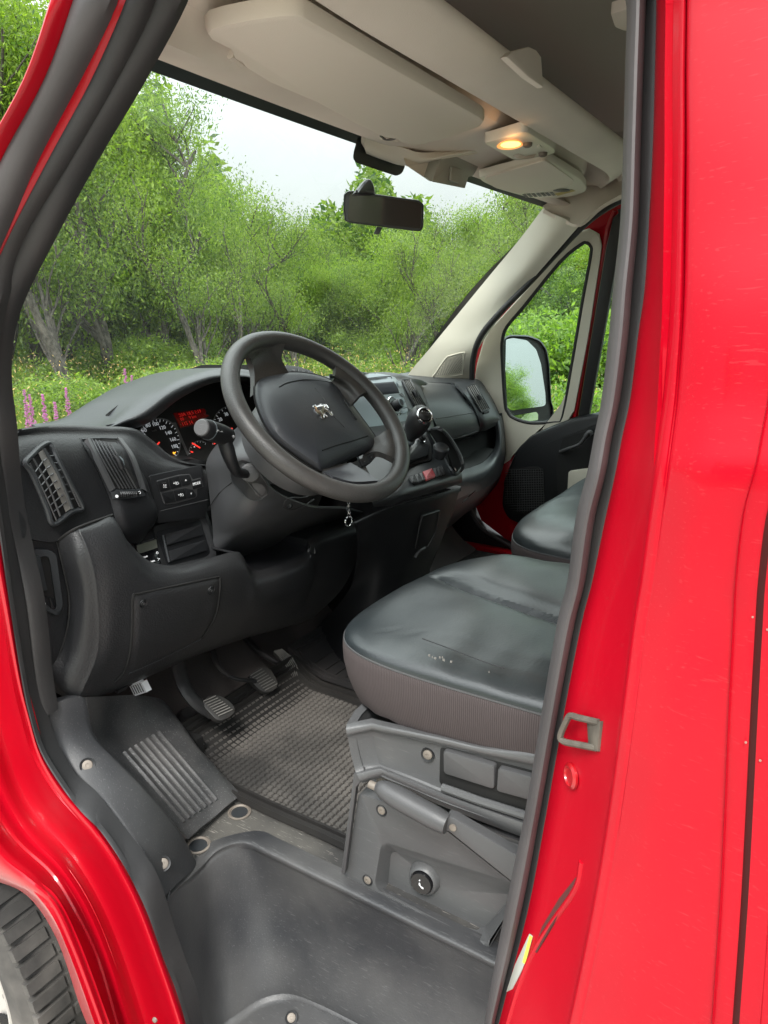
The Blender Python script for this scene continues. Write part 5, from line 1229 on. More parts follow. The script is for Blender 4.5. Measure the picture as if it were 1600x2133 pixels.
for s2, u, v_ in (('R', -1.5, 1), ('1', -.5, 1), ('3', .5, 1), ('5', 1.4, 1), ('2', -.5, -1), ('4', .5, -1), ('6', 1.4, -1)):
    text_into(mb, s2, WHT, cc_ + cn * .0030 + gxd * u * 5.0 * s_ + gyd * v_ * 5.2 * s_, gxd, cn, 6.2 * s_)
mb.bar(cc_ + cn * .003 - gxd * 7.2 * s_, cc_ + cn * .003 + gxd * 7 * s_, cn, .8 * s_, .0004, WHT)
for u in (-.5, .5, 1.4): mb.bar(cc_ + cn * .003 + gxd * u * 5 * s_ - gyd * 2.6 * s_, cc_ + cn * .003 + gxd * u * 5 * s_ + gyd * 2.6 * s_, cn, .8 * s_, .0004, WHT)
mb.build('gear_badge', None, gk)
# row of switches with the red hazard button
pl_ = fitplane([K8(a, b, .002) for a, b in ((560, 1210), (920, 1100), (940, 1170), (620, 1280))])
mb = MB(); mb.poly([on(*z8(a, b), pl_, .003) for a, b in rp2([(556, 1210), (905, 1092), (945, 1160), (930, 1185), (625, 1284), (590, 1262)], 12)], pl_[1], .006, VOID, .001)
T = [0, .185, .36, .0, 1]
sw1 = [((562, 1213), (600, 1268), (648, 1266), (612, 1194)), ((617, 1193), (655, 1266), (700, 1250), (660, 1178)), ((665, 1177), (706, 1249), (738, 1240), (700, 1165)), ((812, 1127), (846, 1206), (878, 1196), (845, 1116)), ((850, 1114), (884, 1194), (912, 1185), (876, 1104)), ((880, 1103), (916, 1184), (938, 1176), (938, 1155), (904, 1096))]
for q in sw1:
    mb.poly([on(*z8(a, b), pl_, .006) for a, b in rp2(q, 5)], pl_[1], .004, SEATD, .001); c_ = on(*z8(sum(a for a, b in q) / len(q), sum(b for a, b in q) / len(q) - 8), pl_, .0064)
    mb.lathe(c_, pl_[1], [(.0022, 0), (.002, .0004), (.0012, .0004)], SEATP, 8)
mb.poly([on(*z8(a, b), pl_, .0075) for a, b in rp2([(704, 1160), (800, 1124), (838, 1205), (745, 1242)], 5)], pl_[1], .005, REDSW, .001)
tri = [(772, 1162), (792, 1198), (752, 1203)]
for i in range(3): mb.bar(on(*z8(*tri[i]), pl_, .0080), on(*z8(*tri[(i + 1) % 3]), pl_, .0080), pl_[1], .0006, .0004, mat('hazard_print', (.6, .25, .25), .5))
mb.build('switch_row', None, con)
# cup recess with rim and lid
mb = MB()
fill(mb, [K8(a, b, .002) for a, b in ((760, 740), (850, 728), (930, 770), (1010, 870), (1080, 1000), (1105, 1110), (1040, 1185), (985, 1140), (930, 1030), (860, 900))], VOID)
mb.tube(cr([K8(a, b, .004) for a, b in ((740, 745), (790, 728), (860, 722), (930, 762), (1010, 865), (1085, 1000), (1112, 1110), (1090, 1160), (1040, 1192), (990, 1150), (935, 1040), (880, 960))], 4), .0042, DASHG, 8)
mb.build('cup_recess', None, con)
mb = MB(); P = K8(905, 875, .000); s_ = mpp(P); ax = V((-.35, .25, .9)).normalized()
mb.lathe(P - ax * .035, ax, [(12 * s_, 0), (15 * s_, .016), (17 * s_, .022), (17 * s_, .026), (14.5 * s_, .029), (9 * s_, .030), (.001, .0305)], DASHG, 32); mb.build('ashtray_cup', None, con)
mb = MB(); mb.tube(cr([K8(a, b, .012) for a, b in ((780, 905), (860, 915), (930, 960), (975, 1040), (1000, 1110), (1030, 1170))], 5), .0016, DASHD, 8); mb.tube([K8(1018, 1150, .012), K8(1032, 1178, .012)], .0022, STEEL, 8)
mb.tube([K8(1042 + 30 * cos(a), 1105 + 24 * sin(a), .010) for a in [2 * pi * k / 20 for k in range(20)]], .0012, CHRM, 6, True); mb.tube([K8(1030 + 26 * cos(a), 1120 + 16 * sin(a), .012) for a in [2 * pi * k / 20 for k in range(20)]], .0010, STEEL, 6, True)
label(mb.build('charging_cable', None), 'thin black cable with metal plug curled in the cup recess beside the gear lever', 'cable')
# console front below
rows = [[(735, 1089, .81), (790, 1064, .785), (860, 1041, .765), (920, 1026, .755), (961, 1013, .765)],
        [(744, 1096, .80), (794, 1072, .775), (862, 1049, .755), (920, 1034, .745), (957, 1022, .755)],
        [(750, 1150, .82), (802, 1120, .79), (860, 1098, .772), (912, 1080, .765), (942, 1070, .775)],
        [(734, 1215, .90), (792, 1190, .82), (845, 1162, .79), (888, 1142, .785), (918, 1130, .79)],
        [(700, 1265, .98), (765, 1255, .86), (822, 1222, .81), (862, 1200, .80), (896, 1185, .80)],
        [(665, 1300, 1.07), (745, 1320, .90), (805, 1300, .82), (850, 1275, .81), (890, 1255, .81)],
        [(645, 1340, 1.12), (735, 1390, .92), (805, 1380, .83), (850, 1375, .81), (890, 1355, .81)]]
low = patch('console_front', rows, DASHD, con, n=5, t=.01)
LK = px_index(surf(rows, 5))
mb = MB()
q_ = [onsurf(a, b, .002, LK) for a, b in rp2([(878, 1072), (914, 1062), (918, 1068), (905, 1112), (888, 1138), (870, 1140), (872, 1100)], 4)]
pl_ = fitplane(q_); mb.poly(q_, pl_[1], .004, DASHD, .001)
mb.tube([onsurf(a, b, .003, LK) for a, b in ((864, 1142), (872, 1100), (879, 1074), (914, 1063), (906, 1108), (890, 1138))], .0012, SEATD, 5)
mb.tube(cr([onsurf(a, b, .006, LK) for a, b in ((862, 1160), (870, 1148), (882, 1140))], 4), .004, SEATD, 8)
mb.build('ashtray_drawer', None, low)
# side of the console towards the footwell
mb = MB(); A_ = [pt(r[-1]) for r in rows]; mb.grid([A_, [p + V((.42, -.02, 0)) for p in A_]], None)
mb.build('console_side', DASHD, con)
# ================================================================ passenger side of the dashboard
rows = [[V((1.34, y_, 1.365)) for y_ in (-.12, -.3, -.45, -.62)],
        [(862, 795, 1.13), (890, 797, 1.13), (920, 798, 1.13), (948, 802, 1.12)],
        [(876, 806, 1.06), (905, 808, 1.06), (936, 811, 1.06), (961, 818, 1.055)],
        [(889, 835, 1.005), (920, 838, 1.005), (955, 840, 1.005), (983, 845, 1.005)],
        [(902, 870, .98), (935, 872, .98), (970, 868, .98), (998, 866, .985)],
        [(918, 903, .975), (945, 902, .975), (975, 895, .975), (1000, 888, .98)],
        [(930, 916, .985), (952, 914, .985), (978, 907, .985), (998, 900, .99)],
        [(932, 920, 1.05), (954, 918, 1.05), (979, 911, 1.05), (997, 903, 1.05)]]
gb = patch('glovebox_lid', rows, DASHG, dash, n=5, t=.008)
GK = px_index(surf(rows[1:], 5))
mb = MB(); mb.tube([onsurf(a, b, .0008, GK) for a, b in ((909, 872), (930, 869), (960, 864), (986, 860))], .0011, DASHD, 5); mb.tube([onsurf(a, b, .002, GK) for a, b in ((938, 915), (965, 908), (995, 898))], .0018, SEATD, 5); mb.build('lid_seam', None, gb)
rows = [[V((1.34, y_, 1.365)) for y_ in (-.5, -.62, -.75, -.82, -.88)],
        [(925, 797, 1.14), (955, 789, 1.13), (982, 785, 1.13), (1003, 791, 1.12), (1016, 806, 1.11)],
        [(950, 802, 1.07), (970, 800, 1.06), (992, 799, 1.05), (1010, 807, 1.05), (1025, 822, 1.06)],
        [(968, 820, 1.02), (985, 819, 1.01), (1005, 820, 1.01), (1021, 829, 1.01), (1035, 845, 1.02)],
        [(988, 850, .99), (1002, 851, .98), (1018, 851, .98), (1031, 858, .98), (1043, 870, .985)],
        [(999, 880, .975), (1010, 879, .965), (1022, 874, .965), (1035, 872, .97), (1046, 876, .98)],
        [(1001, 898, .985), (1012, 897, .98), (1026, 890, .98), (1037, 885, .98), (1047, 886, .985)]]
eh = patch('outer_vent_housing', rows, DASHG, dash, n=5, t=.008)
EK = px_index(surf(rows[1:], 5))
vent_on('outer_air_vent', EK, ((972, 807), (990, 802), (1018, 852), (1001, 858)), 5, eh, .003)
mb = MB(); mb.tube([onsurf(1006, 861, .003, EK), onsurf(1016, 858, .003, EK)], .004, VOID, 8); mb.build('vent_wheel', None, eh)
rows = [[(1028, 868, .99), (1039, 866, .98), (1048, 866, .99)], [(1033, 903, .975), (1044, 904, .955), (1052, 905, .975)], [(1029, 935, .965), (1042, 940, .935), (1053, 946, .96)],
        [(1010, 960, .95), (1026, 975, .915), (1041, 992, .94)], [(985, 972, .93), (996, 994, .895), (1008, 1018, .92)], [(963, 979, .905), (967, 1004, .87), (970, 1032, .90)], [(930, 990, .88), (935, 1018, .85), (940, 1048, .88)]]
patch('shelf_lip', rows, DASHG, dash, n=5, t=.008)
rows = [[(1053, 946, .96), (1041, 992, .94), (1008, 1018, .92), (970, 1032, .90), (935, 1050, .88)], [(1040, 1000, 1.0), (1015, 1028, .98), (985, 1048, .96), (955, 1068, .95), (925, 1090, .93)], [(1020, 1030, 1.10), (1000, 1050, 1.08), (970, 1070, 1.06), (940, 1095, 1.05), (900, 1120, 1.0)]]
lp2 = patch('lower_glovebox', rows, DASHD, dash, n=4, t=.008)
PK = px_index(surf(rows, 4)); mb = MB(); mb.tube([onsurf(a, b, .001, PK) for a, b in ((963, 1046), (976, 1034), (990, 1022))], .0014, DASHG, 5); mb.build('lid_seam', None, lp2)  # highlight along the seam painted as a paler line
mb = MB(); mb.grid([[pt(q) for q in r] for r in (((890, 870, 1.10), (960, 870, 1.07), (1010, 866, 1.02), (1046, 860, .985)), ((895, 1000, 1.02), (960, 1000, 1.0), (1010, 985, .98), (1050, 950, .97)))], VOID)
sh = [pt(a) for a in ((1029, 935, .965), (1010, 960, .95), (985, 972, .93), (963, 979, .905), (930, 990, .88))]; mb.grid([sh, [V((1.05, p.y, p.z + .005)) for p in sh]], VOID)
P = W(1011, 909, x=1.05); mb.lathe(P, V((-1, .2, 0)), [(.012, 0), (.012, .004), (.006, .006)], DASHD, 18)
mb.build('open_shelf', None, dash)
mb = MB(); mb.grid([[V((1.30, y_, 1.345)), V((1.42, y_, 1.335))] for y_ in (.93, .5, 0, -.5, -.93)], DASHG); mb.build('dash_top', None, dash)
# ================================================================ far pillar, seal and door
rows = [[(1131, 434, .815), (1168, 452, .745), (1207, 470, .69)], [(1081, 500, .90), (1120, 520, .83), (1158, 526, .775)], [(1010, 586, 1.02), (1058, 596, .93), (1096, 597, .875)], [(941, 670, 1.14), (990, 676, 1.05), (1026, 676, .985)],
        [(896, 725, 1.215), (950, 732, 1.12), (994, 732, 1.045)], [(850, 781, 1.30), (915, 786, 1.19), (980, 783, 1.10)], [(850, 802, 1.30), (920, 806, 1.19), (982, 808, 1.10)]]
ptm = patch('pillar_trim', rows, CREAM, van, n=6, t=.015)
TK = px_index(surf(rows, 6))
mb = MB()
go = [(904, 787), (908, 776), (929, 746), (938, 741), (966, 734), (967, 740), (964, 776), (958, 780)]
mb.tube(cr([onsurf(a, b, .001, TK) for a, b in go], 3, True), .0022, CREAM, 6, True)
gi = [V((908, 784)), V((930, 748)), V((964, 738)), V((961, 775))]
HOLE = mat('grille_hole', (.12, .11, .10), .8)
for i in range(15):
    for j in range(13):
        v_ = (i + .5) / 15; u = (j + .5 + .5 * (i % 2)) / 13.5
        q = gi[1].lerp(gi[2], u).lerp(gi[0].lerp(gi[3], u), v_); P = onsurf(q.x, q.y, .0008, TK); mb.lathe(P, (CAM - P).normalized(), [(.0014, -.0006), (.0014, .0003)], HOLE, 6)
mb.build('tweeter_grille', None, ptm)
SP = cr([pt(a) for a in ((984, 850, 1.08), (983, 800, 1.09), (986, 745, 1.065), (1002, 700, 1.02), (1040, 653, .955), (1100, 592, .87), (1160, 527, .78), (1212, 473, .69), (1250, 442, .64), (1300, 414, .58), (1360, 395, .48), (1500, 380, .2))], 6)
mb = MB(); mb.tube(SP, .010, SEALM, 10); mb.build('door_seal', None, van)
DR = plane3(V((.9, -.935, 1.2)), V((.4, -.935, 1.2)), V((.6, -.85, 1.9)))
door = empty('passenger_door'); bpy.data.objects.remove(door)
mb = MB()
def od(a, b, h=0): return on(a, b, DR, h)
red_out = [(975, 850), (985, 770), (1002, 702), (1200, 487), (1300, 400), (1400, 390), (1400, 440), (1290, 446), (1276, 458), (1262, 520), (1203, 872), (1110, 900), (1095, 960), (1110, 1060), (1120, 1150), (1090, 1150), (1066, 1132), (1003, 1084), (985, 1040), (975, 960)]
mb.poly([od(a, b, -.004) for a, b in red_out], DR[1], .006, RED, .0)
door = mb.build('passenger_door', None, van)
# cut the quarter-light opening: the red sheet is split round it by a boolean
win = [(1047, 707), (1046, 740), (1052, 838), (1058, 858), (1069, 870), (1105, 881), (1156, 878), (1172, 867), (1190, 770), (1215, 624), (1232, 531), (1231, 512), (1222, 505), (1210, 509), (1166, 546), (1093, 636), (1056, 680)]
mbc = MB(); wc_ = sum((od(a, b, 0) for a, b in win), V()) / len(win); mbc.poly([wc_ + (od(a, b, 0) - wc_) * 1.05 + DR[1] * .05 for a, b in win], DR[1], .1); cut = mbc.build('cutter', RED)
bo = door.modifiers.new('cut', 'BOOLEAN'); bo.operation = 'DIFFERENCE'; bo.object = cut; bo.solver = 'EXACT'
dg = bpy.context.evaluated_depsgraph_get(); me_ = bpy.data.meshes.new_from_object(door.evaluated_get(dg)); door.modifiers.clear(); door.data = me_; bpy.data.objects.remove(cut)
mb = MB()
frame(mb, [(992, 850), (990, 772), (1008, 707), (1020, 687), (1117, 581), (1198, 485), (1222, 474), (1244, 480), (1255, 497), (1254, 521), (1227, 697), (1195, 867), (1160, 897), (1105, 915), (1072, 945), (1050, 975), (1030, 950), (1010, 900)], win, DR, .012, .010, CREAM)
mb.build('window_surround', None, door)
mb = MB(); mb.tube(cr([od(a, b, .006) for a, b in win], 3, True), .0065, SEALM, 8, True); mb.build('window_rubber', None, door)
def glass(name, tint=(.88, .96, .93), refl=.08, rough=.02, haze=0):
    m_ = bpy.data.materials.new(name); m_.use_nodes = True; nt = m_.node_tree; nt.nodes.clear(); L = nt.links.new
    o = nt.nodes.new('ShaderNodeOutputMaterial'); t = nt.nodes.new('ShaderNodeBsdfTransparent'); t.inputs[0].default_value = (*tint, 1)
    g_ = nt.nodes.new('ShaderNodeBsdfGlossy'); g_.inputs['Roughness'].default_value = rough; g_.inputs[0].default_value = (1, 1, 1, 1)
    lw_ = nt.nodes.new('ShaderNodeLayerWeight'); lw_.inputs[0].default_value = .5; pw = nt.nodes.new('ShaderNodeMath'); pw.operation = 'POWER'; pw.inputs[1].default_value = 5; L(lw_.outputs['Facing'], pw.inputs[0])
    f_ = nt.nodes.new('ShaderNodeMath'); f_.operation = 'MULTIPLY_ADD'; f_.inputs[1].default_value = .9; f_.inputs[2].default_value = .035; L(pw.outputs[0], f_.inputs[0])
    mx = nt.nodes.new('ShaderNodeMixShader'); L(f_.outputs[0], mx.inputs[0]); L(t.outputs[0], mx.inputs[1]); L(g_.outputs[0], mx.inputs[2])
    if haze:
        d = nt.nodes.new('ShaderNodeBsdfDiffuse'); d.inputs[0].default_value = (.7, .72, .7, 1); m2 = nt.nodes.new('ShaderNodeMixShader')
        n = nt.nodes.new('ShaderNodeTexNoise'); n.inputs['Scale'].default_value = 4; n.inputs['Detail'].default_value = 8; tc = nt.nodes.new('ShaderNodeTexCoord'); L(tc.outputs['Object'], n.inputs[0])
        r = nt.nodes.new('ShaderNodeMapRange'); r.inputs[1].default_value = .35; r.inputs[2].default_value = .75; r.inputs[3].default_value = haze * .4; r.inputs[4].default_value = haze * 1.5; L(n.outputs[0], r.inputs[0])
        L(r.outputs[0], m2.inputs[0]); L(mx.outputs[0], m2.inputs[1]); L(d.outputs[0], m2.inputs[2]); L(m2.outputs[0], o.inputs[0])
    else: L(mx.outputs[0], o.inputs[0])
    return m_
GLS = glass('side_glass'); WGL = glass('windscreen_glass', (.91, .96, .93), haze=.08)
mb = MB(); mb.poly([od(a, b, -.006) for a, b in win], DR[1], .004); mb.build('quarter_glass', GLS, door)
mb = MB(); mb.poly([od(a, b, -.006) for a, b in ((1290, 446), (1900, 470), (1900, 860), (1224, 868))], DR[1], .004); mb.build('door_glass', GLS, door)
mb = MB(); mb.poly([od(a, b, .006) for a, b in ((1276, 455), (1292, 440), (1302, 446), (1226, 868), (1203, 872), (1262, 520))], DR[1], .02, SEALM, .003); mb.poly([od(a, b, .006) for a, b in ((1285, 436), (1900, 380), (1900, 440), (1292, 452))], DR[1], .02, SEALM, .003); mb.build('window_channel', None, door)
mb = MB(); mb.tube(cr([od(a, b, .002) for a, b in ((1198, 868), (1258, 520), (1268, 470), (1280, 440))], 5), .006, REDI, 8); mb.build('door_frame_lip', None, door)
DC = (DR[0] + DR[1] * .045, (DR[1] + V((0, 0, .06))).normalized())
def oc(a, b, h=0): return on(a, b, DC, h)
co_ = [(1320, 845), (1245, 862), (1190, 873), (1150, 888), (1104, 908), (1074, 938), (1056, 980), (1045, 1025), (1043, 1056), (1056, 1082), (1092, 1098), (1320, 1130)]
card = plate('door_card', [oc(a, b) for a, b in rp2(co_, 12)], DASHD, door, .045, .014, DC[1])
mb = MB()
gr = [(1062, 976), (1122, 971), (1131, 985), (1136, 1074), (1076, 1071), (1053, 1050), (1049, 1002)]
mb.poly([oc(a, b, .002) for a, b in rp2(gr, 8)], DC[1], .003, VOID, .001)
for k in range(18): y = 979 + k * 5; x0 = 1052 + max(0, (984 - y)) * .8 + max(0, y - 1048) * 1.0; mb.tube([oc(x0, y, .003), oc(1131 + (y - 979) * .05, y - 2, .003)], .0012, SEATD, 4)
for k in range(16): x = 1056 + k * 5; mb.tube([oc(x, 978 if k > 1 else 990, .003), oc(x + 2, 1066 if k > 3 else 1048, .003)], .0010, SEATD, 4)
mb.build('speaker_grille', None, card)
mb = MB(); mb.poly([oc(a, b, .002) for a, b in rp2([(1172, 912), (1236, 894), (1300, 885), (1300, 1080), (1185, 1062), (1162, 1050), (1158, 965)], 10)], DC[1], .003, VOID, .001); mb.build('armrest_recess', None, card)
mb = MB(); mb.tube(cr([oc(a, b, h) for a, b, h in ((1167, 941, .006), (1185, 934, .016), (1206, 926, .022), (1218, 912, .022), (1228, 900, .020), (1234, 905, .018))], 5), [.0055] * 16 + [.008] * 10, SEATD, 10); mb.build('door_handle', None, card)
plate('armrest_panel', [oc(a, b, .012) for a, b in rp2([(1184, 982), (1224, 976), (1300, 970), (1300, 1080), (1214, 1060), (1180, 1054)], 5)], CREAM, card, .01, .002, DC[1])
mb = MB(); mb.grid([[oc(a, b, .002) for a, b in ((1236, 894), (1225, 1000), (1190, 1062))], [oc(a, b, .02) for a, b in ((1290, 885), (1280, 1000), (1280, 1080))]], DASHD); mb.build('armrest', None, card)
mb = MB(); mb.poly([od(a, b, .02) for a, b in ((935, 1060), (980, 1030), (988, 1078), (1010, 1106), (1072, 1140), (1100, 1160), (1060, 1200), (960, 1180), (900, 1120))], DR[1], .2, DASHD, .004)
mb.tube(cr([od(a, b, .024) for a, b in ((978, 1035), (984, 1072), (1005, 1102), (1040, 1125), (1075, 1145))], 5), .008, SEALM, 8)
mb.build('far_sill_trim', None, van)
# ---- door mirror on the far side
MP = (W(1095, 785, y=-1.20), V((-.883, .46, .084)).normalized())
def om(a, b, h=0): return on(a, b, MP, h)
mb = MB()
hs1 = [(1049, 704), (1061, 697), (1100, 698), (1125, 707), (1139, 726), (1145, 758), (1149, 838), (1154, 850), (1154, 876), (1120, 888), (1075, 884), (1056, 860), (1050, 800)]
o2 = [q for q in rp2(hs1, 8)]; cx_, cy_ = 1100, 792
mb.grid([[om(cx_ + (a - cx_) * s, cy_ + (b - cy_) * s, h) for a, b in o2] for s, h in ((.93, -.004), (.97, .006), (1, 0), (1, -.03), (.9, -.08), (.6, -.115), (.1, -.125))], None, True, True)
dm = mb.build('door_mirror', DASHD, van)
mb = MB()
mb.poly([om(a, b, .009) for a, b in rp2([(1054, 707), (1069, 704), (1098, 709), (1117, 728), (1127, 758), (1136, 819), (1137, 842), (1132, 846), (1066, 855), (1057, 849), (1053, 770)], 4)], MP[1], .002, MIRR)
MP2 = (MP[0], (MP[1] + V((0, .02, .10))).normalized())
mb.poly([on(a, b, MP, .009) for a, b in rp2([(1069, 866), (1117, 858), (1121, 862), (1121, 875), (1088, 879), (1076, 876)], 3)], MP[1], .002, MIRR)
mb.build('mirror_glass', None, dm)
mb = MB(); mb.tube([om(1075, 880, -.03), W(1060, 920, y=-.98)], .03, DASHD, 10); mb.build('mirror_arm', None, dm)
# ================================================================ windscreen and overhead
def gx0(y): return .87 - .095 * (abs(y) / .78) ** 2
def gz0(y): return 1.920 - .033 * (abs(y) / .78) ** 2
Ys = [.86, .78, .65, .5, .3, .1, -.1, -.3, -.5, -.65, -.78, -.86]
def wsp(y, t):                                                   # t 0 top .. 1 bottom
    X0, Z0 = gx0(y) + .012, gz0(y) + .012; X1, Z1 = 1.31 + .11 * (1 - (y / .86) ** 2), 1.352
    b_ = .03 * sin(pi * t)
    return V((X0 + (X1 - X0) * t + b_, y * (1 + .05 * t), Z0 + (Z1 - Z0) * t + b_))
mb = MB(); mb.grid([[wsp(y, t / 8) for y in Ys] for t in range(9)], None); ws = mb.build('windscreen', WGL, van)
FRIT = mat('frit_black', (.01, .014, .013), .35)
off = V((-.004, 0, -.003))
mb = MB(); mb.grid([[wsp(y, t) + off for y in Ys] for t in (-.02, .035)], FRIT)
mb.grid([[wsp(y, t / 8) + off for t in range(9)] for y in (-.86, -.80)], FRIT)
for side in (-1,): mb.tube([wsp(-.795, t) + off * 2 for t in (.03, .08, .12)], .006, FRIT, 8)
mb.build('windscreen_frit', None, ws)
# faint wiper scratches are left to the glass haze; overhead shelf
def cs(y):
    e_ = max(0, (-y - .50) / .30); e2 = max(0, (y - .55) / .3)
    k = e_ ** 2 * .10
    return [V((gx0(y) + .004, y, gz0(y) + .002)), V((gx0(y) - .012, y, gz0(y) - .006)), V((gx0(y) - .05, y, gz0(y) - .002)), V((.72 + k, y, 1.934)), V((.645 + k, y, 1.945)), V((.632 + k, y, 1.99 if abs(y) < .7 else 1.94)), V((.584 + k, y, 1.985 if abs(y) < .7 else 1.935)), V((.574 + k, y, 1.930)), V((.565 + k, y, 1.927)), V((.54 + k, y, 1.936 + k * .1)), V((.515 + k, y, 1.952 + k * .2)), V((.505 + k, y, 1.966 + k * .2)), V((.515 + k, y, 1.978 + k * .2)), V((.60 + k, y, 1.985 + k * .2))]
g = [cs(y) for y in (.90, .82, .74, .6, .4, .2, 0, -.2, -.4, -.52, -.60, -.66, -.72, -.78)]
g = surf(g, 3); mb = MB(); slab(mb, g, .008); ov = mb.build('overhead_shelf', HEADL, van, weld=True)
# ceiling of the cab
mb = MB(); rows = []
for x in (.86, .56, .3, 0, -.3, -.62): rows.append([V((x, y, z)) for y, z in ((.86, 1.96), (.82, 2.08), (.7, 2.15), (.35, 2.17), (0, 2.175), (-.35, 2.17), (-.7, 2.15), (-.82, 2.08), (-.87, 1.94))])
mb.grid(rows, None); hl = mb.build('headliner', mat('headliner_shaded', (.30, .27, .235), .9, bump=.2, bs=500), van)  # shade under the roof put into a darker headliner colour
# corner between header and far door
rows = [[(1120, 412, .83), (1158, 402, .78), (1200, 390, .73), (1250, 372, .67), (1300, 350, .62)], [(1135, 436, .805), (1170, 440, .755), (1215, 432, .69), (1262, 414, .63), (1310, 396, .57)], [(1134, 436, .80), (1172, 456, .74), (1207, 467, .685), (1250, 430, .635), (1303, 400, .57)]]
patch('header_corner', rows, HEADL, van, n=5, t=.01)
rows = [[V((.62, -.80, 1.96)), V((.3, -.84, 1.97)), V((-.6, -.86, 1.97))], [V((.60, -.855, 1.90)), V((.3, -.88, 1.92)), V((-.6, -.89, 1.92))]]
patch('side_trim', rows, HEADL, van, n=3, t=.008)
# hooks seen against the ceiling
mb = MB(); q_ = [W(a, b, x=.44) for a, b in ((1056, 118), (1068, 107), (1103, 97), (1118, 104), (1128, 118), (1132, 182), (1100, 160))]; mb.poly(q_, fitplane(q_)[1], .01, HEADL, .002); mb.build('shelf_bracket', None, ov)
mb = MB(); q_ = [W(a, b, z=2.12) for a, b in rp2([(1271, 30), (1330, 14), (1340, 60), (1300, 66), (1280, 58)], 5)]; mb.poly(q_, V((0, 0, -1)), .02, HEADL, .004); mb.build('ceiling_clip', None, ov)
# sun visors
VP = plane3(V((.60, 0, 1.908)), V((.60, .5, 1.908)), V((.78, 0, 1.893)))
vo = [(430, 76), (440, 65), (470, 56), (525, 45), (585, 37), (619, 36), (640, 42), (800, 134), (1003, 248), (1010, 256), (1002, 266), (950, 285), (885, 302), (860, 304), (838, 300), (822, 292), (806, 290), (790, 286), (742, 262), (660, 218), (562, 177), (512, 147), (503, 136), (488, 128), (478, 108), (438, 88)]
vis = plate('sun_visor', [on(a, b, VP) for a, b in vo], VISOR, van, .022, .009, VP[1])
label(vis, 'large driver sun visor folded flat against the header')
mb = MB(); mb.tube([on(478, 112, VP, -.012), on(504, 132, VP, -.012)], .006, VISOR, 8); mb.build('visor_pivot', None, vis); mb = MB(); mb.tube([on(795, 284, VP, -.010), on(828, 292, VP, -.010)], .0055, VISOR, 8)
mb.tube(cr([on(a, b, VP, -.006) for a, b in ((793, 283), (803, 290), (818, 290), (826, 286))], 3), .0022, HOLE, 6)
mb.build('visor_clip', None, vis)
VP2 = plane3(V((.62, 0, 1.905)), V((.62, -.5, 1.905)), V((.80, 0, 1.890)))
vo2 = [(996, 371), (1070, 352), (1136, 334), (1150, 338), (1210, 374), (1222, 390), (1222, 400), (1200, 408), (1150, 415), (1100, 413), (1040, 396), (1004, 380)]
v2 = plate('sun_visor', [on(a, b, VP2) for a, b in rp2(vo2, 8)], LAMPB, van, .018, .006, VP2[1])
label(v2, 'small passenger sun visor with a printed warning label')
mb = MB(); mb.poly([on(a, b, VP2, .003) for a, b in rp2([(1006, 372), (1132, 336), (1140, 337), (1196, 376), (1193, 385), (1150, 397), (1080, 403), (1030, 392)], 10)], VP2[1], .004, VISOR, .0015); mb.build('visor_pad', None, v2)
mb = MB()
for k in range(7): a0 = 1088 + k * 9.5; mb.poly([on(a, b, VP2, .0015) for a, b in ((a0, 405 - k * .6), (a0 + 6, 404 - k * .6), (a0 + 13, 411 - k * .7), (a0 + 7, 412 - k * .7))], VP2[1], .0005, SEATP if k % 2 else SLATW)
mb.poly([on(a, b, VP2, .0015) for a, b in ((1155, 404), (1192, 395), (1199, 398), (1162, 408))], VP2[1], .0005, mat('label_ochre', (.42, .33, .10), .5))
mb.poly([on(a, b, VP2, .002) for a, b in [(1170 + 18 * cos(t), 397 + 3.2 * sin(t)) for t in [2 * pi * k / 14 for k in range(14)]]], VP2[1], .0005, SEATP)
mb.build('warning_label', None, v2)
# reading lamp
LP_ = plane3(V((.56, 0, 1.918)), V((.56, -.3, 1.918)), V((.70, 0, 1.914)))
lo_ = [(1007, 299), (1030, 293), (1088, 276), (1101, 277), (1156, 312), (1157, 319), (1140, 325), (1078, 335), (1066, 333)]
lam = plate('roof_lamp', [on(a, b, LP_, .004) for a, b in rp2(lo_, 6)], LAMPB, van, .02, .004, LP_[1])
mb = MB(); q_ = [on(1062 + 27 * cos(t), 303 + 9 * sin(t) - 2 * cos(t), LP_, .0045) for t in [2 * pi * k / 28 for k in range(28)]]; q1 = [on(1064 + 21 * cos(t), 301 + 7 * sin(t) - 1.5 * cos(t), LP_, .0075) for t in [2 * pi * k / 28 for k in range(28)]]
mb.grid([q_, q1], mat('lamp_reflector', (.8, .42, .16), .4, emit=(1, .36, .08), es=.6), True); fill(mb, q1, mat('lamp_lens', (.9, .6, .3), .4, emit=(1, .52, .14), es=1.5)); mb.build('lamp_lens', None, lam)
ll = bpy.data.lights.new('lamp_glow', 'POINT'); ll.energy = .03; ll.color = (1, .5, .18); ll.shadow_soft_size = .012; lo2 = bpy.data.objects.new('lamp_glow', ll); C.objects.link(lo2); lo2.location = on(1062, 303, LP_, .022); lo2.parent = van
mb = MB(); fill(mb, [on(a, b, LP_, .0048) for a, b in ((1068, 324), (1080, 320), (1092, 325), (1105, 325), (1118, 320), (1112, 328), (1095, 331), (1078, 330))], mat('lamp_lens_off', (.45, .33, .24), .3)); mb.build('lamp_lens', None, lam)
mb = MB()
for a, b in ((1099, 298), (1131, 318)): P = on(a, b, LP_, .004); mb.lathe(P, LP_[1], [(.010, 0), (.009, .006), (.005, .0085), (.001, .009)], STEEL, 14)
mb.poly([on(a, b, LP_, .006) for a, b in ((1118, 306), (1124, 303), (1130, 308), (1123, 311))], LP_[1], .004, LAMPB, .001)
mb.build('lamp_button', None, lam)
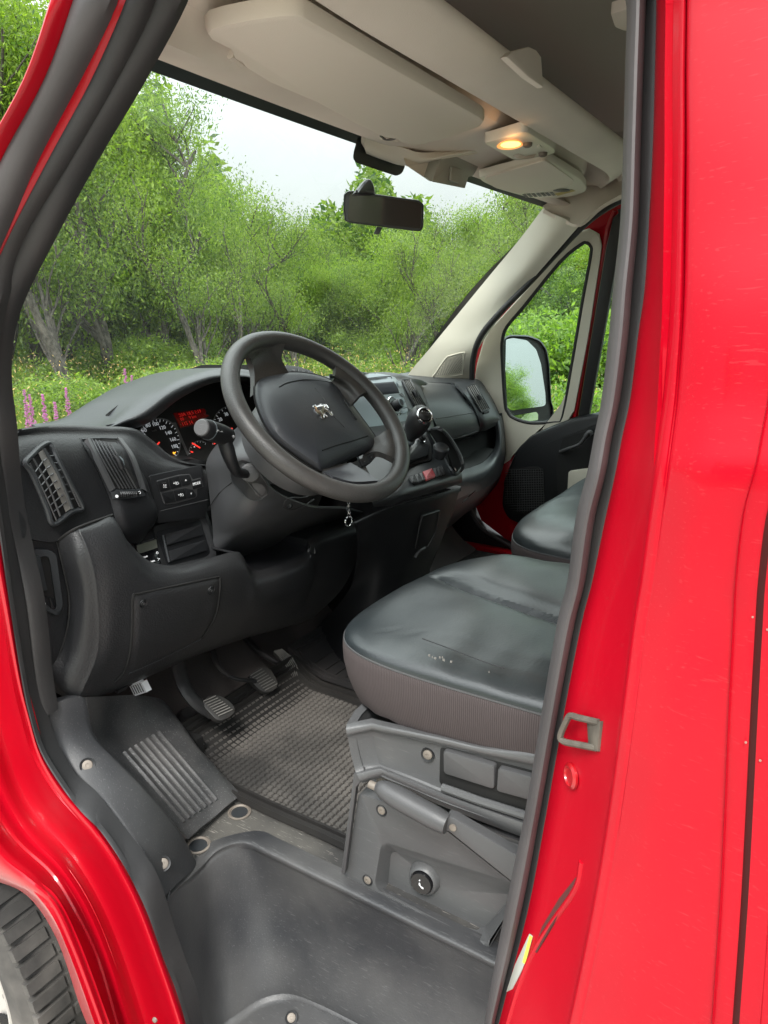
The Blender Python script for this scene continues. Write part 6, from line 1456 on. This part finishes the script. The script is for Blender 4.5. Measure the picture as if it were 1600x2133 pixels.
# mirror mount, sensor cover and the small console box on the header
mb = MB(); fill(mb, [W(a, b, x=.885) for a, b in rp2([(746, 283), (764, 288), (764, 320), (845, 344), (838, 361), (826, 367), (742, 339), (735, 330), (737, 315)], 6)], FRIT); mb.build('sensor_frit', None, ws)
rows = [[(760, 286, .87), (800, 300, .86), (835, 307, .84), (880, 318, .82), (935, 312, .80), (1000, 300, .76)], [(759, 305, .875), (800, 322, .865), (838, 332, .85), (880, 334, .82), (930, 323, .79), (1000, 312, .75)], [(763, 320, .885), (800, 334, .875), (838, 345, .86), (880, 340, .83), (926, 330, .80), (1000, 316, .76)], [(763, 318, .91), (800, 330, .90), (838, 340, .89), (880, 336, .86), (926, 326, .84), (1000, 312, .80)]]
patch('sensor_cover', rows, LAMPB, ov, n=4, t=.01)
bxq = plane3(W(909, 340, x=.80), W(999, 338, x=.76), W(970, 392, x=.83))
mb = MB(); GRB = mat('grey_box', (.34, .34, .30), .45)
mb.poly([W(a, b, x=.83) for a, b in rp2([(845, 345), (909, 335), (912, 352), (903, 378), (896, 379)], 3)], V((-.5, .5, -.6)), .03, LAMPB, .002)
mb.poly([W(a, b, x=.80) for a, b in rp2([(911, 350), (918, 332), (942, 320), (962, 318), (998, 336), (999, 344), (986, 367), (976, 369), (969, 393), (900, 379)], 3)], V((-.8, .4, -.4)), .05, GRB, .002)
mb.poly([W(a, b, x=.792) for a, b in rp2([(942, 348), (962, 353), (962, 372), (958, 384), (938, 378), (940, 360)], 3)], V((-.8, .4, -.4)), .008, GRB, .002)
mb.build('header_sensor_box', None, ov)
MQ = plane3(W(720, 430, x=.90), W(880, 450, x=.93), W(800, 470, x=.905))
MQ = (W(800, 440, x=.91), (V((-.55, .75, -.10))).normalized())
def oq(a, b, h=0): return on(a, b, MQ, h)
mb = MB()
mo_ = [(716, 404), (724, 398), (733, 397), (874, 417), (883, 426), (882, 474), (876, 482), (868, 482), (732, 465), (718, 460), (715, 440)]
o2 = rp2(mo_, 4); cx_, cy_ = 800, 440
mb.grid([[oq(cx_ + (a - cx_) * s, cy_ + (b - cy_) * s, h) for a, b in o2] for s, h in ((.965, .008), (.985, .013), (1, .010), (1, 0), (.95, -.015), (.5, -.025), (.05, -.027))], None, True, True)
rm = mb.build('rear_view_mirror', SLAT, van)
mb = MB(); mb.poly([oq(a, b, .0125) for a, b in rp2([(729, 403), (871, 421), (878, 428), (876, 476), (731, 461), (724, 455)], 5)], MQ[1], .002, MIRRD); mb.build('mirror_glass', None, rm)
mb = MB(); mb.poly([W(a, b, x=.915) for a, b in rp2([(738, 402), (758, 376), (765, 371), (774, 373), (780, 385), (783, 404)], 4)], V((-.7, .7, 0)), .03, SLAT, .006); mb.build('mirror_bracket', None, rm); mb = MB()
mb.poly([oq(a, b, .004) for a, b in ((786, 472), (778, 487), (789, 489), (797, 474))], MQ[1], .008, SLAT, .001); mb.build('dimming_tab', None, rm)
# ================================================================ outdoors
def noise_mat(name, c1, c2, scale, rough=.9, c3=None):
    m_ = bpy.data.materials.new(name); m_.use_nodes = True; nt = m_.node_tree; b = nt.nodes['Principled BSDF']; b.inputs['Roughness'].default_value = rough
    n = nt.nodes.new('ShaderNodeTexNoise'); n.inputs['Scale'].default_value = scale; n.inputs['Detail'].default_value = 8; r = nt.nodes.new('ShaderNodeValToRGB')
    r.color_ramp.elements[0].color = (*c1, 1); r.color_ramp.elements[1].color = (*c2, 1); r.color_ramp.elements[0].position = .35; r.color_ramp.elements[1].position = .65
    tc = nt.nodes.new('ShaderNodeTexCoord'); nt.links.new(tc.outputs['Object'], n.inputs[0]); nt.links.new(n.outputs[0], r.inputs[0]); nt.links.new(r.outputs[0], b.inputs['Base Color']); return m_
mb = MB(); mb.add([V((-400, -400, -.1)), V((400, -400, -.1)), V((400, 400, -.1)), V((-400, 400, -.1))], [(0, 1, 2, 3)], None)
o = mb.build('ground', noise_mat('meadow_ground', (.035, .06, .018), (.09, .11, .035), .6)); label(o, k='structure')
mb = MB(); mb.add([V((-60, -3.2, -.096)), V((60, -3.2, -.096)), V((60, 9, -.096)), V((-60, 9, -.096))], [(0, 1, 2, 3)], None)
o = mb.build('gravel_road', noise_mat('gravel', (.24, .22, .19), (.42, .39, .35), 40)); label(o, k='structure')
def leaf_mat(name, col, tr, hue=.0):
    m_ = bpy.data.materials.new(name); m_.use_nodes = True; nt = m_.node_tree; b = nt.nodes['Principled BSDF']; L = nt.links.new
    b.inputs['Roughness'].default_value = .5; b.inputs['Specular IOR Level'].default_value = .35
    at = nt.nodes.new('ShaderNodeAttribute'); at.attribute_name = 'tone'; r = nt.nodes.new('ShaderNodeValToRGB')
    r.color_ramp.elements[0].color = (col[0] * .30, col[1] * .40, col[2] * .6, 1); r.color_ramp.elements[1].color = (col[0] * 2.4, col[1] * 1.75, col[2] * 1.2, 1)
    L(at.outputs['Fac'], r.inputs[0]); L(r.outputs[0], b.inputs['Base Color'])
    t = nt.nodes.new('ShaderNodeBsdfTranslucent'); mx = nt.nodes.new('ShaderNodeMixShader'); mx.inputs[0].default_value = tr; out = nt.nodes['Material Output']
    g_ = nt.nodes.new('ShaderNodeMixRGB'); g_.blend_type = 'MULTIPLY'; g_.inputs[0].default_value = 1; g_.inputs[2].default_value = (1.5, 1.7, .6, 1); L(r.outputs[0], g_.inputs[1]); L(g_.outputs[0], t.inputs[0])
    L(b.outputs[0], mx.inputs[1]); L(t.outputs[0], mx.inputs[2]); L(mx.outputs[0], out.inputs[0]); return m_
LEAF = [leaf_mat('willow_leaf', (.125, .23, .055), .5), leaf_mat('birch_leaf', (.11, .20, .05), .45), leaf_mat('bush_leaf', (.12, .22, .055), .5)]
BARK = noise_mat('bark', (.035, .03, .025), (.12, .105, .09), 14)
rng = np.random.default_rng(11)
def quads_mesh(name, c, d, nrm, ln, wd, tone, mat_):
    """many small leaves: centre, direction, normal, length, width"""
    n = len(c); d = d / np.linalg.norm(d, axis=1, keepdims=True); s = np.cross(d, nrm); s /= np.linalg.norm(s, axis=1, keepdims=True) + 1e-9
    v = np.empty((n, 4, 3)); v[:, 0] = c; v[:, 1] = c + d * (ln * .5)[:, None] + s * (wd * .5)[:, None]; v[:, 2] = c + d * ln[:, None]; v[:, 3] = c + d * (ln * .5)[:, None] - s * (wd * .5)[:, None]
    me = bpy.data.meshes.new(name); me.vertices.add(n * 4); me.vertices.foreach_set('co', v.reshape(-1).astype('f4'))
    me.loops.add(n * 4); me.loops.foreach_set('vertex_index', np.arange(n * 4, dtype='i4')); me.polygons.add(n); me.polygons.foreach_set('loop_start', np.arange(0, n * 4, 4, dtype='i4'))
    at = me.attributes.new('tone', 'FLOAT', 'POINT'); at.data.foreach_set('value', np.repeat(tone, 4).astype('f4')); me.update(calc_edges=True); me.materials.append(mat_); return me
def branch(mb, p, d, ln, r, depth, tips, seed, spread=.75, up=.25):
    rr = seed; pts = [p]; dd = d.copy(); n = 5
    for k in range(n):
        dd = (dd + V((rr.uniform(-1, 1), rr.uniform(-1, 1), rr.uniform(-.5, .9))) * .16).normalized(); pts.append(pts[-1] + dd * ln / n)
    mb.tube(pts, [r * (1 - .55 * k / n) for k in range(n + 1)], None, 6 if depth < 2 else 4)
    if depth >= 3: tips.append((pts[2], dd)); tips.append((pts[-1], dd)); return
    if depth >= 1: tips.append((pts[-1], dd))
    m_ = 5 if depth == 0 else 4
    for k in range(m_):
        i = rr.choice([2, 3, 4, 5]) if depth else min(5, 1 + k); a = rr.uniform(0, 2 * pi)
        o = V((cos(a), sin(a), rr.uniform(-.1, .7))).normalized(); nd = (dd * (1 - spread) + o * spread + Z * up * .5).normalized()
        branch(mb, pts[i], nd, ln * rr.uniform(.45, .72), r * .5, depth + 1, tips, rr, spread, up)
def make_tree(seed, h, spreadk, lmat, lean=0, per=60, ll=.085, lw=.026, lowfill=0, multi=1, clear=0):
    rr = random.Random(seed); mb = MB(); tips = []
    for s_ in range(multi):
        a = rr.uniform(0, 6.28); d = V((cos(a) * (lean + .18 * (multi > 1)), sin(a) * (lean + .18 * (multi > 1)), 1)).normalized()
        branch(mb, V((cos(a) * .12 * (multi > 1), sin(a) * .12 * (multi > 1), -.1)), d, h * .52 * rr.uniform(.8, 1.05), h * .020 + .02, 0, tips, rr, spreadk)
    trunk = mb
    T = np.array([list(p) for p, d in tips]); N = len(T)
    cl = np.repeat(np.arange(N), per); jit = rng.normal(size=(len(cl), 3)) * np.array([.26, .26, .22]) * (h / 6) ** .5
    c = T[cl] + jit
    if lowfill:
        k = int(len(c) * lowfill); a = rng.uniform(0, 6.28, k); q = rng.normal(size=k) * h * .18; c2 = np.stack([np.cos(a) * q, np.sin(a) * q, rng.uniform(.1, h * .55, k)], 1); c = np.concatenate([c, c2]); cl = np.concatenate([cl, rng.integers(0, N, k)])
    ok_ = (c[:, 2] > .15) & ((c[:, 2] > clear * h) | (rng.uniform(0, 1, len(c)) < .12)); c = c[ok_]; cl = cl[ok_]
    d = rng.normal(size=(len(c), 3)); d[:, 2] -= .25; nrm = rng.normal(size=(len(c), 3)); nrm[:, 2] += .6
    ct = rng.uniform(0, 1, N)[cl]; tone = np.clip(ct * .55 + rng.uniform(0, .45, len(c)), 0, 1)
    ln = ll * rng.uniform(.6, 1.3, len(c)); me = quads_mesh('crown', c, d, nrm, ln, ln * lw / ll, tone, lmat)
    return trunk, me
def tree_proto(seed, h, sp, lm, **k):
    t, me = make_tree(seed, h, sp, lm, **k); e_ = empty('tree_proto'); tr = t.build('trunk', BARK, e_); cr_ = bpy.data.objects.new('crown', me); C.objects.link(cr_); cr_.parent = e_; return e_
protos = [(tree_proto(1, 6.4, .72, LEAF[0], per=170, ll=.08, lw=.027, clear=.25), 6.4), (tree_proto(2, 5.6, .70, LEAF[1], per=140, ll=.06, lw=.038, multi=2, clear=.3), 5.6), (tree_proto(3, 5.0, .75, LEAF[0], per=140, multi=3, lowfill=.15, ll=.08, lw=.028), 5.0), (tree_proto(4, 7, .6, LEAF[1], per=130, ll=.06, lw=.045, lean=.1, clear=.4), 7.0),
          (tree_proto(9, 5.5, .45, LEAF[1], per=60, ll=.06, lw=.035, clear=.45), 5.5), (tree_proto(5, 2.2, .8, LEAF[2], per=36, multi=4, lowfill=.5, ll=.09, lw=.03), 2.2), (tree_proto(6, 1.7, .85, LEAF[2], per=34, multi=5, lowfill=.6, ll=.08, lw=.03), 1.7)]
used = set()
GZ = -.10
def grow(i, x, y, s, rz, name, lab, cat, grp, wx=1):
    p, h = protos[i]
    if i not in used: used.add(i); r = p; ch = list(p.children)
    else:
        r = p.copy(); C.objects.link(r)
        ch = []
        for c_ in p.children: q = c_.copy(); C.objects.link(q); q.parent = r; ch.append(q)
    r.name = name; r.location = (x, y, GZ); r.rotation_euler = (0, 0, rz); r.scale = (s * wx, s * wx, s); label(r, lab, cat, grp); return r
def polar(px, dist):
    d = ray(px, 650); d = V((d.x, d.y, 0)).normalized(); return CAM.x + d.x * dist, CAM.y + d.y * dist
TR = [ # px across the photograph, distance, kind, row of the photograph its top reaches, label
 (-160, 15, 1, -200, 'loose birch seen outside the van left of the front pillar'), (-20, 13, 0, -250, 'tall willow whose branches show left of the red front pillar'),
 (60, 14, 2, -120, 'willow partly hidden by the front pillar above the flowering meadow'), (215, 11.5, 0, -60, 'nearest tall willow with a forked grey trunk, leftmost in the windscreen'),
 (350, 12.5, 0, 120, 'willow with drooping bright leaves just right of the forked trunk'), (270, 17, 3, 60, 'thin birch deep in the wood behind the forked willow'),
 (400, 15, 2, 310, 'bushy willow above the instrument hood, below open sky'), (470, 13.5, 1, 385, 'slim birch directly above the steering wheel rim'),
 (560, 15, 2, 440, 'many stemmed willow above the steering wheel spoke'), (620, 17, 3, 440, 'far birch left of the rear view mirror'), (670, 15, 1, 500, 'low birch beneath the rear view mirror'),
 (740, 16, 2, 515, 'low willow below the lowest dip of the sky line'), (800, 14, 1, 460, 'birch standing directly under the rear view mirror stem'), (870, 15, 2, 435, 'round willow right of the rear view mirror'),
 (930, 13.5, 1, 400, 'pale green birch in the right half of the windscreen'), (1000, 14, 0, 390, 'willow beside the far pillar near the windscreen top corner'), (1070, 12.5, 1, 330, 'birch half hidden by the cream pillar'),
 (1130, 12, 2, 400, 'leafy willow filling the quarter window top'), (1200, 11, 1, 400, 'glossy leaved birch behind the door mirror'), (1270, 12, 2, 380, 'willow seen between quarter window and door pillar'), (1350, 12.5, 0, 300, 'willow hidden behind the near door pillar'),
 (120, 19, 3, 0, 'tall thin birch far back at the left edge of the windscreen'), (700, 20, 0, 450, 'distant willow at the lowest point of the tree line')]
rr = random.Random(21)
HT = [max(v.co.z for v in p.children[1].data.vertices) * 1.07 for p, h in protos]
for px, ds, i, yt, lb in TR:
    x, y = polar(px, ds); d = ray(px, yt); s = (CAM.z + ds * d.z / sqrt(d.x ** 2 + d.y ** 2)) / HT[i]
    grow(i, x, y, s, rr.uniform(0, 6.28), ['willow_tree', 'birch_tree', 'willow_tree', 'birch_tree'][i], lb, 'tree', 'trees beyond the windscreen', .78)
TB = [(150, 10.5, 120, 'slender young birch just right of the front pillar'), (445, 10.8, 330, 'slender young birch with a pale thin trunk left of the steering wheel rim'), (487, 11.5, 400, 'slender young birch with a thin trunk above the left side of the steering wheel'), (640, 11.5, 450, 'slender young birch between the steering wheel and the rear view mirror'), (825, 11, 440, 'slender young birch with a thin trunk right of the rear view mirror'), (960, 11, 420, 'slender young birch near the top corner of the windscreen')]
for px, ds, yt, lb in TB:
    x, y = polar(px, ds); d = ray(px, yt); s = (CAM.z + ds * d.z / sqrt(d.x ** 2 + d.y ** 2)) / HT[4]; grow(4, x, y, s, px, 'birch_sapling', lb, 'tree', 'young birches at the edge of the wood', .8)
BS = [(20, 11, 4), (110, 11.5, 5), (190, 12, 4), (270, 11.5, 5), (350, 12, 4), (430, 12.5, 5), (500, 13, 4), (580, 13.5, 5), (640, 14, 4), (720, 14, 5), (790, 13.5, 4), (850, 13, 5), (910, 12.5, 4), (970, 12, 5), (1040, 11, 4), (1100, 10, 5), (1150, 9, 4), (1210, 8.6, 5), (1260, 8.4, 4), (1320, 8.5, 5)]
BW = ['at the far left of the windscreen', 'under the front pillar beside the pink flowers', 'left of the forked willow trunk', 'right of the forked willow trunk', 'above the left end of the instrument hood', 'above the middle of the instrument hood', 'seen just left of the steering wheel rim', 'seen through the top of the steering wheel', 'seen right of the steering wheel top', 'below the gap in the tree line', 'straight below the rear view mirror', 'above the radio', 'left of the cream pillar foot', 'beside the tweeter grille', 'hidden behind the cream pillar', 'in the lower quarter window left of the mirror', 'behind the door mirror', 'right of the door mirror', 'in the passenger door window', 'behind the near door pillar']
for (px, ds, i), wd in zip(BS, BW):
    i += 1
    x, y = polar(px, ds); grow(i, x, y, (rr.uniform(.9, 1.4) if px < 1080 else 1.7) / HT[i], rr.uniform(0, 6.28), 'willow_bush', 'bright green leafy bush ' + wd, 'bush', 'bushes along the edge of the wood')
# unseen trees added across the road to soften the reflections in the paint
for k, (x, y, i, s) in enumerate(((-9, 17, 2, 1.1), (-4, 19, 0, 1.1), (1, 18, 1, 1.2), (6, 17, 2, 1.1), (-14, 16, 1, 1.2), (11, 19, 0, 1.1), (-19, 19, 2, 1.1))):
    grow(i, x, y, s, k * 2.1, 'roadside_tree', 'unseen tree added across the road for its reflection in the paint', 'tree', 'unseen trees added across the road')
# trees behind the van that the door mirror shows
for k, (x, y, i, s) in enumerate(((-17, -9, 2, .62), (-21, -5, 1, .66), (-24, -11, 0, .72), (-14, -13, 1, .5), (-28, -7, 2, .7), (-19, -13, 3, .42), (-22, -2.5, 1, .62), (-25, 1.5, 2, .66))):
    grow(i, x, y, s, k * 1.3, 'roadside_tree', ['bushy tree reflected in the middle of the door mirror', 'birch reflected at the right of the door mirror', 'willow reflected at the left of the door mirror', 'birch behind the van on the far side', 'farthest tree reflected in the door mirror', 'thin tree behind the van', 'birch behind the van close to the road, at the right of the door mirror', 'bushy tree behind the van beside the road, at the right edge of the door mirror'][k], 'tree', 'trees behind the van')
for k, (px, ds, hh, wd) in enumerate(((50, 8.6, .95, 'leftmost, next to the door seal'), (135, 9.2, 1.0, 'above the pink flowers'), (205, 8.8, .95, 'above the left face vent'), (300, 9.4, 1.0, 'where the instrument hood begins'), (380, 9.8, 1.05, 'over the speedometer'), (455, 10.4, 1.05, 'over the top of the instrument hood'), (560, 10.8, 1.05, 'seen through the steering wheel'), (690, 11, 1.0, 'just above the dashboard centre'), (800, 10.8, 1.05, 'above the radio'), (1185, 7, 1.1, 'low in the quarter window'), (1250, 6.6, 1.1, 'low in the passenger door window'))):
    x, y = polar(px, ds); grow(5 + k % 2, x, y, hh / HT[5 + k % 2], k * 1.7, 'weedy_shrub', 'low weedy shrub in the meadow, ' + wd, 'shrub', 'low shrubs in the meadow', 1.3)
# the wood behind reads as one dark green mass
n = 120000; pxs = rng.uniform(-200, 1500, n); ds = rng.uniform(19, 27, n); aa = YAW - np.arctan((pxs - 800) / F * .95); x = CAM.x + np.sin(aa) * ds; y = CAM.y - np.cos(aa) * ds
top_ = 4.3 + 1.1 * np.sin(pxs / 55) + .5 * np.sin(pxs / 17) + np.where(pxs < 380, 2.6, 0); z = GZ + top_ * rng.uniform(0, 1, n) ** .8
me = quads_mesh('distant_wood', np.stack([x, y, z], 1), rng.normal(size=(n, 3)), rng.normal(size=(n, 3)), rng.uniform(.16, .3, n), rng.uniform(.07, .12, n), rng.uniform(0, .8, n), LEAF[1])
o = bpy.data.objects.new('distant_wood', me); C.objects.link(o); label(o, 'dense green wood far behind the nearer trees', 'wood', k='stuff')
# meadow grass
n = 190000
ang = rng.uniform(radians(-92), radians(-18), n); dist = 4.2 + 11 * rng.uniform(0, 1, n) ** .9
x = CAM.x + np.cos(ang) * dist; y = CAM.y + np.sin(ang) * dist; ok = (y < -2.6 + .2 * np.sin(x * 2)) | (x > 4.5); x, y = x[ok], y[ok]; n = len(x)
patchy = (np.sin(x * 1.7) * np.cos(y * 2.1) + rng.normal(size=n) * .5)
h = (.50 + .40 * rng.uniform(0, 1, n)) * (1 + .18 * patchy)
c = np.stack([x, y, np.full(n, GZ)], 1); d = rng.normal(size=(n, 3)) * .22; d[:, 2] = 1; nrm = rng.normal(size=(n, 3)); nrm[:, 2] = 0
me = quads_mesh('meadow_grass', c, d, nrm, h, np.full(n, .009) + .006 * rng.uniform(0, 1, n), np.clip(.5 + .2 * patchy, 0, 1), leaf_mat('grass_blade', (.115, .185, .05), .42))
o = bpy.data.objects.new('meadow_grass', me); C.objects.link(o); label(o, 'tall green meadow grass between the van and the wood', 'grass', k='stuff')
# straw-coloured seed heads
n = 9000; ang = rng.uniform(radians(-92), radians(-18), n); dist = 4.5 + 7 * rng.uniform(0, 1, n)
x = CAM.x + np.cos(ang) * dist; y = CAM.y + np.sin(ang) * dist; ok = ((y < -2.7) | (x > 4.7)) & (np.sin(x * 1.3 + 1) * np.cos(y * 1.1) > -.35); x, y = x[ok], y[ok]; n = len(x)
c = np.stack([x, y, rng.uniform(.6, 1.1, n)], 1) ; d = rng.normal(size=(n, 3)); d[:, 2] = np.abs(d[:, 2]) + .4
me = quads_mesh('grass_seed_heads', c, d, rng.normal(size=(n, 3)), np.full(n, .035), np.full(n, .009), rng.uniform(0, 1, n), leaf_mat('straw', (.34, .29, .17), .3))
o = bpy.data.objects.new('grass_seed_heads', me); C.objects.link(o); label(o, 'straw coloured grass seed heads above the meadow', 'grass', k='stuff')
# fireweed
PINK = mat('fireweed_pink', (.42, .13, .32), .6); STEM = mat('stem_green', (.10, .16, .05), .6)
def fireweed(seed, hh=1.05):
    r_ = random.Random(seed); mb = MB(); mb.tube([V((0, 0, 0)), V((.01, 0, hh * .6)), V((0, .01, hh))], .004, None, 5)
    e_ = mb.build('fireweed', STEM, None); mb = MB()
    for k in range(150):
        t = r_.random(); z = hh * (.74 + .26 * t); a = r_.uniform(0, 6.28); r = .042 * (1.1 - t) * r_.uniform(.5, 1.1); P = V((cos(a) * r, sin(a) * r, z)); mb.box(P, V((cos(a), sin(a), .2)) * .009, V((-sin(a), cos(a), 0)) * .008, Z * .0015)
    mb.build('flower_spike', PINK, e_, smooth=False); mb = MB()
    for k in range(50):
        z = hh * r_.uniform(.15, .72); a = r_.uniform(0, 6.28); P = V((0, 0, z)); q = V((cos(a), sin(a), .35)); s_ = V((-sin(a), cos(a), 0)); mb.add([P, P + q * .05 + s_ * .008, P + q * .1 - Z * .01, P + q * .05 - s_ * .008], [(0, 1, 2, 3)])
    mb.build('leaf', STEM, e_, smooth=False); return e_
f0 = fireweed(1)
FW_ = [(248, 5.4, 768, 'taller of the two close pink fireweed spikes left of the hood'), (262, 5.5, 782, 'right one of the two close pink fireweed spikes left of the hood'), (118, 5.2, 808, 'pink fireweed spike above the dashboard corner'), (66, 5.0, 822, 'pink fireweed spike above the side air vent'), (90, 4.9, 838, 'lowest pink fireweed spike, over the dashboard corner'), (38, 5.6, 822, 'pink fireweed spike next to the door seal'), (28, 5.3, 812, 'leftmost pink fireweed spike beside the door seal'), (196, 5.0, 835, 'pale pink fireweed spike just above the dashboard top'), (305, 6.2, 790, 'pink fireweed spike touching the rise of the instrument hood'), (1225, 5.2, 850, 'fireweed stalk in the passenger door window')]
for k, (px, ds, hh, lb) in enumerate(FW_):
    if k == 0: r = f0
    else:
        r = f0.copy(); C.objects.link(r)
        for c_ in f0.children: q = c_.copy(); C.objects.link(q); q.parent = r
    x, y = polar(px, ds); r.location = (x, y, GZ); r.rotation_euler = (0, 0, k * 1.1); d_ = ray(px, hh); r.scale = (.6, .6, (CAM.z - GZ + ds * d_.z / sqrt(d_.x ** 2 + d_.y ** 2)) / 1.05); label(r, lb, 'flower', 'pink fireweed in the meadow')
WF = mat('umbel_white', (.7, .7, .62), .7)
for k, (px, ds, hh, lb) in enumerate(((96, 5.0, .78, 'white umbel flower between the pink spikes at the lower left'), (425, 9, .80, 'white umbel flower above the instrument hood'), (765, 9, .80, 'white umbel flower just above the centre of the dashboard'))):
    mb = MB(); mb.tube([V((0, 0, 0)), V((.02, 0, hh * .7)), V((0, 0, hh))], .005, None, 5); e_ = mb.build('wild_carrot_plant', STEM, None); mb = MB(); r_ = random.Random(k)
    for i in range(140):
        a = r_.uniform(0, 6.28); r = .045 * sqrt(r_.random()); mb.box(V((cos(a) * r, sin(a) * r, hh - r * .25)), V((.006, 0, .002)), V((0, .006, 0)), V((0, 0, .004)))
    mb.build('flower_head', WF, e_, smooth=False); x, y = polar(px, ds); e_.location = (x, y, GZ); label(e_, lb, 'flower', 'white umbel flowers')
